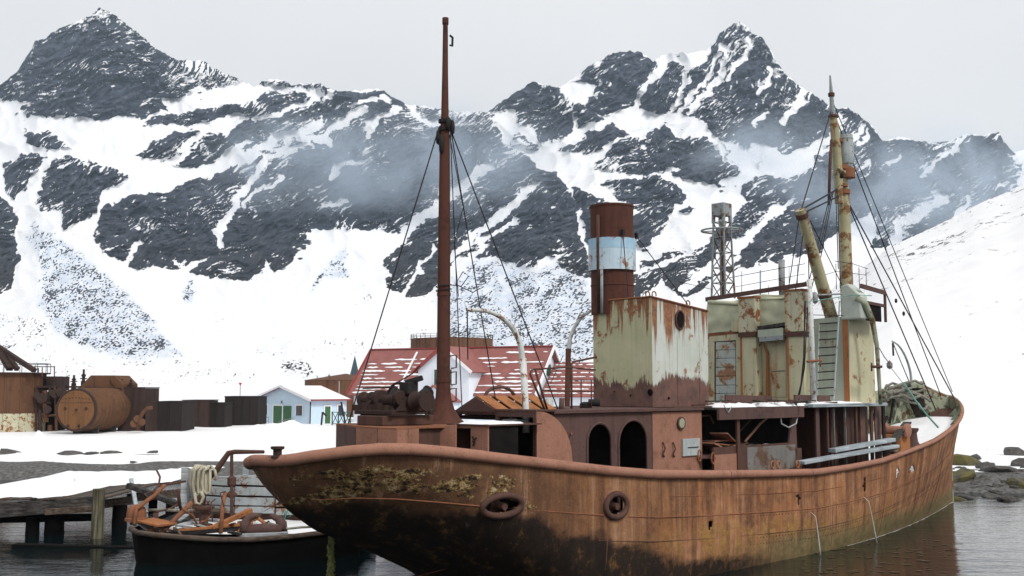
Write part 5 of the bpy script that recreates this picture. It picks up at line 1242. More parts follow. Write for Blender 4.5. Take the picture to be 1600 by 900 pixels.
m = MB(); m.lathe([(0.20,0.0),(0.24,0.05),(0.275,(zt-c.z)*0.5),(0.255,zt-c.z),(0.225,zt-c.z),(0.2,0.2),(0.0,0.15)], c, (0,0,1), 20); nest = m.build('crows_nest', M['barrel_grey'], fmast, 'auto'); nest['label'] = 'grey barrel lookout near the masthead'
for f in (0.12, 0.88):
    m = MB(); m.lathe([(0.262,-0.02),(0.272,-0.02),(0.272,0.02),(0.262,0.02)], c+Vector((0,0,(zt-c.z)*f)), (0,0,1), 20); m.build('barrel_hoop', M['lattice_grey'], fmast)
m = MB(); m.lathe([(0.24,-0.42),(0.30,-0.4),(0.31,-0.05),(0.27,-0.02)], c, (0,0,1), 18, True); m.build('nest_bracket', M['rust'], fmast, 'auto')
# rigging of the foremast
bow = lambda px, py, y: sy(px, py, y)
hiP, loP = fm(168,1300), fm(302,1318)
wire('forestay', [loP, sy(1462,640,-0.9)], 0.026, ship); wire('forestay', [loP+Vector((0.1,-0.1,-0.3)), sy(1491,622,-1.3)], 0.026, ship)
wire('forestay', [hiP, sy(1470,618,0.2)], 0.022, ship); wire('forestay', [hiP+Vector((0.1,0,0.2)), sy(1488,612,-0.6)], 0.018, ship)
wire('mast_shroud', [fm(175,1298), b+Vector((0,0,0.1))], 0.022, ship)
wire('topping_lift', [fm(296,1308), b+d*0.1], 0.034, ship); wire('topping_lift', [fm(306,1312), b+d*0.0+Vector((0.1,0,0))], 0.03, ship)
for (x0, y0, x1, y1) in ((1248,345,1232,452),(1255,365,1243,455),(1266,345,1318,450),(1262,330,1264,440)): wire('boom_guy', [sy(x0,y0,-1.9), sy(x1,y1,-1.9)], 0.016, ship)
for (x0, x1, y1) in ((1298,1262,448),(1300,1268,452),(1302,1275,440),(1306,1310,420),(1309,1313,450)): wire('mast_shroud', [fm(300,x0), sy(x1,y1,-1.4)], 0.018, ship)
for py, px, y in ((490,1412,-0.95),(470,1400,-0.9)):
    c = sy(px,py,y); m = MB(); m.lathe([(0,-0.1),(0.05,-0.05),(0.05,0.05),(0,0.1)], c, (0,0,1), 6); m.build('turnbuckle', M['wire'], ship)
# forward davit and tackles over the foredeck
davit('bow_davit', [sy(1424,612,0.9), sy(1423,585,0.9), sy(1416,560,0.9), sy(1405,541,0.9), sy(1394,533,0.9)], 0.06, 'barrel_grey')
pipe('davit_strut', [sy(1395,535,0.9), sy(1422,600,0.9)], 0.025, 'lattice_grey'); wire('davit_tackle', [sy(1395,536,0.9), sy(1396,556,0.9)], 0.04, ship)
wire('tackle_line', [sy(1368,534,-1.9), sy(1382,558,-1.7), sy(1390,568,-1.6)], 0.016, ship); m = MB(); c = sy(1390,570,-1.6); m.lathe([(0,-0.17),(0.10,-0.1),(0.11,0.05),(0,0.17)], c, (0,0,1), 10); m.build('tackle_block', M['lattice_grey'], ship, True)
wire('tackle_line', [sy(1391,573,-1.6), sy(1415,604,-1.2)], 0.014, ship, 'barrel_grey')
# ---------------------------------------------------------------- foredeck gear
c = sy(1402,655,-0.9); m = MB(); zd = float(deck_z(c.x))
m.box(c.x-0.4, c.x+0.4, c.y-0.3, c.y+0.3, zd, zd+0.8); dw = m.build('deck_winch', M['rust_orange'], ship, False, 0.03)
m = MB(); m.lathe([(0.2,-0.5),(0.26,-0.48),(0.26,-0.38),(0.16,-0.36),(0.16,0.36),(0.26,0.38),(0.26,0.5)], (c.x-0.1,c.y,zd+0.95), (0,1,0), 14, True); m.build('winch_drum', M['rust_pale'], dw, 'auto')
c = sy(1425,668,-1.0); zd = float(deck_z(c.x)); m = MB(); m.lathe([(0.34,0),(0.3,0.08),(0.2,0.3),(0.17,0.6),(0.24,0.7),(0.24,0.78)], (c.x,c.y,zd), (0,0,1), 16, True); m.build('capstan', M['rust_purple'], ship, 'auto')
c = sy(1430,628,0.9); zd = float(deck_z(c.x)); m = MB(); m.lathe([(0.5,0),(0.42,0.2),(0.36,0.6),(0.36,1.1),(0.42,1.2)], (c.x,c.y,zd), (0,0,1), 16, True); m.build('gun_pedestal', M['steel_black'], ship, 'auto')
m = MB(); m.beam(sy(1392,692,-1.4), sy(1418,660,-1.0), 0.3, 0.06); m.build('gangplank', M['wood_dark'], ship)
for k in range(14):
    s = 29.5 + 4.2*rnd.random(); y = (float(half_breadth(s, rail(s, True), True)) - 0.25)*rnd.choice([1, 0.8, 0.9]); z = float(deck_z(s))
    m = MB(); m.beam((s,y,z+0.2*rnd.random()),(s+rnd.uniform(-0.4,0.4),y-rnd.uniform(0,0.4),z+rnd.uniform(0.6,1.4)),0.07,0.07); m.build('gear_scrap', M[rnd.choice(['rust_dark','bulwark_green','rust','iron_black'])], ship)
for px, py in ((1400,688),(1410,684)):
    p = hull_pt(px, 700); p = rail_pt(p.x, -1, -0.1, -0.35); m = MB(); m.lathe([(0.12,0),(0.12,0.35),(0.18,0.38),(0.18,0.44)], p, (0,0,1), 14, True); m.build('mooring_bitt', M['rust_purple'], ship, 'auto')
# loose things aboard
p = rail_pt(hull_pt(1405,700).x, -1, 0.0, -0.35)
m = MB(); m.tube([p+Vector(((0.24+0.02*math.sin(a*3))*math.cos(a), (0.24)*math.sin(a), 0.02*a/2)) for a in np.linspace(0, 6*math.pi, 60)], 0.04, 6); loose('rope_coil', m, M['rope_grey'], 'grey rope coiled round the mooring bitts on the starboard rail', 'rope')
m = MB(); rr = random.Random(3)
for k in range(22):
    a0 = sy(rr.uniform(1378,1395), rr.uniform(606,622), 1.3 + rr.uniform(-0.5,0.4)); pts = [a0]
    for q in range(7): pts.append(pts[-1] + Vector((rr.uniform(0.05,0.42), rr.uniform(-0.35,0.2), rr.uniform(-0.20,0.17))))
    m.tube(pts, 0.055, 6)
loose('rope_heap', m, M['rope_grey'], 'tangled heap of thick grey rope on the bow', 'rope', smooth=True)
m = MB(); m.tube([sy(1412,598,-0.8), sy(1430,625,-1.2), sy(1448,648,-1.7), sy(1466,668,-2.2)], 0.035, 6); loose('mooring_line', m, M['rope_teal'], 'teal green rope running down to the starboard bow rail', 'rope', smooth=True)
m = MB(); m.tube([sy(1320,606,-2.9)+Vector((0,0,0)), sy(1322,608,-2.9)], 0.02, 5)
a, b = sy(1250,723,-3.15), sy(1399,697,-3.15); m = MB(); m.beam(a, b, 0.30, 0.10); loose('plank', m, M['wood_blue'], 'long grey-blue plank, the lower and longer of the pair on the rail', 'plank', 'weathered planks on the starboard rail', bevel=0.012)
a, b = sy(1300,704,-2.98), sy(1394,687,-2.98); m = MB(); m.beam(a, b, 0.26, 0.12); loose('plank', m, M['wood_blue'], 'grey-blue plank, the upper and shorter of the pair on the rail', 'plank', 'weathered planks on the starboard rail', bevel=0.012)
# water pumped out through the scuppers
M['jet'] = plain('jet', (0.50,0.50,0.49), 0.3, 0.1, 6, 0.4, 0.3)
for (x0, y0, x1, y1, lab) in ((1267,800,1264,866,'thin stream of water falling from the hull, nearer the stern'),(1349,776,1347,846,'thin stream of water falling from the hull below a square hole, nearer the bow')):
    a = hull_pt(x0,y0); w = at_height(x1, y1, 0.0); b = to_ship(w); m = MB(); P = [a.lerp(Vector((b.x, a.y-0.16*t, 0)), t) for t in np.linspace(0,1,7)]
    for i, q in enumerate(P): q.z = a.z*(1-(i/6)**1.3); q.y = a.y - 0.12 - 0.10*(i/6)
    P[0].y = a.y + 0.01
    m.tube(P, [0.012,0.013,0.014,0.015,0.017,0.02,0.026], 6); loose('water_stream', m, M['jet'], lab, 'water stream', 'streams from the hull', smooth=True)

# foam along the waterline and scraps of floating weed
m = MB(); vs = []; n = 90
for i, s in enumerate(np.linspace(19.5, 34.6, n)):
    hb = float(half_breadth(s, 0.02)) ; w = 0.012 + 0.07*abs(float(perlin(np.array(s*1.7), np.array(0.5), 12)))
    vs += [(s, -hb-0.03, 0.012), (s, -hb-0.03-w, 0.010)]
m.add(vs, [(2*i, 2*i+1, 2*i+3, 2*i+2) for i in range(n-1)])
o = m.build('foam_line', M['jet']); o.location = tuple(SHIP_O); o.rotation_euler = (0, 0, SHIP_A); stuff(o, 'thin pale line of foam along the hull at the water', 'foam')
m = MB(); rw = random.Random(4)
for k in range(110):
    px, py = rw.uniform(1250, 1500), rw.choice([rw.gauss(858,7), rw.gauss(885,10), rw.uniform(840,899)]); p = at_height(px, min(py, 930), 0.012)
    r0 = rw.uniform(0.03, 0.14); pts = [(p[0]+r0*rw.uniform(0.5,1.4)*math.cos(a), p[1]+r0*rw.uniform(0.3,0.9)*math.sin(a), 0.012) for a in np.linspace(0, 5.4, 6)]
    m.add(pts, [tuple(range(6))])
stuff(m.build('floating_weed', M['weed_brown']), 'scraps of brown weed floating beside the hull', 'weed')
# ================================================================ the wooden barge lying behind the stern
barge = empty('derelict_barge', tuple(at_height(340, 842, 0.0))); BO = Vector(barge.location)
tag(barge, 'low black barge full of snow and scrap iron, under the ship\'s stern', 'barge')
def bp_(px, py, d): return Vector(at_depth(px, py, d)) - BO
def bb(name, mb, mt, smooth=False, bevel=0.0, parent=None): return mb.build(name, M[mt], parent or barge, smooth, bevel)
G = [(205,826,30.6),(214,832,30.1),(245,836,29.9),(290,840,29.9),(340,843,30.0),(400,843,30.3),(450,839,30.7),(500,833,31.2),(560,826,31.8)]
m = MB(); top_ = [bp_(*g) for g in G]; n = len(top_)
bot = [Vector((p.x + (0.35 if i == 0 else 0), p.y + 0.25, -0.5)) for i, p in enumerate(top_)]
back = [Vector((p.x, p.y + 4.2, p.z + 0.1)) for p in top_]; backb = [Vector((p.x, p.y + 4.0, -0.5)) for p in top_]
m.add(top_ + bot + back + backb, [(i, i+1, n+i+1, n+i) for i in range(n-1)] + [(2*n+i+1, 2*n+i, 3*n+i, 3*n+i+1) for i in range(n-1)] + [(0, n, 3*n, 2*n)])
bb('barge_hull', m, 'tar_black')
m = MB(); m.tube([p + Vector((0, -0.02, 0)) for p in top_], 0.075, 8); bb('gunwale', m, 'wood_brown', True)
m = MB(); dz = -0.12; m.add([p + Vector((0, 0.05, dz)) for p in top_] + [p + Vector((0, 0, dz)) for p in back], [(i, i+1, n+i+1, n+i) for i in range(n-1)]); bb('barge_deck', m, 'wood_dark')
snow_sheet('barge_snow', lambda u, v: top_[0].lerp(top_[-1], u*0.85+0.08) + Vector((0, 0.5+3.2*v - 0.55*math.sin(u*3.1), -0.14)), 26, 12, 0.12, barge, 41)
# plank bulwark on the far side
for k, (ya, yb) in enumerate(((743,757),(759,773),(775,788),(789,800))):
    for j, (xa, xb) in enumerate(((322,366),(367,430),(431,520))):
        if k == 0 and j == 0: ya_ = 747
        else: ya_ = ya
        a, b = bp_(xa, (ya_+yb)/2+1.5*k*(xa-322)/90, 33.6), bp_(xb-1, (ya_+yb)/2+2.5, 33.6); h = (yb-ya_)/1700*33.6*0.93
        m = MB(); m.beam(a, b, 0.07, h); bb('bulwark_plank', m, 'plank_weather', False, 0.01)
m = MB(); m.box(bp_(318,0,33.8).x, bp_(520,0,33.8).x, bp_(320,740,33.75).y, bp_(320,740,33.75).y+0.05, -0.2, bp_(320,748,33.8).z); bb('bulwark_backing', m, 'rust_dark')
for px in (383, 450): m = MB(); a = bp_(px,742,33.9); m.box(a.x-0.08,a.x+0.08,a.y,a.y+0.12,0.3,a.z+0.35); bb('bulwark_post', m, 'wood_blue')
m = MB(); m.beam(bp_(400,739,35.5), bp_(440,738,35.5), 0.3, 0.1); m.beam(bp_(330,748,36), bp_(440,744,36), 0.25, 0.12); bb('back_rail', m, 'wood_grey')
m = MB(); m.beam(bp_(288,795,32.4), bp_(290,731,32.6), 0.22, 0.2); m.beam(bp_(296,800,32.6), bp_(299,732,32.7), 0.12, 0.12); bb('mooring_post', m, 'wood_grey', False, 0.02)
m = MB(); m.tube([bp_(326,746,32.5), bp_(338,735,32.5), bp_(350,718,32.5), bp_(357,708,32.5), bp_(367,706,32.5), bp_(412,706,32.0)], [0.10,0.09,0.085,0.08,0.07,0.05], 8); bb('curved_rail', m, 'rust_dark', True)
m = MB(); m.tube([bp_(362,708,32.5), bp_(362,806,32.2)], 0.05, 8); m.lathe([(0.07,0),(0.13,0.05),(0.13,0.25),(0.07,0.3)], bp_(362,760,32.4), (0,0,1), 10, True); m.lathe([(0.07,0),(0.15,0.05),(0.15,0.12),(0.07,0.2)], bp_(362,778,32.4), (0,0,1), 10, True); bb('rail_post', m, 'rust_dark', 'auto')
PIPES = [((210,820),(213,795),(240,775),(258,758),0.06,'rust'),((250,835),(275,810),(300,785),None,0.07,'rust'),((345,833),(348,790),(352,770),None,0.06,'rust'),((332,815),(330,785),(336,780),None,0.02,'rust_dark'),((248,758),(250,745),(245,735),None,0.03,'rust_dark'),((285,795),(300,805),(310,822),(320,835),0.03,'rust'),((235,820),(250,838),(262,840),None,0.03,'rust'),((238,770),(246,760),(262,757),(290,752),0.035,'rust_dark'),((244,800),(266,795),(282,785),None,0.03,'rust_dark'),((222,790),(232,778),(226,772),(238,768),0.02,'rust_dark'),((350,792),(344,770),(352,768),None,0.02,'rust_dark'),((278,765),(281,790),(285,800),None,0.05,'rust_dark'),((313,830),(306,815),(300,800),(318,785),0.022,'rust_dark'),((205,800),(213,812),(205,818),None,0.05,'rust_dark')]
for k, (*ps, r, mt) in enumerate(PIPES):
    m = MB(); m.tube([bp_(x, y, 30.6 + 0.25*(k % 5) + 0.3*i) for i, (x, y) in enumerate([p for p in ps if p])], r, 7); bb('bent_pipe', m, mt, True)
m = MB(); m.beam(bp_(270,829,31.0), bp_(395,818,31.6), 0.28, 0.07); m.beam(bp_(330,826,31.2), bp_(392,797,32.2), 0.18, 0.12); m.beam(bp_(225,812,31.2), bp_(262,820,30.8), 0.7, 0.06); bb('fallen_beam', m, 'rust_orange', False, 0.01)
m = MB(); m.beam(bp_(272,833,31.0), bp_(390,826,31.5), 0.3, 0.12); bb('chain_box', m, 'iron_black')
m = MB(); m.lathe([(0.0,0.36),(0.14,0.34),(0.24,0.25),(0.27,0.1),(0.27,0.0),(0.31,-0.02),(0.31,-0.1)], bp_(213,808,31.2), (0,0,1), 14); bb('mushroom_vent', m, 'rust', 'auto')
m = MB(); m.lathe([(0.26,0),(0.26,0.05),(0.13,0.08),(0.13,0.4),(0.3,0.5),(0.3,0.56)], bp_(318,822,32.0), (0,0,1), 14, True); bb('bollard', m, 'rust_dark', 'auto')
rs2 = random.Random(12)
for k in range(26):
    x, y = rs2.uniform(225, 420), rs2.uniform(800, 834); dd = 30.4 + (834-y)*0.07; L2 = rs2.uniform(0.25, 0.9); an = rs2.uniform(0, 3.14)
    c_ = bp_(x, y, dd); dv = Vector((math.cos(an)*L2/2, math.sin(an)*L2/2*0.6, rs2.uniform(-0.12, 0.22)))
    m = MB(); m.beam(c_-dv, c_+dv, rs2.uniform(0.04, 0.22), rs2.uniform(0.03, 0.08)); bb('scrap', m, rs2.choice(['rust','rust_dark','wood_brown','wood_grey','rust_orange','wood_dark']))
# double-horned mooring cleat
m = MB()
m.tube([bp_(383,831,30.7), bp_(383,818,30.75), bp_(389,809,30.8), bp_(399,806,30.8), bp_(404,808,30.8)], [0.16,0.15,0.11,0.08,0.04], 8)
m.tube([bp_(440,829,30.9), bp_(440,818,31.0), bp_(434,810,31.0), bp_(424,806,31.0), bp_(421,808,31.0)], [0.16,0.15,0.11,0.08,0.04], 8)
m.tube([bp_(384,829,30.72), bp_(412,826,30.8), bp_(440,827,30.9)], 0.15, 8); bb('horn_cleat', m, 'rust_purple', True)
m = MB(); m.beam(bp_(372,836,30.6), bp_(450,833,30.9), 0.5, 0.1); bb('cleat_bed', m, 'wood_grey', False, 0.01)
m = MB(); m.tube([bp_(424+6*math.cos(a), 821+5*math.sin(a), 30.8) for a in np.linspace(0, 4, 12)] + [bp_(450,826,30.9), bp_(470,824,31.0), bp_(490,823,31)], 0.035, 6); bb('mooring_rope', m, 'rope_grey', True)
m = MB(); m.tube([bp_(232,797,31.6), bp_(262,797,31.6), bp_(290,798,31.8), bp_(310,797,31.9)], 0.045, 6); bb('taut_rope', m, 'rope_grey', True)
m = MB(); m.tube([bp_(440,818,31.5), bp_(446,798,31.5), bp_(454,806,31.5), bp_(444,812,31.5), bp_(452,790,31.5)], 0.02, 5); bb('green_cord', m, 'rope_teal', True)
m = MB(); m.tube([bp_(350,800,33), bp_(330,798,33), bp_(312,803,33), bp_(300,808,33)], 0.09, 6); m.box(*(lambda a: (a.x-0.6, a.x+0.6, a.y, a.y+0.4, a.z-0.1, a.z+0.02))(bp_(310,800,33))); bb('timber_scrap', m, 'wood_brown')
# the hank of pale rope
m = MB(); RD = 32.1
for k in range(9):
    x0 = 299 + k*2.4; dd = RD - 0.05*(k % 3); sw = 1.5*math.sin(k*2.1)
    L = [(x0+8, 727+0.5*k), (x0+1, 735), (x0-1+sw, 755), (x0+sw, 770-abs(k-4)), (x0+5, 776-abs(k-4)), (x0+9-sw, 768), (x0+10, 750), (x0+10, 732), (x0+8, 726+0.5*k)]
    m.tube([Vector(at_depth(x, y, dd + 0.02*i)) for i, (x, y) in enumerate(L)], 0.045, 7)
m.tube([Vector(at_depth(x, y, RD-0.1)) for x, y in ((304,770),(306,786),(314,788),(318,776),(314,768))], 0.05, 7)
m.tube([Vector(at_depth(x, y, RD)) for x, y in ((320,735),(330,728),(336,736),(338,748))], 0.045, 7)
tag(m.build('rope_hank', M['rope'], None, True), 'hank of pale yellow rope hung over the barge post', 'rope')
# ================================================================ the jetty
jetty = empty('jetty', tuple(at_height(120, 832, 0.0))); JO = Vector(jetty.location)
tag(jetty, 'old timber jetty on black piles with snow on top, at the left edge', 'jetty')
def jp(px, py, d): return Vector(at_depth(px, py, d)) - JO
def jb_(name, mb, mt, smooth=False, bevel=0.0): return mb.build(name, M[mt], jetty, smooth, bevel)
DZ = 1.22
m = MB(); m.beam(jp(-60,802,35.6), jp(147,786,36.4), 0.30, 0.46); jb_('fascia_beam', m, 'wood_dark', False, 0.03)
m = MB(); m.beam(jp(70,800,35.5), jp(147,795,36.2), 0.10, 0.20); jb_('fascia_plank', m, 'wood_brown', False, 0.015)
m = MB(); m.beam(jp(158,788,38.5), jp(210,781,40), 0.2, 0.28); m.beam(jp(200,778,41), jp(285,770,43), 0.2, 0.3); jb_('fascia_beam', m, 'wood_brown', False, 0.02)
m = MB(); m.beam(jp(200,758,34.5), jp(278,788,34.0), 0.22, 0.16); jb_('leaning_timber', m, 'wood_dark', False, 0.02)
m = MB(); m.beam(jp(205,748,36.5), jp(214,800,36), 0.12, 0.08); jb_('leaning_board', m, 'wood_blue')
rj = random.Random(2)
for k in range(24):
    x = jp(-60 + k*9.2, 770, 36.0).x; w = 0.17
    m = MB(); y0 = jp(0,770,35.5).y + (k*0.035) + rj.uniform(-0.12, 0.1); m.box(x, x+w, y0, y0+9.0, DZ-0.07-JO.z, DZ-0.002-JO.z + rj.uniform(-0.03,0.0)); jb_('deck_plank', m, 'wood_brown' if k % 3 else 'wood_dark')
for k in range(9):
    a = jp(165 + k*13, 770 - k*1.5, 39.5 + 0.4*k); m = MB(); m.box(a.x, a.x+0.25, a.y, a.y+6, DZ-0.09-JO.z, DZ-0.01-JO.z); jb_('deck_plank', m, 'wood_dark')
def jsnow(u, v):
    x0, x1 = jp(-60,0,36).x, jp(160,0,38).x
    return Vector((x0 + (x1-x0)*u, jp(0,770,35.7).y - 0.12 + 0.8*u + 11*v + 0.5*float(perlin(np.array(u*9.0), np.array(0.3), 6))*(1-v), DZ - JO.z))
snow_sheet('jetty_snow', jsnow, 60, 24, 0.17, jetty, 51)
snow_sheet('jetty_snow', lambda u, v: Vector((jp(150,0,39).x + (jp(292,0,42.5).x - jp(150,0,39).x)*u, 39.6 - JO.y + 2.6*u + 8*v + 0.5*float(perlin(np.array(u*7.0), np.array(2.3), 6))*(1-v), DZ-JO.z)), 40, 18, 0.15, jetty, 57)
def pile(px, yt, w, d, mt, name='pile'):
    p = at_depth(px, yt, d); r = w/1700*d/2; m = MB(); b0 = Vector((p[0], p[1], -0.9)) - JO; t0 = Vector((p[0]+0.03, p[1]+0.02, p[2])) - JO
    m.tube([b0, b0.lerp(t0,0.4)+Vector((0.02,0,0)), b0.lerp(t0,0.8), t0], [r*1.0, r*1.05, r*0.95, r*0.97], 12); return jb_(name, m, mt, 'auto')
o = pile(153,764,19,35.4,'pile_wood'); o['label'] = 'pale weedy front pile of the jetty'
pile(50,808,21,36.4,'tar_black'); pile(84,808,30,36.6,'tar_black'); pile(186,790,23,39,'tar_black'); pile(-20,808,22,36.4,'tar_black'); pile(120,800,14,43,'tar_black'); pile(20,800,14,43,'tar_black'); pile(238,780,14,44,'tar_black'); pile(265,780,14,42,'tar_black')
m = MB(); m.beam(jp(22,857,33.6), jp(215,862,33.4), 0.35, 0.30); jb_('low_waling', m, 'tar_black', False, 0.02)
m = MB(); m.beam(jp(-40,812,36.6), jp(150,808,37), 0.4, 0.22); jb_('under_beam', m, 'tar_black')
m = MB(); m.tube([jp(100,752,41), jp(108,757,41), jp(122,757,41), jp(116,750,41)], 0.03, 6); jb_('iron_staple', m, 'iron_black')
# weed-hung chain below the stern
m = MB(); pts = [Vector(at_depth(517 + 0.8*math.sin(k*1.3), 838 + k*6.5, 25.5)) for k in range(14)]
m.tube(pts, [0.055 + 0.03*rj.random() for _ in pts], 7)
for p in pts:
    for q in range(5):
        a = rj.uniform(0, 6.28); m.beam(p, p + Vector((0.10*math.cos(a), 0.10*math.sin(a), -0.10 - 0.1*rj.random())), 0.035, 0.02)
tag(m.build('weedy_chain', M['weed'], None), 'chain thick with yellow-green weed hanging below the stern', 'chain')
# ================================================================ white house with red roofs
PHI = R(27)
HO = np.array([-18.3, 124.0]); HU = np.array([math.cos(PHI), -math.sin(PHI)]); HV = np.array([math.sin(PHI), math.cos(PHI)])
house = empty('white_house', (HO[0], HO[1], 0.8))
tag(house, 'large white house with red roofs striped with snow, behind the ship', 'house')
def hp(u, v, z):
    q = HO + HU*u + HV*v; return Vector((q[0] - HO[0], q[1] - HO[1], z - 0.8))
LH, W2 = 22.9, 4.6; ZE, ZR = 4.25, 9.35
def hbox(mb, u0, u1, v0, v1, z0, z1):
    P = [hp(u, v, z) for z in (z0, z1) for (u, v) in ((u0,v0),(u1,v0),(u1,v1),(u0,v1))]
    mb.add(P, [(3,2,1,0),(4,5,6,7),(0,1,5,4),(1,2,6,5),(2,3,7,6),(3,0,4,7)]); return mb
m = MB(); hbox(m, 0.2, LH-0.2, 0.35, 2*W2-0.35, 0.3, ZE)
for u in (0.2, LH-0.2): m.add([hp(u,0.35,ZE), hp(u,2*W2-0.35,ZE), hp(u,W2,ZR-0.25)], [(0,1,2)])
m.build('wall', M['white_wall'], house)
def roof_plane(name, pts, par=house, mt='roof_red', th=0.14):
    P = [Vector(p) for p in pts]; nrm = (P[1]-P[0]).cross(P[2]-P[0]).normalized()
    if nrm.z < 0: nrm = -nrm
    m = MB(); m.plate([p - nrm*th for p in P], nrm*th); return m.build(name, M[mt], par)
front_roof = roof_plane('roof', [hp(-0.4,-0.15,ZE-0.15), hp(LH+0.4,-0.15,ZE-0.15), hp(LH+0.4,W2,ZR), hp(-0.4,W2,ZR)])
roof_plane('roof', [hp(-0.4,2*W2+0.15,ZE-0.15), hp(LH+0.4,2*W2+0.15,ZE-0.15), hp(LH+0.4,W2+0.01,ZR-0.01), hp(-0.4,W2+0.01,ZR-0.01)])
m = MB(); m.beam(hp(-0.4,W2,ZR+0.06), hp(LH+0.4,W2,ZR+0.06), 0.3, 0.12); m.build('ridge_cap', M['roof_trim'], house)
for u in (-0.45, LH+0.45):
    m = MB(); m.beam(hp(u,-0.15,ZE-0.1), hp(u,W2,ZR+0.02), 0.12, 0.35); m.beam(hp(u,2*W2,ZE-0.1), hp(u,W2,ZR+0.02), 0.12, 0.35); m.build('barge_board', M['trim_white'] if u > 0 else M['roof_trim'], house)
# front cross wing
UA, UB, UC = 9.60, 15.92, 12.76; ZW, ZA = 6.95, 9.4; VF = -1.0
m = MB(); hbox(m, UA, UB, VF, 4.0, 0.3, ZW); m.add([hp(UA,VF,ZW), hp(UB,VF,ZW), hp(UC,VF,ZA-0.2)], [(0,1,2)]); wing = m.build('cross_wing_wall', M['white_wall'], house)
for sgn, ue in ((-1, UA-0.55), (1, UB+0.55)):
    roof_plane('wing_roof', [hp(ue,VF-0.4,ZW-0.38), hp(UC,VF-0.4,ZA), hp(UC,W2+0.4,ZA), hp(ue,3.4,ZW-0.38)])
    m = MB(); m.beam(hp(ue,VF-0.44,ZW-0.45), hp(UC,VF-0.44,ZA-0.05), 0.08, 0.32); m.build('barge_board', M['trim_white'] if sgn > 0 else M['roof_trim'], house)
# porch with its own little gable
m = MB(); hbox(m, UA+0.9, UB-1.3, VF-1.6, VF, 0.3, 3.6); m.add([hp(UA+0.9,VF-1.6,3.6), hp(UB-1.3,VF-1.6,3.6), hp((UA+UB-0.4)/2,VF-1.6,5.0)], [(0,1,2)]); m.build('porch_wall', M['white_wall'], house)
uc = (UA+UB-0.4)/2
for ue in (UA+0.5, UB-0.9): roof_plane('porch_roof', [hp(ue,VF-1.9,3.45), hp(uc,VF-1.9,5.2), hp(uc,VF,5.2), hp(ue,VF,3.45)])
def hwin(name, u0, u1, z0, z1, v, mt, frame=True):
    m = MB(); hbox(m, u0, u1, v-0.07, v-0.01, z0, z1); o = m.build(name, M[mt], house)
    if frame:
        for a in ((u0-0.12,u0,z0-0.1,z1+0.1),(u1,u1+0.12,z0-0.1,z1+0.1),(u0,u1,z1,z1+0.1),(u0,u1,z0-0.1,z0)):
            m = MB(); hbox(m, a[0], a[1], v-0.10, v-0.02, a[2], a[3]); m.build('frame', M['trim_white'], o)
hwin('shutter', UC-1.1, UC-0.4, 5.2, 6.85, VF, 'shutter_green'); hwin('shutter', UC+0.4, UC+1.1, 5.2, 6.85, VF, 'shutter_green')
hwin('window', UC-0.4, UC+0.4, 5.25, 6.8, VF, 'pane', False)
hwin('door', UC-1.2, UC-0.3, 0.9, 3.0, VF-1.6, 'door_green')
hwin('plaque', UC-2.0, UC-1.6, 2.1, 2.5, VF-1.6, 'pane', False)
for u in (2.0, 5.0, 17.0, 20.0): hwin('window', u, u+1.0, 1.9, 3.4, 0.35, 'pane')
# gable-end window
m = MB(); P = [hp(LH-0.18, v, z) for v, z in ((3.9,6.2),(4.9,6.2),(4.9,7.4),(3.9,7.4))]; m.plate(P, (0.05*HU[0], 0.05*HU[1], 0)); m.build('window', M['shutter_green'], house)
# lower wing to the right
LW = 11.0
m = MB(); hbox(m, LH+0.2, LH+LW, 2.0, 9.0, 0.3, 4.1); m.build('side_wing_wall', M['white_wall'], house)
wing_front = roof_plane('side_wing_roof', [hp(LH+0.1,1.6,4.0), hp(LH+LW+0.3,1.6,4.0), hp(LH+LW+0.3,5.5,7.6), hp(LH+0.1,5.5,7.6)])
roof_plane('side_wing_roof', [hp(LH+0.1,9.4,4.0), hp(LH+LW+0.3,9.4,4.0), hp(LH+LW+0.3,5.51,7.59), hp(LH+0.1,5.51,7.59)])
# strips of snow caught on the roof courses
rs = random.Random(9)
def roof_snow(par, A, B, Cc, rows, dens, skip=None):
    """A eave start, B eave end, C ridge start"""
    eu, ev = (B - A), (Cc - A); nrm = eu.cross(ev).normalized(); nrm = nrm if nrm.z > 0 else -nrm
    for r_ in rows:
        u = rs.uniform(0, 0.04)
        while u < 0.97:
            ln = rs.uniform(0.03, 0.16) * (2.4 if r_ < 0.35 else 1.0); u1 = min(0.985, u + ln)
            if rs.random() < dens(r_) and not (skip and skip((u+u1)/2, r_)):
                k = max(4, int((u1-u)*70)); lo, hi = [], []; hgt = rs.uniform(0.012, 0.026)
                for i in range(k+1):
                    f = u + (u1-u)*i/k; e = 1 if 0 < i < k else 0.15
                    lo.append(A + eu*f + ev*(r_ - hgt*e*rs.uniform(0.4,1)) + nrm*0.02); hi.append(A + eu*f + ev*(r_ + hgt*e*rs.uniform(0.3,1)) + nrm*0.02)
                mb = MB(); n = k+1; up = nrm*0.06
                mb.add(lo + hi + [p + up for p in lo] + [p + up for p in hi], [(2*n+i, 2*n+i+1, 3*n+i+1, 3*n+i) for i in range(k)] + [(i, i+1, 2*n+i+1, 2*n+i) for i in range(k)] + [(n+i+1, n+i, 3*n+i, 3*n+i+1) for i in range(k)] + [(0,2*n,3*n,n),(k,n+k,3*n+k,2*n+k)])
                mb.build('snow_strip', M['snow'], par)
            u = u1 + rs.uniform(0.005, 0.05)
sk = lambda u, r_: (0.30 + 0.10*r_ < u < 0.70 - 0.10*r_)
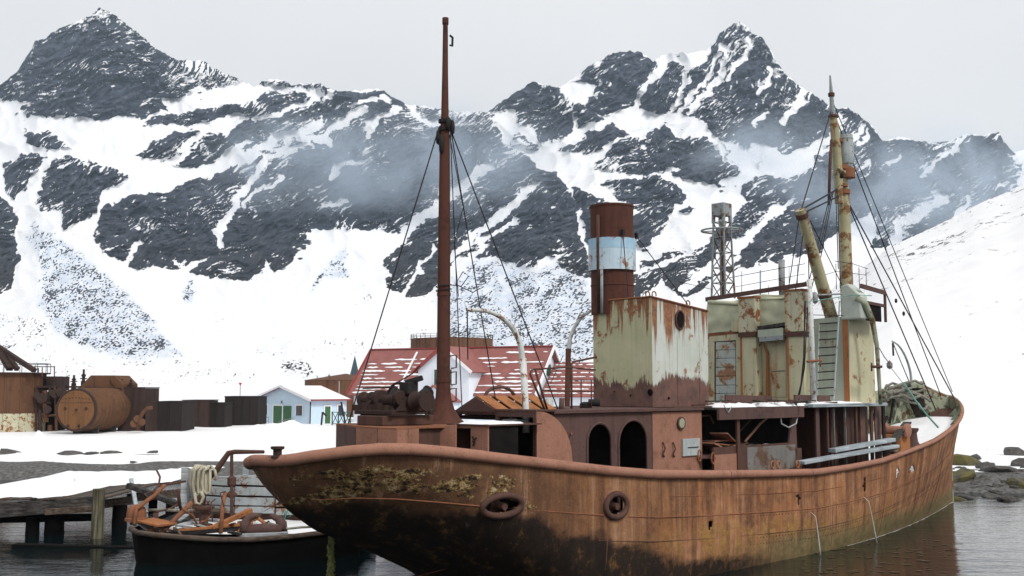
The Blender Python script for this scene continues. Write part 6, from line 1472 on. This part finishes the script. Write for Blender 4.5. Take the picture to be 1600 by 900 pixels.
roof_snow(front_roof, hp(-0.3,-0.15,ZE-0.15), hp(LH+0.3,-0.15,ZE-0.15), hp(-0.3,W2,ZR), [0.05,0.12,0.19,0.27,0.35,0.43,0.51,0.59,0.67,0.76,0.88], lambda r_: 0.95 if r_ < 0.35 else 0.72 if r_ < 0.8 else 0.62, sk)
roof_snow(wing_front, hp(LH+0.2,1.6,4.0), hp(LH+LW,1.6,4.0), hp(LH+0.2,5.5,7.6), [0.08,0.2,0.32,0.44,0.56,0.68,0.8,0.92], lambda r_: 0.97)
m = MB(); P = [hp(6.1,-0.2,ZE-0.05), hp(6.35,-0.2,ZE-0.05), hp(6.35,W2*0.9,ZE+(ZR-ZE)*0.9+0.1), hp(6.1,W2*0.9,ZE+(ZR-ZE)*0.9+0.1)]; m.plate(P, (0,0,0.08)); m.build('roof_ladder', M['trim_white'], house)
# ================================================================ blue shed
PSI = R(38); SO = np.array([-28.3, 121.0]); SU = np.array([math.cos(PSI), -math.sin(PSI)]); SV = np.array([math.sin(PSI), math.cos(PSI)])
shed = empty('blue_shed', (SO[0], SO[1], 0.8)); tag(shed, 'small pale blue shed with green double door and snowy gable roof', 'shed')
def sp(u, v, z): q = SO + SU*u + SV*v; return Vector((q[0]-SO[0], q[1]-SO[1], z-0.8))
def sbox(mb, u0, u1, v0, v1, z0, z1):
    P = [sp(u, v, z) for z in (z0, z1) for (u, v) in ((u0,v0),(u1,v0),(u1,v1),(u0,v1))]
    return mb.add(P, [(3,2,1,0),(4,5,6,7),(0,1,5,4),(1,2,6,5),(2,3,7,6),(3,0,4,7)])
SW, SL, SE, SR = 8.9, 5.2, 3.75, 5.15
m = MB(); sbox(m, 0, SW, 0, SL, 0.9, SE); m.add([sp(0,0,SE), sp(SW,0,SE), sp(SW/2,0,SR-0.1)], [(0,1,2)]); m.build('wall', M['shed_blue'], shed)
m = MB(); sbox(m, -0.02, SW+0.02, -0.02, SL, 0.3, 0.9); m.build('plinth', M['concrete'], shed)
for ue in (-0.6, SW+0.6):
    P = [sp(ue,-0.5,SE-0.12), sp(SW/2,-0.5,SR), sp(SW/2,SL+0.3,SR), sp(ue,SL+0.3,SE-0.12)]
    o = roof_plane('roof', P, shed, 'roof_trim', 0.12)
    nrm = (P[1]-P[0]).cross(P[2]-P[0]).normalized(); nrm = nrm if nrm.z > 0 else -nrm
    snow_sheet('roof_snow', lambda u, v: (P[0].lerp(P[1], 0.03+0.96*u)).lerp(P[3].lerp(P[2], 0.03+0.96*u), 0.02+0.96*v) + nrm*0.02, 14, 14, 0.12, o, 61)
    m = MB(); m.beam(sp(ue,-0.53,SE-0.22), sp(SW/2,-0.53,SR-0.1), 0.06, 0.2); m.build('barge_board', M['trim_white'], shed)
def spanel(name, u0, u1, z0, z1, mt, fr=True, side=False):
    f = (lambda mb, a, b, c, d, e: sbox(mb, a, b, -c, -c+0.05, d, e)) if not side else (lambda mb, a, b, c, d, e: sbox(mb, SW+c-0.05, SW+c, a, b, d, e))
    m = MB(); f(m, u0, u1, 0.05, z0, z1); o = m.build(name, M[mt], shed)
    if fr:
        for a in ((u0-0.15,u0,z0,z1+0.15),(u1,u1+0.15,z0,z1+0.15),(u0,u1,z1,z1+0.15)):
            m = MB(); f(m, a[0], a[1], 0.08, a[2], a[3]); m.build('frame', M['trim_white'], o)
spanel('door_leaf', 3.0, 4.45, 0.9, 2.95, 'door_green'); spanel('door_leaf', 4.47, 5.9, 0.9, 2.95, 'door_green', False); spanel('window', 1.0, 2.0, 1.95, 3.0, 'pane'); spanel('window', 6.7, 7.7, 1.95, 3.0, 'pane'); spanel('side_door', 2.0, 2.8, 0.9, 2.9, 'door_green', True, True); spanel('window', 3.9, 4.6, 1.9, 3.0, 'pane', True, True)
for u in (0.0, SW): m = MB(); sbox(m, u-0.09, u+0.09, -0.07, 0.02, 0.9, SE-0.1); m.build('corner_board', M['trim_white'], shed)
m = MB(); m.tube([sp(SW+0.12,-0.1,SE-0.2), sp(SW+0.1,-0.1,0.4)], 0.07, 6); m.build('downpipe', M['iron_black'], shed)
m = MB(); m.lathe([(0.0,-0.12),(0.16,-0.1),(0.16,0.0)], sp(SW/2,-0.06,3.35), (0,-1,0), 10); m.build('lamp', M['concrete'], shed)
for x0 in (1.0, 5.0):
    m = MB()
    for z in (1.35, 1.75): m.tube([sp(x0,-1.0,z-0.45), sp(x0+2.4,-1.0,z)], 0.035, 5)
    for t in (0, 1.2, 2.4): m.tube([sp(x0+t,-1.0,0.6), sp(x0+t,-1.0,1.3+0.45*t/2.4)], 0.035, 5)
    m.build('hand_rail', M['lattice_grey'], shed)
# porch railing between shed and house
rail_o = empty('porch_railing', tuple(at_depth(533, 662, 112))); tag(rail_o, 'dark green crossed railing between the blue shed and the white house', 'railing'); RO = Vector(rail_o.location)
for k in range(3):
    x0, x1 = 520 + k*9.5, 528 + k*9.5
    for seg in (((x0,645),(x1,661)),((x0,661),(x1,645)),((x0,644),(x1+1.5,644)),((x0,662),(x1+1.5,662))):
        m = MB(); m.beam(Vector(at_depth(*seg[0],112))-RO, Vector(at_depth(*seg[1],112))-RO, 0.07, 0.07); m.build('brace', M['shutter_green'], rail_o)
for x in (519, 528.7, 538, 547.5): m = MB(); m.beam(Vector(at_depth(x,666,112))-RO, Vector(at_depth(x,643,112))-RO, 0.12, 0.12); m.build('post', M['shutter_green'], rail_o)
for xa, ya, xb, yb in ((502,664,504,644),(504,644,510,650),(540,664,533,628)): m = MB(); m.beam(Vector(at_depth(xa,ya,111))-RO, Vector(at_depth(xb,yb,111))-RO, 0.16, 0.16); m.build('post', M['iron_black'], rail_o)
# ================================================================ church spire, oil tanks
sp0 = at_depth(554, 588, 160); m = MB(); c = Vector(at_depth(554,592,160)); apex = Vector(at_depth(554,555,160)); r_ = 0.72
spire = empty('church_spire', tuple(c)); tag(spire, 'dark slate church spire poking up behind the white house', 'church')
m.add([(-r_,-r_,0),(r_,-r_,0),(r_,r_,0),(-r_,r_,0),(0,0,apex.z-c.z)], [(0,1,4),(1,2,4),(2,3,4),(3,0,4),(3,2,1,0)]); m.build('spire', M['spire_slate'], spire)
m = MB(); m.box(-0.6,0.6,-0.6,0.6,-(c.z-1.0),0); m.build('tower', M['trim_white'], spire)
def tank(name, px, ptop, wpx, d, label, mt, roof=0.0, rails=True):
    p = at_depth(px, ptop, d); r = wpx/2/1700*d; z1 = p[2]; o = empty(name, (p[0], p[1], 1.0)); tag(o, label, 'tank', 'oil tanks')
    n = 20; da = 2*math.pi/n
    for k in range(n):       # plates, strake by strake
        a0 = k*da + 0.004; a1 = (k+1)*da - 0.004
        m = MB(); pts = [(r*math.cos(a), r*math.sin(a)) for a in np.linspace(a0, a1, 4)]
        m.add([(x, y, 0) for x, y in pts] + [(x, y, z1-1.0) for x, y in pts], [(i, i+1, 4+i+1, 4+i) for i in range(3)]); m.build('plate', M[mt], o)
    m = MB(); m.lathe([(0, z1-1.0+roof), (r+0.05, z1-1.0), (r+0.05, z1-1.08), (r-0.05, z1-1.1)], (0,0,0), (0,0,1), 40); m.build('roof', M[mt], o)
    if rails:
        m = MB()
        for k in range(40):
            a, b2 = 2*math.pi*k/40, 2*math.pi*(k+1)/40; m.tube([(r*math.cos(a), r*math.sin(a), z1-1.0), (r*math.cos(a), r*math.sin(a), z1-0.35)], 0.03, 4)
            for zz in (z1-0.38, z1-0.7): m.tube([(r*math.cos(a), r*math.sin(a), zz), (r*math.cos(b2), r*math.sin(b2), zz)], 0.025, 4)
        m.build('hand_rail', M['iron_black'], o)
tank('oil_tank', 706, 530, 128, 165, 'rusty round tank with roof railing, rising behind the white house', 'rust_far')
tank('oil_tank', 540, 594, 125, 150, 'low rusty round tank with shallow cone roof, left of the church spire', 'rust_far', 0.9, False)
# red triangular marker
mk = empty('beacon', tuple(at_depth(375, 622, 118))); tag(mk, 'small red triangular marker on a thin pole on the snow', 'marker')
z1 = at_depth(375,601,118)[2] - mk.location.z; m = MB(); m.tube([(0,0,-1.5),(0,0,z1)], 0.03, 5); m.build('pole', M['iron_black'], mk)
m = MB(); m.plate([(-0.18,-0.04,z1+0.2),(0.18,-0.04,z1+0.2),(0,-0.04,z1-0.15)], (0,0.03,0)); m.build('board', M['marker_red'], mk)
# ================================================================ the old cookery plant at left
def gz(x, y): return float(ground_z(x, y))
def steel_box(px0, px1, yt, yb, d, dep, label, mt, yaw=0.0, panels=3):
    a, b = at_depth(px0, yb, d), at_depth(px1, yb, d); zt = at_depth(px0, yt, d)[2]; w = b[0]-a[0]; z0 = min(0.6, a[2])
    o = empty('steel_tank', (a[0], a[1], z0), yaw); tag(o, label, 'tank', 'square steel tanks on the shore')
    m = MB(); m.box(0.03, w-0.03, 0.05, dep, 0, zt-z0-0.02); m.build('body', M[mt], o)
    for k in range(panels):
        m = MB(); m.box(w*k/panels+0.02, w*(k+1)/panels-0.02, 0, 0.05, 0, zt-z0); m.build('plate', M[mt], o)
    m = MB(); m.box(-0.04, w+0.04, -0.04, dep, zt-z0, zt-z0+0.07); m.build('rim', M[mt], o)
    if zt - z0 > 2.2: m = MB(); m.box(0.0, w, -0.03, 0.0, (zt-z0)*0.48, (zt-z0)*0.48+0.06); m.build('stiffener', M[mt], o)
steel_box(188,225,606,674,99,4,'tall narrow dark steel tank right behind the big riveted boiler','rust_far_dark',0,2)
steel_box(226,243,629,674,98,4,'small dark purple-brown steel tank, narrowest of the row','rust_far_dark',0,1)
steel_box(244,284,628,674,98.5,4,'plain dark grey square steel tank, second in the row from the boiler','steel_black',0,2)
steel_box(284,323,626,665,106,4,'rusty brown square steel tank standing farther back in the row','rust_far_dark',0,3)
steel_box(322,351,630,664,107,3,'very dark low steel tank in the gap left of the big black one','steel_black',0,2)
steel_box(350,403,620,662,112,4,'broad black steel tank, rightmost and touching the blue shed','steel_black',0,4)
# tall riveted tank with walkway and chutes
d = 97; p = at_depth(20, 676, d); vt = empty('riveted_tank', (p[0]-1.2, p[1]+2, 0.6)); tag(vt, 'tall riveted rusty tank with railing and chutes on top, at the far left', 'tank')
r = 2.9; zt = at_depth(20,584,d)[2]-0.6; zs = at_depth(20,646,d)[2]-0.6
for k in range(14):
    a0, a1 = 2*math.pi*k/14+0.004, 2*math.pi*(k+1)/14-0.004
    for (z0, z1, rr_, mt) in ((0, zs, r+0.06, 'trunk_paint'), (zs, zt, r, 'rust_far')):
        m = MB(); pts = [(rr_*math.cos(a), rr_*math.sin(a)) for a in np.linspace(a0, a1, 4)]; m.add([(x,y,z0) for x,y in pts]+[(x,y,z1) for x,y in pts], [(i,i+1,4+i+1,4+i) for i in range(3)]); m.build('plate', M[mt], vt)
m = MB(); m.lathe([(0,zt),(r+0.35,zt),(r+0.35,zt+0.12),(0,zt+0.13)], (0,0,0), (0,0,1), 28); m.build('walkway', M['rust_far_dark'], vt)
m = MB()
for k in range(14):
    a, b2 = 2*math.pi*k/14, 2*math.pi*(k+1)/14; rr_ = r+0.3; m.tube([(rr_*math.cos(a),rr_*math.sin(a),zt),(rr_*math.cos(a),rr_*math.sin(a),zt+0.95)], 0.03, 4); m.tube([(rr_*math.cos(a),rr_*math.sin(a),zt+0.93),(rr_*math.cos(b2),rr_*math.sin(b2),zt+0.93)], 0.03, 4)
m.build('hand_rail', M['iron_black'], vt)
for (xa, ya, xb, yb, w) in ((-6,540,16,577,0.55),(4,545,27,577,0.35),(-4,541,54,579,0.45)):
    m = MB(); a, b2 = Vector(at_depth(xa,ya,d+1)) - vt.location, Vector(at_depth(xb,yb,d-0.5)) - vt.location; m.beam(a, b2, w, 0.35); m.build('chute', M['rust_far_dark'], vt)
# machinery house beside it
def wbox(o, name, px0, px1, yt, yb, d, dep, mt, bevel=0.0):
    a, b2 = Vector(at_depth(px0,yb,d)) - o.location, Vector(at_depth(px1,yt,d)) - o.location; m = MB(); m.box(a.x, b2.x, a.y, a.y+dep, a.z, b2.z); return m.build(name, M[mt], o, False, bevel)
mh = empty('machinery_frame', tuple(at_depth(72, 676, 98))); mh.location.z = 0.6; tag(mh, 'dark rusty frame of pipes, platforms and valves left of the boiler', 'machinery')
wbox(mh, 'cabin', 52, 88, 588, 610, 99, 3, 'rust_far_dark'); wbox(mh, 'window_opening', 62, 72, 592, 606, 98.9, 0.1, 'dark_inside'); wbox(mh, 'back_tank', 54, 92, 612, 676, 101, 3, 'rust_far'); wbox(mh, 'platform', 52, 120, 603, 606, 98, 2, 'rust_far_dark'); wbox(mh, 'dark_bay', 70, 96, 625, 672, 100.5, 1, 'dark_inside')
for k, (xa, ya, xb, yb, r_) in enumerate(((56,606,56,676,0.1),(70,610,72,660,0.22),(78,605,76,640,0.13),(86,604,88,676,0.12),(55,628,80,630,0.12),(66,650,100,648,0.1),(92,606,96,660,0.09),(100,604,100,620,0.15),(60,590,60,575,0.05),(85,588,85,572,0.05),(52,573,86,573,0.04),(66,574,66,588,0.05),(62,640,62,676,0.16),(78,664,78,676,0.2))):
    m = MB(); m.tube([Vector(at_depth(xa,ya,97.8+0.1*(k%4))) - mh.location, Vector(at_depth(xb,yb,97.8+0.1*(k%4))) - mh.location], r_, 7); m.build('pipe', M['rust_far' if k % 2 else 'rust_far_dark'], mh)
for k, (x, y, r_) in enumerate(((66,622,0.45),(58,618,0.3),(86,615,0.4),(96,612,0.45),(74,640,0.35))):
    m = MB(); m.lathe([(0,-0.2),(r_,-0.18),(r_,0.18),(0,0.2)], Vector(at_depth(x,y,97.6)) - mh.location, (0.3,-1,0.1), 12); m.build('valve', M['rust_far_dark'], mh, 'auto')
# big horizontal boiler with corrugated shell
bc = Vector(at_depth(119, 640.5, 93)); boiler = empty('boiler', (bc.x, bc.y, 0.65)); tag(boiler, 'big orange-brown riveted boiler lying on its side, round end facing forward', 'boiler')
bz = bc.z - 0.65; ax = Vector((0.13, 0.99, 0)).normalized(); rb = 1.78
prof = [(0,-0.06),(rb*0.5,-0.04),(rb*0.94,0.0),(rb,0.06),(rb,0.5)]; L_ = 0.5
while L_ < 5.8: prof += [(rb,L_+0.1),(rb+0.10,L_+0.25),(rb+0.10,L_+0.38),(rb,L_+0.52)]; L_ += 0.62
prof += [(rb,6.6),(0,6.7)]
m = MB(); m.lathe(prof, (0,0,bz), ax, 40); m.build('shell', M['rust_boiler'], boiler, 'auto')
m = MB(); m.lathe([(0,-0.10),(rb*0.90,-0.075),(rb*0.93,-0.03),(rb*0.93,0.03)], (0,0,bz), ax, 40); m.build('end_plate', M['rust_endplate'], boiler, 'auto')
m = MB(); m.lathe([(rb*0.93,-0.02),(rb*0.95,-0.06),(rb*1.03,-0.05),(rb*1.035,0.15),(rb,0.17)], (0,0,bz), ax, 40); m.build('end_flange', M['rust_far_dark'], boiler, 'auto')
pe = Vector((ax.y, -ax.x, 0)); ce_ = Vector((0,0,bz)) - ax*0.09
for k, (u, v) in enumerate(((-0.95,0.12),(-0.05,0.0),(0.95,0.12),(-0.35,-1.35),(0.65,-1.35))):
    m = MB(); m.lathe([(0,0),(0.13,0.0),(0.11,0.07),(0.05,0.09),(0,0.09)], ce_ + pe*-u + Vector((0,0,v)), -ax, 10); m.build('stud', M['rust_far_dark'], boiler, 'auto')
m = MB()
for u in np.linspace(-1.2,1.2,9): m.lathe([(0,0),(0.05,0.0),(0.04,0.04),(0,0.05)], ce_ + pe*u + Vector((0,0,1.05-0.12*abs(u))), -ax, 6)
m.build('rivets', M['rust_far_dark'], boiler)
m = MB(); a = ce_ + Vector((0,0,0.62)); m.beam(a - pe*1.62, a + pe*1.62, 0.04, 0.07); m.build('plate_lap', M['rust_far'], boiler)
for f in (1.6, 4.6):
    m = MB(); q = ax*f; m.plate([q+pe*1.0+Vector((0,0,-0.3)), q-pe*1.0+Vector((0,0,-0.3)), q-pe*1.3+Vector((0,0,bz-1.0)), q+pe*1.3+Vector((0,0,bz-1.0))], ax*0.25); m.build('cradle', M['wood_dark'], boiler)
m = MB(); q = ax*2.2; m.beam(q-pe*2.2+Vector((0,0,0.02)), q+pe*2.8+Vector((0,0,0.02)), 0.5, 0.25); m.build('bed_timber', M['wood_dark'], boiler)
# hopper rising behind the boiler
hpp = empty('hopper', tuple(at_depth(165, 676, 99))); hpp.location.z = 0.65; tag(hpp, 'rusty eight-sided hopper hood rising above the boiler', 'hopper')
def hq(px, py, dd=99): return Vector(at_depth(px,py,dd)) - hpp.location
m = MB(); f_ = [hq(125,604), hq(142,586.5), hq(178,586.5), hq(191,600), hq(191,610), hq(125,608)]; m.plate(f_, (0.5,2.6,0)); m.build('hood', M['rust_far'], hpp)
m = MB(); m.plate([hq(178,587,98.8), hq(191,600,98.8), hq(196,640,98.8), hq(190,650,98.8), hq(183,612,98.8), hq(172,592,98.8)], (0.3,1.5,0)); m.build('side_apron', M['rust_boiler'], hpp)
m = MB(); m.plate([hq(130,604,98.7), hq(190,606,98.7), hq(188,614,98.7), hq(150,610,98.7)], (0.2,0.8,0)); m.build('lip', M['rust_far_dark'], hpp)
m = MB(); m.box(hq(200,0).x, hq(224,0).x, 1.0, 3.0, 0, hq(210,612).z); m.build('support', M['rust_far_dark'], hpp)
for (x, yt, yb) in ((115,586,606),(130,577,606),(190,592,610),(204,593,612)):
    p = Vector(at_depth(x, yb, 99.5)); sv = empty('safety_valve', tuple(p)); tag(sv, {115:'short rusty valve stack, leftmost above the boiler',130:'tallest thin rusty valve stack left of the hopper',190:'rusty valve stack just right of the hopper',204:'rusty valve stack, rightmost of those above the boiler'}[x], 'valve', 'valve stacks')
    h = at_depth(x, yt, 99.5)[2] - p.z; m = MB(); m.lathe([(0.22,-0.3),(0.22,h*0.35),(0.14,h*0.4),(0.14,h*0.6),(0.2,h*0.62),(0.2,h*0.72),(0.1,h*0.75),(0.1,h)], (0,0,0), (0,0,1), 10, True); m.build('stack', M['rust_far_dark'], sv, 'auto')
    m = MB(); m.tube([(-0.3,0,h*0.5),(0.3,0,h*0.5)], 0.06, 6); m.build('lever', M['rust_far_dark'], sv)
pu = empty('hand_pump', tuple(at_depth(217, 672, 95))); tag(pu, 'bent rusty standpipe with wheel valves in front of the dark tanks', 'pump'); pu.location.z = 0.7
q = lambda x, y: Vector(at_depth(x,y,95)) - pu.location
m = MB(); m.tube([q(215,672), q(217,655), q(223,645), q(230,638), q(238,637)], 0.17, 8); m.build('standpipe', M['rust_far'], pu, True)
for x, y in ((209,662),(221,660),(214,655)): m = MB(); m.lathe([(0.1,-0.2),(0.32,-0.18),(0.32,0.18),(0.1,0.2)], q(x,y), (0.6,-1,0.2), 10, True); m.build('wheel_valve', M['rust_far'], pu, 'auto')
# ================================================================ snow mounds, rocks
def mound(px, py, d, w, h, dep, label):
    p = at_depth(px, py, d); m = MB(); nx, ny = 22, 14; vs = []
    for i in range(nx):
        for j in range(ny):
            u, v = i/(nx-1)*2-1, j/(ny-1)*2-1; rr_ = min(1, math.hypot(u, v)); e = (0.5+0.5*math.cos(math.pi*rr_))
            hgt = h*e*(1 + 0.5*float(perlin(np.array(u*2.3+px), np.array(v*2.3), 4)))
            vs.append((w/2*u, dep/2*v, hgt - 0.25))
    m.add(vs, [(i*ny+j, (i+1)*ny+j, (i+1)*ny+j+1, i*ny+j+1) for i in range(nx-1) for j in range(ny-1)])
    o = m.build('snow_mound', M['snow'], None, True); o.location = (p[0], p[1], gz(p[0], p[1]) + 0.05); tag(o, label, 'snow heap', 'heaps of snow')
mound(448,680,92,9.0,1.35,5,'tall heap of cleared snow in front of the blue shed'); mound(395,672,98,7,0.7,4,'low heap of snow left of the tall one, before the black tank'); mound(62,676,88,1.8,0.7,1.5,'tiny heap of snow beside the boiler\'s left end')
def rock_mesh(seed, flat):
    r_ = random.Random(seed); bm = bmesh.new(); bmesh.ops.create_icosphere(bm, subdivisions=2, radius=1.0)
    dirs = [Vector((r_.gauss(0,1), r_.gauss(0,1), r_.gauss(0,1))).normalized() for _ in range(9)]; offs = [r_.uniform(0.55, 0.95) for _ in dirs]
    for v in bm.verts:
        for dd, of in zip(dirs, offs):
            k = v.co.dot(dd)
            if k > of: v.co -= dd*(k-of)*0.85
        v.co *= 1 + 0.12*float(perlin(np.array(v.co.x*2.1+seed), np.array(v.co.y*2.1+v.co.z), seed)); v.co.z *= flat
    me = bpy.data.meshes.new('boulder'); bm.to_mesh(me); bm.free(); return me
RM = [rock_mesh(k, f) for k, f in ((1,0.6),(2,0.45),(3,0.7),(4,0.35),(5,0.55),(6,0.5))]; RW = [me.copy() for me in RM]
for me in RM: me.materials.append(M['stone'])
for me in RW: me.materials.append(M['stone_weed'])
def boulder(x, y, s, weed, label, grp, k=None, sink=0.25):
    me = (RW if weed else RM)[rj.randrange(6) if k is None else k]; o = bpy.data.objects.new('boulder', me); col.objects.link(o)
    o.location = (x, y, max(-0.05, gz(x, y)) + s*(0.25-sink)); o.scale = (s*rj.uniform(0.8,1.4), s*rj.uniform(0.8,1.2), s*rj.uniform(0.7,1.1)); o.rotation_euler = (rj.uniform(-0.3,0.3), rj.uniform(-0.3,0.3), rj.uniform(0,6.28)); tag(o, label, 'boulder', grp); return o
for px, py, s, w, lab in ((1506,735,0.95,1,'large rounded boulder under brown weed, touching the stem'),(1502,752,0.8,1,'weed-coated boulder just below the largest one at the stem'),(1540,741,0.62,0,'mid-sized dark boulder in the middle of the shingle'),(1560,748,0.9,0,'broad grey slab of rock, largest bare boulder on the shingle'),(1592,756,0.6,1,'weedy boulder at the right edge, near the water'),(1525,728,0.55,0,'dark boulder at the top of the shingle behind the weedy ones'),(1586,722,0.8,0,'big dark boulder half in snow at the upper right'),(1548,764,0.6,0,'flat boulder at the water edge, middle of the shore'),(1575,768,0.5,0,'boulder lowest of all, at the water edge'),(1515,766,0.45,0,'small wet boulder at the water edge close to the hull'),(1598,738,0.6,0,'dark boulder cut by the right edge of the picture'),(1498,768,0.4,1,'smallest weedy boulder, at the waterline by the stem')):
    p = at_height(px, py, 0.35); boulder(p[0], p[1], s, w, lab, 'boulders by the bow')
m = MB(); prr = random.Random(8); base_r = RM[3]
bvs = [v.co.copy() for v in RM[0].vertices]; bfs = [tuple(p.vertices) for p in RM[0].polygons]
for k in range(900):
    x = prr.uniform(12, 40); y = float(shore_y(x)) + prr.uniform(-1.2, 8.0)**1.0
    if prr.random() < max(0, (y - shore_y(x) - 3))/7: continue
    s = prr.uniform(0.06, 0.26); z = gz(x, y); an = prr.uniform(0, 6.28); c_, s_ = math.cos(an), math.sin(an)
    if z < -0.2: continue
    m.add([(x + s*(v.x*c_ - v.y*s_)*1.3, y + s*(v.x*s_ + v.y*c_), z + s*v.z*0.8) for v in bvs[:]], bfs) if k % 3 == 0 else m.add([(x+s*a, y+s*b, z+s*c*0.6) for a, b, c in ((-1,-0.7,-0.5),(1,-0.8,-0.5),(0.8,0.9,-0.5),(-0.9,0.8,-0.5),(-0.5,-0.4,0.6),(0.6,-0.3,0.5),(0.4,0.5,0.7),(-0.5,0.4,0.5))], [(0,1,5,4),(1,2,6,5),(2,3,7,6),(3,0,4,7),(4,5,6,7)])
stuff(m.build('shore_stones', M['stone']), 'loose dark stones strewn along the shore at right', 'stones')
for px, py, s, lab in ((108,707,0.9,'long dark rock, largest of the line in the snow below the boiler'),(22,706,0.7,'dark rock in the snow below the tall riveted tank'),(172,706,0.75,'long flat rock in the snow, right end of the line below the boiler'),(140,707,0.5,'small dark rock between the two long ones in the snow'),(238,706,0.45,'lone dark rock in the snow below the square tanks'),(210,718,0.25,'tiny stone in the snow nearer the jetty'),(8,708,0.55,'dark rock in the snow at the left edge')):
    p = at_height(px, py, 0.85); boulder(p[0], p[1], s, 0, lab, 'rocks in the shore snow', 3, 0.3)
# ================================================================ the air: thin even haze round everything, and drifting mist on the slopes
def volume_mat(name, color, density, noise_scale=None):
    mt = bpy.data.materials.new(name); mt.use_nodes = True; nt = mt.node_tree; nt.nodes.clear()
    out = nt.nodes.new('ShaderNodeOutputMaterial'); pv = nt.nodes.new('ShaderNodeVolumePrincipled')
    pv.inputs['Color'].default_value = (*color, 1); pv.inputs['Density'].default_value = density; pv.inputs['Anisotropy'].default_value = 0.2
    nt.links.new(pv.outputs[0], out.inputs['Volume'])
    return mt, nt, pv
hz, _, _ = volume_mat('haze_air', (0.68, 0.84, 1.0), 0.0001)
m = MB(); m.box(-2600, 2600, -160, 2700, -4, 720); haze = m.build('haze', hz); haze['kind'] = 'stuff'

def mist_mat():
    mt, nt, pv = volume_mat('mist_air', (0.74, 0.86, 1.0), 0.0)
    tc = nt.nodes.new('ShaderNodeTexCoord'); ln = nt.nodes.new('ShaderNodeVectorMath'); ln.operation = 'LENGTH'
    nt.links.new(tc.outputs['Object'], ln.inputs[0])
    fall = nt.nodes.new('ShaderNodeMapRange'); fall.inputs[1].default_value = 1.0; fall.inputs[2].default_value = 0.25; fall.inputs[3].default_value = 0.0; fall.inputs[4].default_value = 1.0; fall.interpolation_type = 'SMOOTHSTEP'
    nt.links.new(ln.outputs['Value'], fall.inputs[0])
    no = nt.nodes.new('ShaderNodeTexNoise'); no.inputs['Scale'].default_value = 0.016; no.inputs['Detail'].default_value = 6; no.inputs['Roughness'].default_value = 0.68; no.inputs['Distortion'].default_value = 0.8
    ge = nt.nodes.new('ShaderNodeNewGeometry'); nt.links.new(ge.outputs['Position'], no.inputs['Vector'])
    rp = nt.nodes.new('ShaderNodeMapRange'); rp.inputs[1].default_value = 0.42; rp.inputs[2].default_value = 0.66
    nt.links.new(no.outputs['Fac'], rp.inputs[0])
    mu = nt.nodes.new('ShaderNodeMath'); mu.operation = 'MULTIPLY'; nt.links.new(fall.outputs[0], mu.inputs[0]); nt.links.new(rp.outputs[0], mu.inputs[1])
    m2 = nt.nodes.new('ShaderNodeMath'); m2.operation = 'MULTIPLY'; m2.inputs[1].default_value = 0.016; nt.links.new(mu.outputs[0], m2.inputs[0])
    nt.links.new(m2.outputs[0], pv.inputs['Density'])
    return mt
mist_m = mist_mat()
for (px, py, d, rx, ry, rz) in ((560,262,980,195,110,62),(740,275,1000,125,100,58),(430,235,960,80,80,38),(1180,232,1000,90,90,36),(1340,285,1000,165,100,66),(1510,300,1000,140,100,56)):
    bm = bmesh.new(); bmesh.ops.create_icosphere(bm, subdivisions=3, radius=1.0); me = bpy.data.meshes.new('mist'); bm.to_mesh(me); bm.free()
    o = link('mist', me, mist_m); o.location = tuple(at_depth(px, py, d)); o.scale = (rx, ry, rz); o.rotation_euler = (0, R(-14), 0); o['kind'] = 'stuff'
